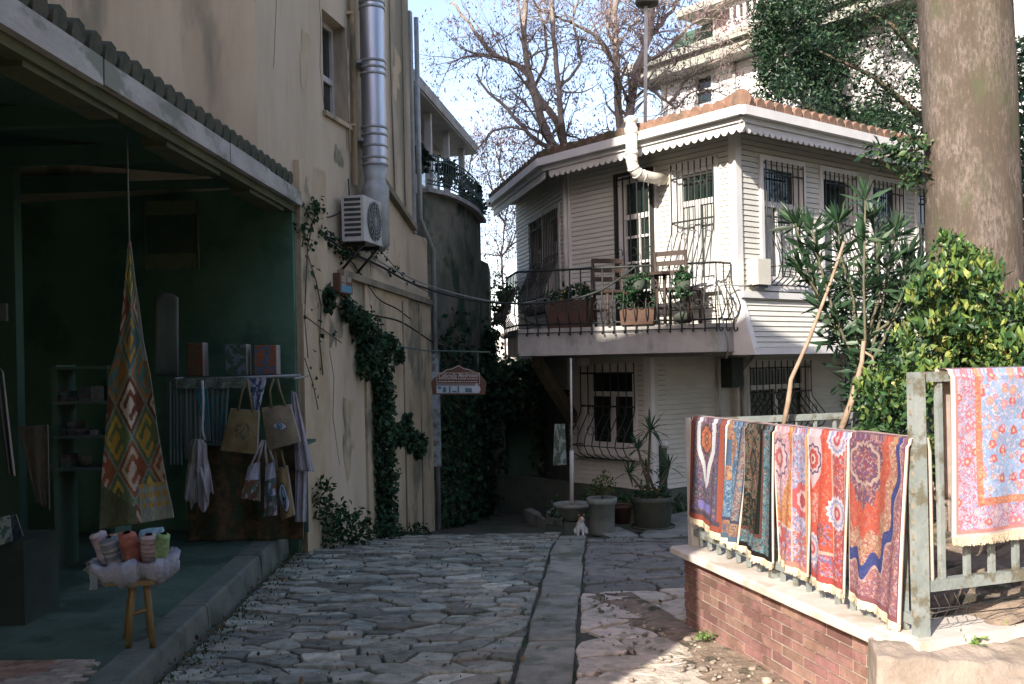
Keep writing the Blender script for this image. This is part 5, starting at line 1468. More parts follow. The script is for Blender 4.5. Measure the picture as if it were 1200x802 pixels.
def rug5(U,V,w,h):
    x,y=U*w,V*h; c=base(U,(.62,.075,.035)); c=motif(c,x,y,.012,[(.64,.12,.05),(.56,.06,.05),(.64,.20,.12)],15,V>-1,.5)
    m=(np.abs(U-.16)<np.interp(V,[0,.08,.2,.30,.40],[.12,.20,.24,.18,.0])); c=band(c,m,(.60,.46,.52)); 
    c=rose(c,U,V,.16,.20,.20,.10,[(1,(.10,.08,.17)),(.86,(.58,.40,.44)),(.66,(.50,.07,.07)),(.36,(.60,.48,.42)),(.2,(.45,.05,.06))],10)
    m=(V>.42)&(V<.62)&(np.abs(U-.18)<.1); c=motif(c,x,y,.012,[(.60,.25,.25),(.56,.35,.3)],16,m,.45)
    m=U>.60; c=band(c,m,(.52,.08,.07)); c=motif(c,x,y,.013,[(.60,.40,.38),(.58,.16,.12),(.30,.16,.28),(.56,.06,.06)],17,m,.4)
    c=band(c,(np.abs(U-.60)<.015)&(V<.82),(.60,.33,.25)); c=band(c,np.abs(U-.93)<.012,(.60,.42,.36))
    m=(V>.80); c=band(c,m&(U<.95),(.50,.07,.07)); c=motif(c,x,y,.016,[(.36,.26,.46),(.60,.36,.30),(.55,.12,.10),(.18,.16,.34)],18,m,.45); c=band(c,(np.abs(V-.80)<.008)&(U<.62),(.60,.40,.32)); c=band(c,V>.95,(.48,.07,.06))
    for (a,bb) in ((.74,.05),(.72,.52),(.12,.80)): c=rose(c,U,V,a,bb,.22,.105,[(1.02,(.60,.58,.68)),(.82,(.30,.30,.55)),(.66,(.60,.50,.56)),(.42,(.54,.08,.12)),(.2,(.6,.42,.4))],16)
    m=(np.abs(U-.4)<.14)&(np.abs(V-.68)<.07); c=motif(c,x,y,.014,[(.22,.10,.09),(.34,.20,.36)],19,m,.4)
    return c
def rug6(U,V,w,h):
    x,y=U*w,V*h
    th=np.arctan2((V-.06)/.74,(U-.30)/.62); r=np.hypot((U-.30)/.62,(V-.06)/.78); r=r*(1+.055*np.cos(14*th))
    c=base(U,(.30,.12,.15)); c=motif(c,x,y,.012,[(.50,.33,.33),(.36,.15,.17),(.20,.13,.24),(.46,.20,.17)],20,V>-1,.35)
    def f(lo,hi,col,cols,s,t): 
        nonlocal c
        m=(r>=lo)&(r<hi); c=band(c,m,col); c=motif(c,x,y,.012,cols,s,m,t)
    f(.88,.985,(.055,.075,.27),[(.04,.06,.22)],21,.5); f(.985,1.01,(.52,.38,.36),[(.4,.2,.2)],22,.6)
    f(.70,.88,(.42,.20,.15),[(.54,.38,.30),(.40,.26,.12),(.36,.10,.10)],23,.4)
    f(.48,.70,(.52,.085,.045),[(.54,.15,.08),(.48,.06,.04),(.40,.12,.10)],24,.4)
    f(0,.48,(.17,.07,.12),[(.34,.17,.18),(.12,.09,.22),(.42,.27,.24),(.25,.08,.10)],25,.32)
    rr=np.hypot((U-.30)/.26,(V-.18)/.13)*(1+.06*np.cos(12*np.arctan2(V-.18,U-.3))); m=(rr<1)&(rr>.85); c=band(c,m,(.46,.34,.30)); m=rr<.55; c=band(c,m,(.30,.07,.10)); c=motif(c,x,y,.012,[(.45,.3,.25),(.15,.1,.25)],26,m,.5)
    c=band(c,U>.965,(.20,.08,.10)); c=band(c,V>.965,(.25,.09,.11))
    return c
def rug7(U,V,w,h):
    x,y=U*w,V*h; c=base(U,(.26,.40,.66)); n=vnoise(x*9,y*13,30); c=c*(.82+.4*n)[...,None]
    pk=[(.54,.12,.13),(.58,.26,.34),(.46,.14,.18),(.58,.30,.24)]
    c=motif(c,x,y,.010,[(.50,.52,.64),(.24,.32,.58),(.56,.40,.52),(.56,.58,.66)],31,V>-1,.62)
    c=flowers(c,x,y,.058,.019,pk,32,None,(.62,.42,.28),.62); c=flowers(c,x+.03,y+.02,.04,.010,[(.54,.22,.30),(.58,.30,.24)],33,None,(.6,.5,.5),.45)
    m=(x<.135)|(y>h-.135); c=band(c,m,(.44,.38,.56)); c=motif(c,x,y,.009,[(.60,.52,.62),(.54,.20,.28),(.30,.38,.62),(.54,.14,.18)],34,m,.3); c=flowers(c,x,y,.05,.018,[(.58,.20,.26),(.56,.40,.52),(.58,.16,.13)],35,m,(.64,.5,.45),.6)
    d=np.minimum(x,h-y)
    for (a,bb,col) in ((.0,.012,(.62,.50,.50)),(.012,.028,(.60,.24,.22)),(.118,.150,(.60,.22,.13))):
        m=(d>=a)&(d<bb); c=band(c,m,col)
    m=(d>=.118)&(d<.150); c=motif(c,x,y,.010,[(.62,.36,.20),(.55,.14,.12)],36,m,.55)
    return c
def make_rug(w,tl,tr,bl,br,ztop,pat,label,seed,front=.045,bind=True,edge=CR,nu=110,nv=190,dim=1.0,wob=.016,curl=None):
    W_=abs(tr[0]-tl[0]); H_=ztop-(bl[1]+br[1])/2
    def fn(u,v):
        # v<.04 rides over the rail
        t=(tl[0]*(1-u)+tr[0]*u)*(1-v)+(bl[0]*(1-u)+br[0]*u)*v
        zb=bl[1]*(1-u)+br[1]*u
        if curl: t+=curl(u,v)
        z=ztop+(zb-ztop)*v; o=front*min(1,.35+v*14)+wob*math.sin(u*9+seed)*v+.007*math.sin(u*21+seed*2+v*2.5)*(.25+.75*v)+.012*v*math.sin(seed)
        if v<.03: z=ztop-.02*(v/.03)**2*.4; z=ztop-.6*(ztop-zb)*v*.3
        return w.p(t,z,o)
    def col(U,V):
        c=pat(U,V,W_,H_)*np.array((.58,.55,.53))*dim; g_=c.mean(2,keepdims=True); c=c*.84+g_*.16; c=cvar(c,U,V,seed,.10,90)
        if bind: c[(U<.018)|(U>.982)]=edge
        return c
    o=sheet('rug',fn,col,nu,nv,None,.011,w.N,M['cloth'],(.46,.38,.32)); tag(o,label,'rug','rugs hung on the fence')
    # the half that hangs behind the rail
    def fb(u,v):
        t=tl[0]*(1-u)+tr[0]*u; return w.p(t,ztop-.0-(H_*.8)*v,-.03-.006*math.sin(u*8)-.012*min(1,v*10))
    back=sheet('back_half',fb,lambda U,V: plain((.40,.32,.28),seed)(U,V),24,20,o,.008,w.N,M['cloth'],(.4,.3,.25))
    b=MB(); k0=0
    def ft(u): return w.p(tl[0]*(1-u)+tr[0]*u,ztop-.001,0)
    for i in range(12):
        u0,u1=i/12,(i+1)/12
        pa,pb=fn(u0,0.0),fn(u1,0.0); qa,qb=fb(u0,0),fb(u1,0)
        b.quad(pa+UP*.002,pb+UP*.002,qb+UP*.002,qa+UP*.002)
    b.build('fold',mat('rug_fold',(.40,.27,.24),(.30,.2,.2),.95,60),o)
    b=MB(); n=int(W_/.0045); rg=random.Random(seed)
    for i in range(n):
        u0,u1=i/n,(i+1)/n; L=.030+rg.uniform(-.006,.008); s=rg.uniform(-.004,.004)
        a,c=fn(u0,1.0),fn(u1,1.0); dn_=w.N*(.004+rg.uniform(-.004,.006))
        b.quad(a+UP*.004,c+UP*.004,c+w.D*s-UP*L+dn_,a+w.D*s-UP*L+dn_)
        b.quad(a+UP*.004-w.N*.008,a+w.D*s-UP*L+dn_-w.N*.006,c+w.D*s-UP*L+dn_-w.N*.006,c+UP*.004-w.N*.008)
    b.build('fringe',M['fringe'],o)
    return o
def fpx(x,y): return FW.px(x,y)
def rugspec(TL,TR,BR,BL,pat,lab,seed,**k):
    tl,tr,bl,br=fpx(*TL),fpx(*TR),fpx(*BL),fpx(*BR); zt=(tl[1]+tr[1])/2
    return make_rug(FW,tl,tr,bl,br,max(1.262,min(1.275,zt)),pat,lab,seed,**k)
rugspec((818,490),(860,494),(857,628),(818,603),rug1,'dark rug with a red medallion in a white halo, hung at the far fence post',1,nu=90)
rugspec((860,494),(889,497),(872,637),(857,629),rug2,'narrow blue rug with an orange brown border, hung beside the white halo rug',2,front=.040,nu=70)
rugspec((884,496),(919,500),(915,660),(878,638),rug3,'near black rug with a teal border between the blue and the orange rug',3,front=.060,curl=lambda u,v:-.10*(1-u)*v*(1-v)*1.5,nu=80)
rugspec((917,499),(960,502),(956,676),(917,651),rug4,'orange rug with a pink medallion and violet blue border on the fence',4,front=.05,nu=100)
rugspec((958,502),(1007,506),(1004,697),(957,673),rug5,'bright red rug with pale blue rosettes between the orange and the plum rug',5,front=.055,nu=120)
rugspec((1006,506),(1077,512),(1067,731),(1007,692),rug6,'plum and red rug with a scalloped navy outline nearest the tall fence post',6,front=.05,nu=150,nv=220)
tl=UFN.px(1104,433); bl=UFN.px(1103,628); brr=UFN.px(1200,622)
make_rug(UFN,(tl[0],1.55),(tl[0]+.92,1.55),(bl[0],bl[1]),(bl[0]+.92,bl[1]-.0),1.545,rug7,'pale blue rug with small pink flowers hung on the taller fence',7,front=.05,nu=240,nv=220,dim=1.3,edge=(.66,.55,.52))

# ---------------------------------------------------------------- pots and plants by the house
Hst=at_z(700,627,-.29)
def gpt(px,py,z): return at_z(px,py,z)
b=MB()
for poly,z0,z1 in (([(698,622),(722,633),(748,627),(724,617)],-.40,-.268),([(750,627),(768,635),(812,622),(812,598),(780,604)],-.42,-.285)):
    pp=[at_z(x,y,z1) for x,y in poly]
    if poly[0][0]==698: pp1=pp
    else: pp2=pp
for pp,lab in ((pp1,'square pale stone slab under the small clay pot'),(pp2,'long pale stone slab in front of the house footing, beside the big planter')):
    b=MB(); b.prism([(p.x,p.y) for p in pp][::-1] if False else [(p.x,p.y) for p in pp],-.6,pp[0].z); o=b.build('stone_slab',M['slab'],color=True); tag(o,lab,'slab')
for poly,lab in (([(614,597),(640,610),(632,600),(622,595)],'flat pale slab lying on the path before the ivy wall'),([(640,600),(668,606),(672,600),(648,595)],'small pale slab under the stone basin')):
    pp=[at_z(x,y,-.50) for x,y in poly]; b=MB(); b.prism([(p.x,p.y) for p in pp],-.75,-.50); o=b.build('path_slab',M['slab'],color=True); tag(o,lab,'slab')
def pot(name,px,py,d,prof,m,lab,n=24,extra=None):
    p=at(px,py,d); r=empty(name,p,lab,'pot')
    b=MB(); b.lathe(p,prof,n,cap=False); b.face(tuple(range(n-1,-1,-1))); b.build('vessel',m,r)
    rr,zz=prof[-1]; b=MB(); b.lathe(p,[(prof[-2][0]*.95,prof[-2][1]-.03),(.02,prof[-2][1]-.02)],n); b.build('earth',M['soil'],r)
    return r,p
bp,bpp=pot('large_planter',765,619,11.35,[(.17,0),(.20,.03),(.23,.30),(.245,.31),(.25,.36),(.235,.365),(.22,.35)],M['darkpot'],'large dark round planter with spiky plants on the pale slab by the house')
b=MB(); b.lathe(bpp,[(.15,.0),(.25,.012),(.26,.035),(.24,.035)],24); b.build('saucer',M['darkpot'],bp)
pot('clay_pot',729,613,11.6,[(.085,0),(.12,.17),(.135,.18),(.135,.215),(.12,.215),(.11,.2)],M['terracotta_pot'],'small clay pot on the square slab between two bigger pots')
pot('stone_planter',706,626,11.0,[(.125,0),(.135,.02),(.145,.33),(.16,.335),(.168,.36),(.168,.405),(.15,.405),(.14,.38)],M['stonepot'],'tall grey stone planter standing next to the cat')
pot('stone_basin',671,610,11.55,[(.07,0),(.09,.03),(.16,.09),(.205,.16),(.225,.165),(.225,.20),(.20,.20),(.18,.17)],M['stonepot'],'wide grey stone basin around the foot of the white post')
b=MB(); q=at(671,611,11.55); b.box(q.x-.10,q.x+.12,q.y-.09,q.y+.12,-.55,q.z); o=b.build('basin_block',M['found']); tag(o,'dark stone block carrying the wide basin','block')
b=MB(); q0=at(670,590,11.56); b.tube([q0,at(670,528,11.56)],.024,8); b.tube([at(670,528,11.56),at(669,420,11.56)],.012,6); o=b.build('white_post',M['white_dirty']); tag(o,'slim white post rising out of the stone basin','post')
def spiky(root,tip,n,L,wd,m,seed,droop=.5):
    """rosette of long narrow leaves at tip"""
    rg=random.Random(seed); b=MB(); b.smooth=False
    for k in range(n):
        a=rg.uniform(0,2*PI); el=rg.uniform(-.2,1.25); l=L*rg.uniform(.65,1.1)
        d=Vector((math.cos(a)*math.cos(el),math.sin(a)*math.cos(el),math.sin(el))); s=d.cross(UP).normalized()
        pts=[Vector(tip)+d*l*t-UP*droop*l*t*t*(1-abs(el)*.5) for t in (0,.3,.6,.85,1)]; ws=[.5,1,.9,.5,.03]
        b.col=tuple(q*rg.uniform(.7,1.4) for q in (.035,.075,.035))
        for i in range(4):
            b.quad(pts[i]-s*wd*ws[i],pts[i]+s*wd*ws[i],pts[i+1]+s*wd*ws[i+1],pts[i+1]-s*wd*ws[i+1])
    o=b.build('leaf_rosette',M['leafmatte'],root,color=True); return o
yu=empty('yucca',bpp+UP*.34,'cluster of spiky yucca plants growing from the large dark planter','plant')
k=0
for (x,y,L,n) in ((762,505,.36,34),(737,555,.26,24),(748,528,.26,24),(784,548,.30,24),(757,548,.25,20)):
    tp=at(x,y,11.35+.03*k); b=MB(); b.tube([bpp+UP*.33+Vector((.03*(k-2),0,0)),tp],[.02,.013],6); b.build('stem',M['oldwood'],yu)
    spiky(yu,tp,n,L,.013,None,k); k+=1
leaf_mesh('low_foliage',cluster_pts([at(x,y,11.3) for x,y in ((745,585),(760,582),(778,585),(770,575),(752,575))],40,.10),(.04,.09),.4,G_DARK+[(.3,.26,.04,.12)],M['leafmatte'],yu)
sh_=empty('small_shrub',at(706,582,11.0),'small yellowish shrub growing in the tall stone planter','plant')
leaf_mesh('foliage',cluster_pts([at(x,y,11.0) for x,y in ((700,566),(708,560),(715,568),(695,574),(706,572))],50,.075),(.025,.05),.6,[(.09,.12,.035,3),(.15,.15,.04,1.5),(.05,.08,.03,3)],M['leafmatte'],sh_)
b=MB(); b.tube([at(706,588,11.0),at(706,566,11.0)],.012,5); b.build('stem',M['oldwood'],sh_)
sb=empty('leafy_plants',at(690,590,12.2),'dark leafy plants along the house footing behind the pots','plant')
leaf_mesh('foliage',cluster_pts([at(x,y,12.6+.3*math.sin(x)) for x,y in ((655,600),(685,590),(695,592),(720,590),(735,592),(795,600),(800,590))],60,.16),(.05,.11),.45,G_DARK,M['leafmatte'],sb)
b=MB(); b.lathe(at(778,590,11.7),[(.045,-.2),(.05,.68),(.03,.69)],12,cap=True); o=b.build('dark_bollard',M['darkpot']); tag(o,'narrow dark pipe standing behind the spiky plants','pipe')
b=MB(); b.lathe(at(778,522,11.7),[(.06,-.03),(.06,.04),(.04,.05)],12,cap=True); o2=b.build('cap',M['white_dirty'],o)
hang('patterned_cloth',((650,497),(662,497),(664,545),(648,546)),12.4,tex((.24,.26,.24),(.08,.12,.09),8,3,.5),'patterned pale cloth hanging before the ivy wall beside the barred lower window','cloth',None,30,40,(.02,1,0))

# ---------------------------------------------------------------- cat
def make_cat():
    o0=at(680,627,10.9); g=o0.z
    S=.92
    J={'hip':(0.02,.05,.055),'belly':(.012,.01,.09),'chest':(0,-.035,.125),'neck':(.006,-.045,.158),'head':(.014,-.06,.205),'muz':(.036,-.098,.192),
       'fl1':(-.028,-.05,.07),'fl2':(-.03,-.062,.012),'fl3':(-.03,-.08,.008),'fr1':(.03,-.05,.07),'fr2':(.03,-.062,.012),'fr3':(.03,-.08,.008),
       'hl1':(-.05,.03,.045),'hl2':(-.052,-.015,.015),'hr1':(.07,.03,.045),'hr2':(.072,-.015,.015),
       't1':(.03,.09,.025),'t2':(.09,.10,.014),'t3':(.115,.05,.012)}
    Rr={'hip':.055,'belly':.058,'chest':.048,'neck':.032,'head':.047,'muz':.02,'fl1':.02,'fl2':.014,'fl3':.013,'fr1':.02,'fr2':.014,'fr3':.013,'hl1':.035,'hl2':.016,'hr1':.035,'hr2':.016,'t1':.014,'t2':.012,'t3':.009}
    Eg=[('hip','belly'),('belly','chest'),('chest','neck'),('neck','head'),('head','muz'),('chest','fl1'),('fl1','fl2'),('fl2','fl3'),('chest','fr1'),('fr1','fr2'),('fr2','fr3'),('hip','hl1'),('hl1','hl2'),('hip','hr1'),('hr1','hr2'),('hip','t1'),('t1','t2'),('t2','t3')]
    ks=list(J); me=bpy.data.meshes.new('cat'); me.from_pydata([tuple(q*S for q in J[k]) for k in ks],[(ks.index(a),ks.index(c)) for a,c in Eg],[])
    ob=bpy.data.objects.new('cat',me); COL.objects.link(ob)
    sk_=ob.modifiers.new('s','SKIN'); 
    for i,k in enumerate(ks):
        sv=me.skin_vertices[0].data[i]; sv.radius=(Rr[k]*S,Rr[k]*S); sv.use_root=(k=='hip')
    ob.modifiers.new('u','SUBSURF').levels=2
    dg=bpy.context.evaluated_depsgraph_get(); m2=bpy.data.meshes.new_from_object(ob.evaluated_get(dg)); bpy.data.objects.remove(ob)
    n=len(m2.vertices); co=np.empty(n*3); m2.vertices.foreach_get('co',co); co=co.reshape(-1,3)
    col=np.ones((n,4)); col[:,:3]=(.56,.56,.54)
    z=co[:,2]/S; hm=(z>.188)|((z>.168)&(co[:,1]>-.05)); col[hm,:3]=(.42,.22,.09)
    pm=(co[:,1]>.03*S)&(np.sin(co[:,0]*70+co[:,2]*40)>.2); col[pm,:3]=(.40,.22,.10)
    fm=(z>.16)&(co[:,1]<-.075*S)&(np.abs(co[:,0]/S-.022)<.012); col[fm,:3]=(.6,.58,.55)
    a=m2.color_attributes.new('tint','FLOAT_COLOR','POINT'); a.data.foreach_set('color',col.ravel())
    for p in m2.polygons: p.use_smooth=True
    co+=np.array(o0); m2.vertices.foreach_set('co',co.ravel()); m2.materials.clear(); m2.materials.append(M['cloth']); m2.update()
    c=finish(m2,'cat',None); tag(c,'small white and ginger cat sitting at the end of the paving strip','cat')
    for s_ in (-1,1):
        b=MB(); q=o0+Vector((.014+s_*.026,-.055,.24))*S; b.quad(q+Vector((-.013,0,-.004)),q+Vector((.013,0,-.004)),q+Vector((s_*.006,0.004,.017))); b.quad(q+Vector((.013,.006,-.004)),q+Vector((-.013,.006,-.004)),q+Vector((s_*.006,.005,.017)))
        b.build('ear',mat('ginger_ear',(.42,.22,.10),None,.9),c)
    b=MB()
    for s_ in (-1,1): b.blob(o0+Vector((.026+s_*.018,-.101,.212))*S,.0042,6,4,0)
    b.build('eyes',M['iron'],c)
    b=MB(); b.blob(o0+Vector((.037,-.119,.194))*S,.0045,6,4,0); b.build('nose',mat('pink_nose',(.4,.2,.18),None,.5),c)
make_cat()

# ---------------------------------------------------------------- street sign on its bracket
DS=12.4
sign=empty('street_sign',at(537,463,DS),'brown dome shaped sign with pale lettering hanging from a thin bracket over the alley','sign')
out=[(507,462.5),(505,448),(508,444),(513,440),(520,435),(529,432),(534,430),(537,427.5),(540.5,430),(546,431.5),(555,434),(562,439),(567,444),(570,448),(568.5,462.5)]
def flat(b,poly,d,t):
    P=[at(x,y,d) for x,y in poly]; n=len(P); k=len(b.v)
    for p in P: b.v.append((p.x,d,p.z))
    for p in P: b.v.append((p.x,d+t,p.z))
    b.face(tuple(range(k,k+n))); b.face(tuple(range(k+2*n-1,k+n-1,-1)))
    for i in range(n): b.face((k+i,k+n+i,k+n+(i+1)%n,k+(i+1)%n))
b=MB(); flat(b,out,DS,.03); b.build('board',M['sign_brown'],sign)
b=MB(); inn=[(511.5,450.5),(511.5,437.5),(520,436.5),(528,433.5),(537,429.5),(546,433.5),(554,436.5),(562,437.5),(562,450.5)]
cxx,cyy=537,443
def outline(b,poly,d,wd,t=.004):
    P=[at(x,y,d) for x,y in poly]
    for a,c in zip(P,P[1:]+P[:1]):
        dd=(c-a); b.obox((a+c)/2,dd,Vector((0,1,0)),dd.cross(Vector((0,1,0))),(dd.length+wd*.6,t,wd))
b2=MB(); outline(b2,[(512,450.3),(512,437.3),(562,437.3),(562,450.3)],DS-.004,.007); 
P=[at(x,y,DS-.004) for x,y in ((518,437),(524,433.5),(530,432.5),(537,428.8),(544,432.5),(550,433.5),(556,437))]
for a,c in zip(P,P[1:]): dd=c-a; b2.obox((a+c)/2,dd,Vector((0,1,0)),dd.cross(Vector((0,1,0))),(dd.length,.004,.008))
for y in (444.2,447.4): 
    x=514
    rg=random.Random(int(y))
    while x<560:
        l=rg.uniform(1.2,4.2); a,c=at(x,y,DS-.003),at(min(x+l,560),y,DS-.003); b2.obox((a+c)/2,(1,0,0),(0,1,0),UP,((c-a).length,.004,.012)); x+=l+rg.uniform(.5,1.0)
b2.build('border',M['sign_cream'],sign)
cu=bpy.data.curves.new('lettering','FONT'); cu.body='Cafera\u011fa Medresesi'; cu.align_x='CENTER'; cu.align_y='CENTER'; cu.size=.078; cu.shear=.25; cu.extrude=.002; cu.offset=.0012
to=bpy.data.objects.new('lettering',cu); COL.objects.link(to); to.location=at(537,440.4,DS-.006); to.rotation_euler=(PI/2,0,0)
bpy.context.view_layer.update()
dg=bpy.context.evaluated_depsgraph_get(); m2=bpy.data.meshes.new_from_object(to.evaluated_get(dg)); m2.transform(to.matrix_world); bpy.data.objects.remove(to)
wid=max(v.co.x for v in m2.vertices)-min(v.co.x for v in m2.vertices); tgt=(at(560.5,440,DS)-at(513.5,440,DS)).length
cxm=at(537,440.4,DS).x
for v in m2.vertices: v.co.x=cxm+(v.co.x-cxm)*tgt/wid
m2.materials.clear(); m2.materials.append(M['sign_cream']); finish(m2,'lettering',sign)
b=MB(); flat(b,[(511.5,452),(562,452),(562,461),(511.5,461)],DS-.004,.003); b.build('picture_strip',M['sign_pale'],sign)
b=MB()
for (x0,x1,y0,y1) in ((513,517,453,456),(519,523,454,460),(526,528,452.5,460.5),(536,538,452.5,460.5),(545,553,455,460),(530,535,458,460)):
    flat(b,[(x0,y0),(x1,y0),(x1,y1),(x0,y1)],DS-.007,.003)
b.build_each('picture_detail',mat('sign_teal',(.10,.17,.19),None,.8),sign)
b=MB(); flat(b,[(558+5.2*math.cos(a),456.2+4.6*math.sin(a)) for a in np.linspace(0,2*PI,18)[:-1]],DS-.009,.003); flat(b,[(557,452),(557.5,449.5),(559.5,449.5),(560,452)],DS-.009,.003); b.build('emblem',mat('sign_white',(.5,.53,.56),None,.7),sign)
b=MB(); b.tube([fp(2.5,at(456,405,11.7).z,.03),at(500,411,DS),at(575,413,DS)],.010,6)
for x in (515,560): b.tube([at(x,412.5,DS+.015),at(x,436,DS+.015)],.006,5)
b.build('bracket',M['fence_dark'],sign)

# ---------------------------------------------------------------- cables
def cable(pts,lab,r=.012,m=None,k=10):
    P=[]
    pts=[Vector(p) for p in pts]
    for i in range(len(pts)-1):
        a=pts[max(i-1,0)];p=pts[i];q=pts[i+1];r_=pts[min(i+2,len(pts)-1)]
        for j in range(k):
            s=j/k; P.append(.5*((2*p)+(q-a)*s+(2*a-5*p+4*q-r_)*s*s+(3*p-a-3*q+r_)*s**3))
    P.append(pts[-1]); b=MB(); b.tube(P,r,5); o=b.build('cable',m or M['cable']); tag(o,lab,'cable'); return o
def onf(px,py,o=.03):
    t,z=on_wall(px,py,(A0.x,A0.y),(DF.x,DF.y)); return fp(t,z,o)
cable([onf(363,262),onf(390,290,.08),onf(440,312,.05),at(490,335,12.0),at(560,353,12.1),at(640,355,12.15),at(700,342,12.1),at(746,312,11.95)],'thick dark cable sagging across the alley from the tan wall to the balcony railing',.014)
cable([onf(430,302,.06),at(490,330,12.2),at(545,347,12.3),at(600,356,12.6),at(640,350,13.0)],'thinner grey cable running beside the thick sagging one across the alley',.009,M['cable_grey'])
cable([onf(352,300),onf(375,328),onf(402,350),onf(430,368),onf(468,378),onf(505,402)],'black cable looping down the tan wall past the small brown notice',.010)
cable([onf(398,292),onf(420,322),onf(440,350),onf(462,362),onf(478,374)],'wavy black cable on the tan wall below the air conditioner',.009)
cable([onf(405,210),onf(402,240,.05),onf(380,255),onf(352,240)],'short black cable bending beside the air conditioner to the pilaster',.008)
cable([at(600,368,13.2),at(640,392,12.9),at(606,417,12.9)],'thin black cable looped over the shaded end of the balcony slab',.007)
cable([UR.p(.12,2.52,.12),UR.p(-.05,2.50,.1),UL.p(.05,2.48,.3),at(848,380,11.9),at(853,405,11.9),at(851,420,12)],'bundle of pale wires hanging at the balcony corner below the meter box',.010,M['cable_grey'])

# ---------------------------------------------------------------- ivy
iv=empty('ivy',fp(1.7,-.4,.1),'dense dark ivy climbing the tan wall between the small brown notice and the rain pipe','ivy')
C=[];
def ivc(px,py,r,o=.07): C.append((onf(px,py,o),r))
for (x,y,r) in ((400,362,.10),(412,378,.15),(422,392,.2),(430,408,.22),(420,420,.18),(434,430,.2),(436,450,.2),(437,470,.2),(437,490,.2),(440,510,.2),(438,530,.2),(441,550,.2),(440,570,.2),(443,590,.18),(441,610,.2),(448,628,.2),(460,508,.12),(474,515,.12),(486,520,.12),(468,500,.09),(460,415,.08),(448,402,.10),(375,352,.09),(376,346,.07),(470,490,.05),(483,526,.09)): ivc(x,y,r)
leaf_mesh('foliage',np.concatenate([cluster_pts([c],int(34+1500*r),(r*.95,r*.7,r*1.35)) for c,r in C]),(.04,.08),.8,[(.028,.06,.034,3),(.04,.085,.045,2),(.07,.12,.06,.8)],M['leafmatte'],iv,droop=1.0,face=(.8,-.5,.2),facew=.35)
b=MB()
for path in ([(447,640),(440,580),(436,500),(434,440),(424,400),(402,362)],[(436,500),(465,508),(488,522)],[(402,362),(380,355),(362,338),(350,320)]): b.tube([onf(x,y,.03) for x,y in path],.014,5)
b.build('stem',M['oldwood'],iv)
vn=empty('creeper',fp(.3,1.4,.1),'thin straggling creeper on the worn pilaster next to the shop','creeper')
P=[]; b=MB(); rg=random.Random(9)
for path in ([(346,240),(358,262),(352,290),(350,330),(348,372),(352,420)],[(372,250),(362,238),(350,262),(345,290)],[(350,372),(372,388),(392,402)],[(352,300),(362,330),(368,360),(366,400),(370,440)],[(348,420),(358,450),(364,480)],[(375,270),(392,286),(412,292),(440,296)],[(440,296),(470,330),(500,345)]):
    Q=[onf(x,y,.075) for x,y in path]; b.tube(Q,.007,4)
    for a,c in zip(Q,Q[1:]):
        for k in range(5):
            if rg.random()<.8: P.append(a.lerp(c,rg.random())+Vector((rg.uniform(-.06,.06),0,rg.uniform(-.06,.06))))
b.build('stem',M['oldwood'],vn)
P+= [q for q in cluster_pts([onf(x,y,.06) for x,y in ((393,292),(405,293),(420,291),(438,296),(385,284),(352,245),(360,236),(346,268),(352,285),(362,250),(368,274),(455,318),(400,300))],26,(.10,.06,.07))]
leaf_mesh('foliage',P,(.03,.07),.75,G_IVY,M['leafmatte'],vn,droop=.6)
gb=empty('undergrowth_shrub',onf(420,625,.2),'dark bushy undergrowth at the foot of the ivy and the tan wall','shrub')
leaf_mesh('foliage',cluster_pts([onf(x,y,o) for x,y,o in ((372,628,.15),(385,620,.18),(400,628,.2),(415,618,.2),(430,630,.25),(455,632,.2),(470,628,.15),(378,600,.1),(395,606,.12),(484,626,.1),(365,600,.1),(362,575,.08))],85,(.16,.14,.14)),(.04,.09),.5,G_DARK,M['leafmatte'],gb)
# ivy on the rounded building and the wall at the end of the alley
iw=empty('wall_ivy',fine[5]+UP*(-.9),'dark ivy blanket over the rounded wall under the roof terrace','ivy')
P=[];rg=random.Random(31)
for k in range(4200):
    i=rg.randrange(1,len(fine)-1); s=rg.random(); p=fine[i].lerp(fine[i+1],s) if i+1<len(fine) else fine[i]
    z=rg.uniform(-.9,2.5); 
    if z>.6 and rg.random()<(z-.6)/1.7+.25*math.sin(p.y*3): continue
    P.append((p.x+.04+abs(rg.gauss(0,.07)),p.y-.03,z))
for k in range(3000):
    p=Vector((end.x,end.y,0)).lerp(Vector((tail.x,tail.y,0)),rg.random()); P.append((p.x+.03+abs(rg.gauss(0,.06)),p.y-.1*rg.random(),rg.uniform(-1,2.2)))
leaf_mesh('foliage',P,(.05,.11),.75,G_IVY,M['leafmatte'],iw,droop=1.0,face=(.8,-.6,.2),facew=.45)
aw=empty('garden_wall',(0.0,16.4,-.9),'ivy covered garden wall with a dark arched doorway closing the alley','wall')
b=MB(); 
ax0,ax1=at(592,500,16.2).x,at(622,500,16.2).x; zt_=at(600,490,16.2).z
b.box(-1.2,ax0,16.2,16.5,-1.2,1.35); b.box(ax1,1.2,16.2,16.5,-1.2,1.35)
k0=len(b.v); n=10
for j in (16.2,16.5):
    for i in range(n+1):
        a=PI-PI*i/n; b.v.append(((ax0+ax1)/2+(ax1-ax0)/2*math.cos(a),j,zt_-.2+.2*math.sin(a)))
    for i in range(n+1): b.v.append((ax0+(ax1-ax0)*i/n,j,1.35))
m_=2*(n+1)
for i in range(n): b.face((k0+i,k0+i+1,k0+n+1+i+1,k0+n+1+i)); b.face((k0+i,k0+m_+i,k0+m_+i+1,k0+i+1))
b.build('masonry',M['ivywall'],aw)
b=MB(); b.box(ax0-.1,ax1+.1,16.62,16.7,-1.2,1.2); b.build('door',M['shop_dark'],aw)
P=[]
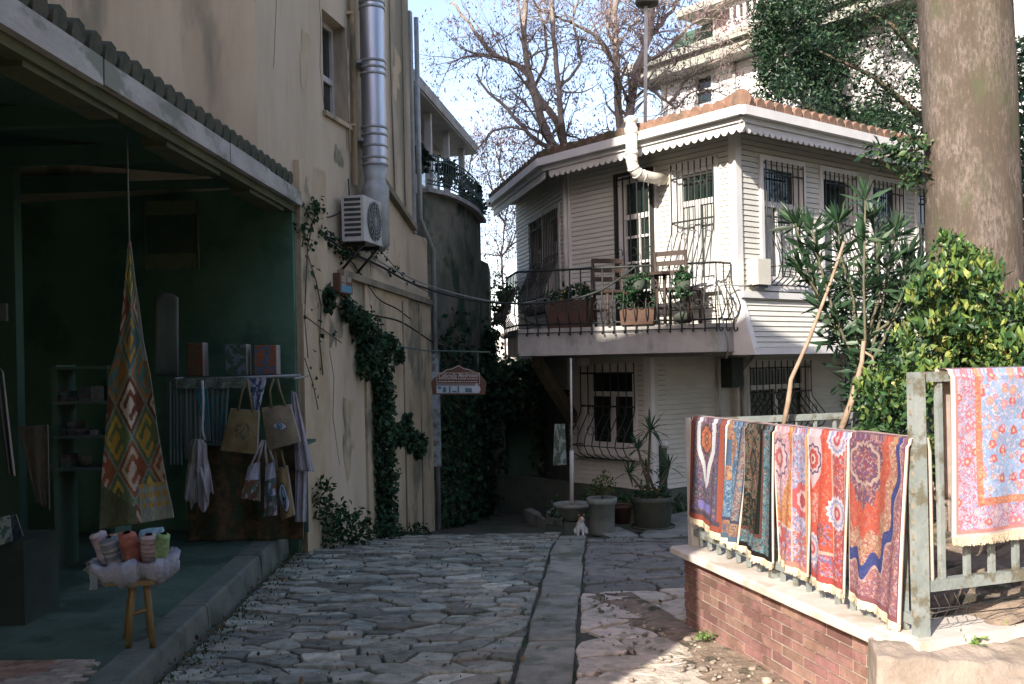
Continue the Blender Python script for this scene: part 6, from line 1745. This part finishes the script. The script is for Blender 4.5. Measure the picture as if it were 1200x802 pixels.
for k in range(3800):
    x=rg.uniform(-1.0,1.15); z=rg.uniform(-.9,1.62)
    if ax0<x<ax1 and z<zt_-.05: continue
    if z<.7 and rg.random()<.6: continue
    P.append((x,16.17-abs(rg.gauss(0,.12)),z))
for k in range(1500): P.append((rg.uniform(-1.0,1.15),16.3+rg.uniform(-.2,.3),1.40+abs(rg.gauss(0,.14))))
leaf_mesh('ivy_cover',P,(.06,.13),.7,G_IVY,M['leafmatte'],aw,droop=.9,face=(.2,-1,.3),facew=.4)
# ---------------------------------------------------------------- trees
def bark_mat():
    m,nt,b=new_mat('plane_bark'); N=nt.nodes; L=nt.links
    geo=N.new('ShaderNodeNewGeometry')
    def noise(sc,st,det=8,ro=.65):
        mp=N.new('ShaderNodeMapping'); mp.inputs['Scale'].default_value=st; L.new(geo.outputs['Position'],mp.inputs['Vector'])
        n=N.new('ShaderNodeTexNoise'); n.inputs['Scale'].default_value=sc; n.inputs['Detail'].default_value=det; n.inputs['Roughness'].default_value=ro; L.new(mp.outputs[0],n.inputs['Vector']); return n.outputs['Fac']
    def ramp(src,a,c):
        r=N.new('ShaderNodeMapRange'); r.inputs['From Min'].default_value=a; r.inputs['From Max'].default_value=c; r.interpolation_type='SMOOTHSTEP'; L.new(src,r.inputs['Value']); return r.outputs[0]
    def mix(f,a,c):
        x=N.new('ShaderNodeMix'); x.data_type='RGBA'; L.new(f,x.inputs[0])
        for k,v in ((6,a),(7,c)):
            if isinstance(v,tuple): x.inputs[k].default_value=(*v,1)
            else: L.new(v,x.inputs[k])
        return x.outputs[2]
    fine_=noise(46,(1,1,.30),12,.8); c=mix(ramp(fine_,.38,.62),(.095,.077,.064),(.225,.185,.158))
    c=mix(ramp(noise(3.4,(1,1,.5),5),.42,.60),c,(.105,.085,.066)); c=mix(ramp(fine_,.52,.70),c,(.25,.195,.16)); c=mix(ramp(noise(3.6,(1,1,.5)),.52,.70),c,(.10,.10,.062))
    L.new(c,b.inputs['Base Color']); b.inputs['Roughness'].default_value=.95; b.inputs['Specular IOR Level'].default_value=.1
    bp=N.new('ShaderNodeBump'); bp.inputs['Strength'].default_value=.9; bp.inputs['Distance'].default_value=.02; L.new(fine_,bp.inputs['Height']); L.new(bp.outputs[0],b.inputs['Normal'])
    return m
M['bark']=bark_mat()
DT=7.6
tc_=at(1138,400,DT); tr_=.338
bt=empty('big_tree',(tc_.x,tc_.y,.45),'massive mottled grey brown tree trunk towering behind the yellow green bush','tree')
b=MB(); b.smooth=True; n=40; hs=list(np.linspace(.3,11,54))
for i,z in enumerate(hs):
    for j in range(n):
        a=2*PI*j/n
        r=tr_*(1.0+.30*math.exp(-(z-.3)/.45)-.012*(z-3))*(1+.03*math.sin(3*a+z*.8)+.022*math.sin(5*a-1.3*z+1)+.016*math.sin(9*a+2.1*z)+.05*(float(vnoise(np.array(a*3.5),np.array(z*1.6),4))-.5)+.05*math.exp(-((z-3.6)/.25)**2)*math.exp(-((a-4.1)/.35)**2))
        b.v.append((tc_.x+.02*math.sin(z*.7)+r*math.cos(a),tc_.y+r*math.sin(a),z))
for i in range(len(hs)-1):
    for j in range(n): b.face((i*n+j,i*n+(j+1)%n,(i+1)*n+(j+1)%n,(i+1)*n+j))
b.build('trunk',M['bark'],bt)
b=MB(); 
base_=Vector((tc_.x,tc_.y,0))
for (z0,d,L) in ((8.0,(1,.4,.8),5),(9.2,(-.6,.9,.8),5),(9.8,(.3,-.7,1),4)):
    p=base_+UP*z0; d=Vector(d).normalized(); b.tube([p,p+d*L*.5,p+d*L+UP*.6],[.2,.14,.06],8)
b.build('limb',M['bark'],bt)
# leafy sprouts on the trunk
sp=[(1083,182),(1062,176),(1045,180),(1028,183),(1060,188)]
b=MB(); 
for pth in ([(1092,170),(1062,178),(1024,186)],[(1095,205),(1076,200),(1062,214)],[(1092,172),(1070,162),(1052,168)]): b.tube([at(x,y,DT-.1) for x,y in pth],[.014,.01,.005],5)
b.build('twig',M['barkbare'],bt)
leaf_mesh('foliage',cluster_pts([at(x,y,DT-.12) for x,y in ((1076,178),(1064,177),(1052,172),(1042,181),(1030,184),(1024,178),(1064,205),(1074,198),(1070,212),(1056,186),(1078,165),(1068,160))],26,.10),(.04,.085),.5,[(.04,.09,.035,2),(.10,.16,.06,1.6),(.02,.05,.025,2)],M['leaf'],bt)

# dense evergreen behind the roof
ev=empty('evergreen_tree',at(1060,330,19.0)*1.0+Vector((0,0,-3.2)),'dense dark evergreen tree rising behind the tiled roof beside the massive trunk','tree')
c0=at(1035,60,19.0)
C=[]
rgn=np.random.default_rng(4)
def ev_in(px,py):
    # outline of the crown in front of the white house
    lim=np.interp(py,[-120,0,40,70,100,125,150,185,215],[905,905,900,925,900,930,960,990,1030]); return px>lim
tries=0
while len(C)<520:
    px=rgn.uniform(880,1290); py=rgn.uniform(-130,225)
    j=18*math.sin(py*.16)+14*math.sin(px*.07+py*.05)
    if not ev_in(px+j,py): continue
    low=np.interp(px,[880,960,1040,1100,1300],[130,160,190,235,250])
    if py>low: continue
    d=19.0+rgn.uniform(-1.5,1.8)
    C.append(np.array(at(px,py,d)))
# the small upright leader by the fretwork
for k in range(26): C.append(np.array(at(898+4*math.sin(k)+k*.35,4+k*4.4,18.6)))
leaf_mesh('crown',cluster_pts(C,120,(.36,.36,.24)),(.055,.12),.42,[(.014,.036,.02,3),(.025,.058,.028,3),(.045,.09,.04,1.3),(.08,.12,.055,.35)],M['leaf'],ev)
C2=[]
while len(C2)<330:
    px=rgn.uniform(925,1290); py=rgn.uniform(-130,215)
    low=np.interp(px,[925,960,1040,1100,1300],[105,140,170,220,235])
    if py>low or not ev_in(px-14,py): continue
    C2.append(np.array(at(px,py,20.6+rgn.uniform(-.4,.5))))
leaf_mesh('inner_crown',cluster_pts(C2,60,(.5,.3,.4)),(.14,.26),.6,[(.012,.03,.018,3),(.02,.045,.025,2)],M['leafmatte'],ev)
b=MB(); tb=Vector((c0.x+.9,19.2,-.7)); b.tube([tb,tb+UP*4,tb+UP*8+Vector((.2,0,0)),tb+UP*11],[.25,.2,.13,.04],8)
for (x,y,zz) in ((915,110,5.0),(935,125,4.6),(960,60,6.3),(1000,150,4.4),(1010,10,7.4),(1180,100,5.5),(1230,40,6.8)):
    q=at(x,y,19.0); s=tb+UP*(zz+.5); b.tube([s,s.lerp(q,.5)+UP*.2,q],[.08,.05,.015],5)
b.build('trunk',M['oldwood'],ev)
# darker tree beyond the trunk
e2=empty('dark_tree',at(1260,420,14),'dark leafy tree closing the view behind the massive trunk','tree')
C=[np.array(at(rgn.uniform(1170,1330),rgn.uniform(60,430),14+rgn.uniform(-.8,.8))) for k in range(130)]
leaf_mesh('crown',cluster_pts(C,44,.40),(.09,.18),.5,G_DARK,M['leaf'],e2)
q=at(1255,420,14); b=MB(); b.tube([Vector((q.x,14,-.6)),Vector((q.x,14,4)),Vector((q.x+.3,14,7))],[.2,.15,.05],8); b.build('trunk',M['oldwood'],e2)

# bare trees behind the house: main limbs drawn first, then twigs
POD=[(.20,.13,.14,3),(.27,.19,.20,2),(.13,.09,.085,2),(.36,.27,.27,1)]
def bare_tree(label,y0,paths,seed,nt=9,pods=1.0):
    rg=random.Random(seed); b=MB(); tw=MB(); tips=[]
    root=None
    def grow(p,d,L,r,lev):
        pts=[p]; n=4; dd=d.copy()
        for i in range(n):
            dd=(dd+Vector((rg.gauss(0,.28),rg.gauss(0,.28),rg.gauss(0.05,.22)))).normalized(); pts.append(pts[-1]+dd*L/n)
        (b if lev<1 else tw).tube(pts,[r*(1-.75*i/n) for i in range(n+1)],5 if lev<1 else 3,False)
        if lev>=3 or L<.22: tips.append(pts[-1]); tips.append(pts[-2]); return
        for k in range(rg.choice((2,3,3)) if lev<2 else 2):
            i=rg.randrange(1,n+1); nd=(dd*.6+Vector((rg.gauss(0,.7),rg.gauss(0,.6),rg.gauss(.15,.55)))).normalized()
            grow(pts[i],nd,L*rg.uniform(.5,.75),r*.5,lev+1)
    first=None
    for path,r0,r1 in paths:
        P=[at(x,y,y0+off) for x,y,off in path]
        if first is None: first=P[0]
        n=len(P); Q=[]
        for i in range(n-1):
            a=P[max(i-1,0)];p=P[i];q=P[i+1];r_=P[min(i+2,n-1)]
            for j in range(4):
                s=j/4; Q.append(.5*((2*p)+(q-a)*s+(2*a-5*p+4*q-r_)*s*s+(3*p-a-3*q+r_)*s**3)+Vector((rg.gauss(0,.012),0,rg.gauss(0,.012))))
        Q.append(P[-1])
        b.tube(Q,[r0+(r1-r0)*i/(len(Q)-1) for i in range(len(Q))],7)
        m=len(Q)
        for k in range(nt+4):
            i=int((.18+.82*rg.random())*(m-1)); d=(Q[min(i+1,m-1)]-Q[max(i-1,0)]).normalized()
            nd=(d*.5+Vector((rg.gauss(0,.75),rg.gauss(0,.45),rg.gauss(.2,.5)))).normalized()
            grow(Q[i],nd,rg.uniform(.5,1.25),max(.010,(r0+(r1-r0)*i/m)*.42),0)
    root=empty('bare_tree',(first.x,y0,-.8),label,'tree','bare trees behind the house')
    t=MB(); t.tube([Vector((first.x,y0,-.85)),Vector((first.x+.05,y0,1.5)),first],[paths[0][1]*1.7,paths[0][1]*1.4,paths[0][1]],9); t.build('trunk',M['barkbare'],root)
    b.build('limb',M['barkbare'],root); 
    if tw.v: tw.build('twig',M['barkbare'],root)
    pts=[]
    for p in tips:
        if rg.random()<.5*pods:
            c=p+Vector((rg.gauss(0,.04),rg.gauss(0,.04),-.05))
            for k in range(rg.randrange(2,6)): pts.append(c+Vector((rg.gauss(0,.06),rg.gauss(0,.06),rg.gauss(0,.06))))
    leaf_mesh('seed_pods',pts,(.04,.10),.36,POD,M['leafmatte'],root,droop=1.6)
A=lambda l,o=0:[(x,y,o+.0*i) for i,(x,y) in enumerate(l)]
bare_tree('bare tree with several pale stems nearest the shaded end of the house roof',20.5,[
 (A([(656,200),(649,177),(637,144),(625,105),(616,54),(616,-20)]),.11,.05),
 (A([(664,182),(652,141),(634,120),(613,81),(580,64),(556,36),(530,2)],.2),.09,.025),
 (A([(613,81),(590,69),(553,66),(524,75)],.2),.045,.012),
 (A([(664,190),(661,168),(655,105),(649,45),(646,-15)],-.2),.075,.04),
 (A([(655,185),(640,172),(619,156),(595,129),(572,108),(558,87)],-.5),.06,.02),
 (A([(625,105),(640,70),(637,30),(622,-10)],.3),.04,.02),
 (A([(655,105),(680,70),(672,20),(690,-20)],-.1),.035,.018),
 (A([(619,156),(600,150),(572,158),(552,190),(545,215)],-.6),.03,.010)],3,9)
bare_tree('straight bare tree with a smooth stem between two other bare trees',21.5,[
 (A([(729,175),(727,156),(724,105),(722,60),(720,27),(724,-20)]),.10,.06),
 (A([(718,80),(718,72),(700,45),(676,30),(655,21),(630,12)],.1),.055,.018),
 (A([(722,60),(712,30),(716,0),(706,-20)],.3),.04,.02),
 (A([(724,110),(745,85),(752,50),(742,10)],-.3),.03,.014)],5,8)
bare_tree('bare tree with dark crooked branches reaching before the tall white house',19.4,[
 (A([(729,165),(739,129),(744,90),(760,45),(768,-20)]),.10,.06),
 (A([(750,78),(758,72),(776,62),(806,33),(836,11),(850,0)],.1),.055,.015),
 (A([(744,88),(752,95),(775,114),(792,128)],-.2),.055,.02),
 (A([(784,122),(796,104),(808,90),(850,66),(880,45),(905,20)],-.3),.03,.012),
 (A([(760,45),(782,20),(800,-10)],.3),.05,.03),
 (A([(792,128),(808,110),(830,105),(852,112)],-.3),.022,.008),
 (A([(766,30),(750,8),(745,-20)],.2),.04,.02)],8,9)
bare_tree('low bare tree with fine drooping twigs seen between the two buildings',24.0,[
 (A([(588,300),(592,262),(600,225),(618,190)]),.022,.012),
 (A([(592,262),(580,240),(572,205),(560,180)],.2),.03,.012),
 (A([(600,225),(585,200),(590,160)],-.2),.03,.012),
 (A([(588,300),(600,285),(607,262)],-.1),.025,.010),
 (A([(588,330),(586,300),(580,280)],.1),.016,.010)],12,11,1.3)

# ---------------------------------------------------------------- tall white house behind
WP=at(905,90,22.0); WH=W((WP.x,WP.y),dl,nl)
wh=empty('white_house',(WP.x,WP.y,-.9),'tall white boarded house with a grey eave and a fretwork balcony behind the trees','house')
def wpx(x,y): return WH.px(x,y)
tL=wpx(777,90)[0]; zB=wpx(880,52)[1]
wt0,wz1=wpx(834,88); wt1,wz0=wpx(816,124); wa,wb=min(wt0,wt1),max(wt0,wt1)
b=MB(); clad(b,WH,-5.5,tL,-.9,zB-.1,((wa,wb,wz0,wz1),),.16,.012); b.build('wall',M['plaster_white'],wh)
b=MB(); WH.box(b,tL-.12,tL+.05,-.05,.03,-.9,zB-.1); WH.box(b,-.9,-.78,-.0,.05,-.9,9); b.build('corner_board',M['white'],wh)
b=MB(); c=.07
for (a,d,p,q) in ((wa-c,wa,wz0-c,wz1+c),(wb,wb+c,wz0-c,wz1+c),(wa,wb,wz1,wz1+c),(wa,wb,wz0-c,wz0),(wa,wb,(wz0+wz1)/2-.025,(wz0+wz1)/2+.025)): WH.box(b,a,d,-.08,.03,p,q)
wn=b.build('window',M['white'],wh); b=MB(); WH.box(b,wa,wb,-.12,-.06,wz0,wz1); b.build('pane',M['glass'],wn)
b=MB(); WH.box(b,-5.5,tL+.7,-.4,.75,zB-.02,zB+.16); b.build('eave',M['greywhite'],wh)
b=MB(); WH.box(b,-5.5,tL+.5,-.3,.6,zB-.30,zB-.02); b.build('eave_soffit',M['greywhite'],wh)
tU=wpx(836,50)[0]; zT=wpx(870,8)[1]
b=MB(); clad(b,WH,-5.5,tU,zB+.16,zT+.0,(),.16,.012); WH.box(b,tU-.02,tU,-4,0,zB+.16,zT); b.build('upper_wall',M['plaster_white'],wh)
b=MB(); clad(b,WH,-5.5,tU-1.9,zT,zT+3.5,(),.16,.012); b.build('top_wall',M['plaster_white'],wh)
b=MB(); WH.box(b,-5.5,tU+.6,-.4,.62,zT+.02,zT+.2); b.build('top_eave',M['greywhite'],wh)
a0,z0_=wpx(868,50); a1,z1_=wpx(900,12); ba,bb_=min(a0,a1),max(a0,a1)
b=MB(); bo=.35
H0=zB+.2; H1=H0+.95
WH.box(b,ba-1.5,bb_,bo,bo+.05,H1-.08,H1); WH.box(b,ba-1.5,bb_,bo,bo+.05,H0,H0+.07)
k=0; t=ba-1.5
while t<bb_-.02:
    WH.box(b,t,t+.08,bo+.005,bo+.045,H0+.07,H1-.08); ring(b,WH.p(t+.13,H0+.68,bo+.02),WH.D,UP,.055,.022,8); ring(b,WH.p(t+.13,H0+.28,bo+.02),WH.D,UP,.055,.022,8); t+=.18
b.build('fretwork',M['white'],wh)
b=MB(); a,zz=wpx(851,40); WH.box(b,a-.3,a+.3,.0,.03,H0+.2,H0+1.0); b.build('shutter',mat('pink_shutter',(.50,.36,.33),(.44,.32,.30),.8,6),wh)
b=MB(); b.tube([WH.p(wpx(862,80)[0],zB-.1,.06),WH.p(wpx(862,80)[0],-.9,.06)],.04,6); b.build('downpipe',M['white_dirty'],wh)
b=MB(); WH.box(b,-5.4,tL-.1,-.5,-.3,-.9,zT); b.build('inner_wall',M['shop_dark'],wh)

# ---------------------------------------------------------------- far houses seen through the gap
def far_house(px0,px1,pyt,pyr,d,wall,roofm,label):
    a,c=at(px0,pyt,d),at(px1,pyt,d); r=empty('far_house',((a.x+c.x)/2,d+2,-1),label,'house','far pale houses beyond the alley')
    b=MB(); b.box(a.x,c.x,d,d+5,-1.2,a.z); b.build('wall',wall,r)
    zr=at(px0,pyr,d).z; b=MB(); m=(a.x+c.x)/2; o=.3
    V=[(a.x-o,d-o,a.z),(c.x+o,d-o,a.z),(c.x+o,d+5.3,a.z),(a.x-o,d+5.3,a.z),(m,d-o,zr),(m,d+5.3,zr)]
    k=len(b.v); b.v+=V
    for f in ((0,1,4),(2,3,5),(1,2,5,4),(3,0,4,5),(3,2,1,0)): b.face(tuple(k+i for i in f))
    b.build('roof',roofm,r)
    for i in range(2):
        t=a.x+(c.x-a.x)*(.25+.4*i); b=MB(); b.box(t,t+(c.x-a.x)*.14,d-.03,d-.005,a.z-1.6,a.z-.5); b.build('window',M['glass'],r)
far_house(540,628,392,356,44,M['plaster_white'],M['plaster_white'],'white gabled house far beyond the alley end')
far_house(604,690,375,350,50,M['plaster_white'],M['tile'],'pale far house with a terracotta roof beyond the alley')
far_house(470,585,372,345,58,M['concrete'],M['greywhite'],'grey far house with a dull roof beyond the alley')
b=MB(); 
for (y0,y1,d) in ((401,405,30),(419,423,30)):
    a,c=at(568,y0,d),at(640,y1,d); b.box(-1.5,2.2,d,d+.1,c.z,a.z)
for x in (-1.4,.4,2.1): b.box(x,x+.1,d+.11,d+.2,-1,2.6)
o=b.build('pergola',M['fascia']); tag(o,'distant grey beams of a pergola above the ivy covered wall','pergola')
hb=empty('flowering_hedge',at(612,425,18.5),'sunlit yellowish shrub tips above the ivy wall at the alley end','shrub')
leaf_mesh('foliage',cluster_pts([at(x,y,18.5) for x,y in ((585,428),(600,424),(612,422),(625,424),(640,430),(660,428))],70,.25),(.05,.10),.5,[(.15,.20,.06),(.30,.28,.10),(.05,.10,.04)],M['leaf'],hb)
# far wood along the horizon
P=[]; rg=random.Random(77)
C=[]
for k in range(420):
    x=rg.uniform(-70,90); y=rg.uniform(95,120); C.append(np.array((x,y,rg.uniform(-.5,4.5+2*math.sin(x*.12)))))
leaf_mesh('distant_trees',cluster_pts(C,24,2.2),(.6,1.4),.7,[(.06,.09,.05),(.08,.10,.06),(.05,.07,.045)],M['leafmatte'],kind='stuff')

# ---------------------------------------------------------------- garden plants
DB2=5.6
bu=empty('bright_bush',at(1120,500,DB2)+Vector((0,0,-.75)),'bright yellow green evergreen bush in front of the massive trunk','bush')
def bush_out(px,py):
    top=np.interp(px,[1005,1020,1045,1065,1085,1100,1118,1140,1165,1180,1200,1230,1290],[500,455,400,380,335,300,285,300,315,345,350,345,360]); return py>top
C=[];T=[]
while len(C)<300:
    px=rgn.uniform(1003,1290); py=rgn.uniform(270,560)
    if not bush_out(px+8*math.sin(py*.2),py+8*math.sin(px*.21)): continue
    if px<1040 and py>520: continue
    C.append(np.array(at(px,py,DB2+rgn.uniform(-.40,.55))))
C=np.array(C); 
zt=C[:,2]
hi=C[(zt>1.60+rgn.uniform(-.35,.2,len(C)))]; lo=C
leaf_mesh('foliage',np.concatenate([cluster_pts(lo,50,.10)]),(.035,.065),.5,[(.035,.085,.03,3),(.07,.13,.04,2.2),(.13,.18,.05,1.1),(.02,.05,.02,2)],M['leaf'],bu)
leaf_mesh('young_leaves',cluster_pts(hi,44,.085),(.04,.075),.45,G_BRIGHT,M['leaf'],bu,dirs=(0,0,1))
b=MB(); q=at(1125,520,DB2)
for k in range(14):
    c=C[rgn.integers(len(C))]; b.tube([Vector((q.x+rgn.uniform(-.1,.1),q.y,.42)),Vector((q.x*.6+c[0]*.4,q.y,.9)),Vector(c)],[.02,.014,.005],5)
b.build('stem',M['barkbare'],bu)
# oleander: tall stems, long leaves in whorls
DO=6.35
ol=empty('oleander',at(1000,500,DO)+Vector((0,0,-.7)),'tall oleander with long dark leaves standing before the barred side windows','shrub')
stems=[[(990,500),(1008,440),(1014,400),(1012,330),(1014,235)],[(990,500),(1006,420),(1000,350),(985,300),(982,262)],[(1012,440),(1030,380),(1042,310),(1050,270)],[(1010,420),(985,395),(960,350),(940,290),(932,262)],[(960,350),(950,330),(936,312)],[(1014,400),(1030,350),(1028,290),(1022,258)],[(1012,440),(1035,400),(1058,350),(1062,300)],[(1008,430),(990,400),(975,360),(958,300),(952,270)],[(1010,400),(1040,380),(1065,330),(1075,312)]]
b=MB(); P=[];D=[]
for st_ in stems:
    off=random.uniform(-.25,.25); Q=[at(x,y,DO+off*(i/len(st_))) for i,(x,y) in enumerate(st_)]; b.tube(Q,[.013-.009*i/len(Q) for i in range(len(Q))],5)
    for i in range(len(Q)-1):
        if i<1: continue
        for k in range(11):
            t=random.random(); p=Q[i].lerp(Q[i+1],t); ax=(Q[i+1]-Q[i]).normalized()
            for j in range(3):
                a=random.uniform(0,2*PI); s=Vector((math.cos(a),math.sin(a),0)); dd=(ax*random.uniform(.2,1.0)+s*random.uniform(.4,1)).normalized(); P.append(p); D.append(dd)
    for k in range(22):
        a=random.uniform(0,2*PI); P.append(Q[-1]); D.append(((Q[-1]-Q[-2]).normalized()*random.uniform(.5,1.4)+Vector((math.cos(a),math.sin(a),0))*.8).normalized())
b.build('stem',mat('green_stem',(.09,.09,.055),(.13,.115,.075),.8,10),ol)
leaf_mesh('foliage',P,(.10,.19),.17,[(.03,.07,.035,3),(.05,.10,.05,2),(.09,.14,.075,1),(.02,.045,.022,2)],M['leaf'],ol,dirs=np.array([tuple(d) for d in D]),fold=.1)
C=[]
while len(C)<55:
    px=rgn.uniform(955,1075); py=rgn.uniform(330,470)
    lim=np.interp(py,[330,380,430,470],[985,975,990,1005])
    if px<lim: continue
    C.append(np.array(at(px,py,DO+.3+rgn.uniform(-.2,.35))))
leaf_mesh('inner_foliage',cluster_pts(C,24,.13),(.08,.15),.2,[(.025,.06,.03,3),(.045,.09,.045,1.5),(.015,.035,.02,2)],M['leaf'],ol,fold=.1)
b=MB(); b.tube([at(918,500,DO-.1),at(924,470,DO-.1),at(927,445,DO-.1),at(948,398,DO-.1),at(972,335,DO-.1),at(989,284,DO-.1)],[.015,.017,.014,.012,.010,.009],7)
o=b.build('cut_stem',M['twigpale']); tag(o,'long pale bare stick leaning up from behind the dark rug','stick')
b=MB(); b.tube([at(986,503,DO-.25),at(998,470,DO-.25),at(1010,425,DO-.25),at(1012,400,DO-.25)],[.022,.019,.015,.012],7); b.tube([at(1012,412,DO-.25),at(1022,418,DO-.25),at(1025,432,DO-.25),at(1019,440,DO-.25)],.008,5)
o=b.build('cut_stem',M['twigpale']); tag(o,'thicker pale brown stem standing behind the bright red rug','stick')
# weeds on the bank and coping
def weed(px,py,z,r,lab,n=90):
    p=at_z(px,py,z); root=empty('weed',p,lab,'weed','weeds on the stonework')
    leaf_mesh('foliage',cluster_pts([p+Vector((random.uniform(-r,r),random.uniform(-r,r)*.6,.015)) for k in range(6)],n//6,r*.5),(.014,.034),.6,[(.11,.20,.05,2),(.18,.26,.07,1),(.06,.12,.04,1)],M['leaf'],root)
    b=MB()
    for k in range(4): b.tube([p-UP*.01,p+Vector((random.uniform(-r,r),random.uniform(-r,r)*.5,.03))],.002,4)
    b.build('stem',M['leafmatte'] if False else M['barkbare'],root)
weed(1137,757,.44,.06,'small green weed on the rough concrete bank below the stone edging')
weed(1188,740,.45,.06,'bigger green weed where the concrete bank meets the stone edging',130)
weed(890,706,.30,.05,'green weed sprouting under the marble coping of the brick wall')
weed(1077,795,.10,.04,'small weed at the foot of the concrete bank')
weed(832,748,.01,.05,'tiny weed at the corner of the brick wall on the street',60)

# ---------------------------------------------------------------- unseen blocks added out of view to cast shade and cut sky light
g1=empty('shade_wall',(-3.3,1.3,0),'unseen tan wall with a gap, shaped to cast the street shade','building')
b=MB(); yA,yB=1.0,1.74
b.box(-6.5,-4.75,yA,yB,-.1,8.7); b.box(-3.95,-2.0,yA,yB,-.1,8.7); b.box(-4.75,-3.95,yA,yB,2.12,8.7); b.build('wall',M['stucco'],g1)  # unseen shade caster; its gap lets the small sun patch through
g2=empty('tall_shade_block',(-10,0,0),'unseen tall tan block added to keep the sun off the stucco side wall','building')
b=MB(); b.box(-16,-6.55,.3,1.74,-.1,17); b.build('wall',M['stucco_old'],g2)  # unseen block added to shade the apartment's side face
for (nm,x0,x1,y0,y1,h,lab) in (('sky_blocker',-3.5,7,-22,-13,10.5,'unseen brown block behind the camera, added to cut sky light'),('sky_blocker',6.5,15,-12,2.0,9.5,'unseen brown block beyond the gate fence, added to cut sky light')):
    b=MB(); b.box(x0,x1,y0,y1,-.2,h); r=empty('sky_blocker',((x0+x1)/2,(y0+y1)/2,0),lab,'building'); b.build('wall',M['oldwood'],r)  # unseen, added to weaken the sky fill in the shade
    b=MB(); b.box(x0-.3,x1+.3,y0-.3,y1+.3,h,h+.4); b.build('roof',M['tile_moss'],r)
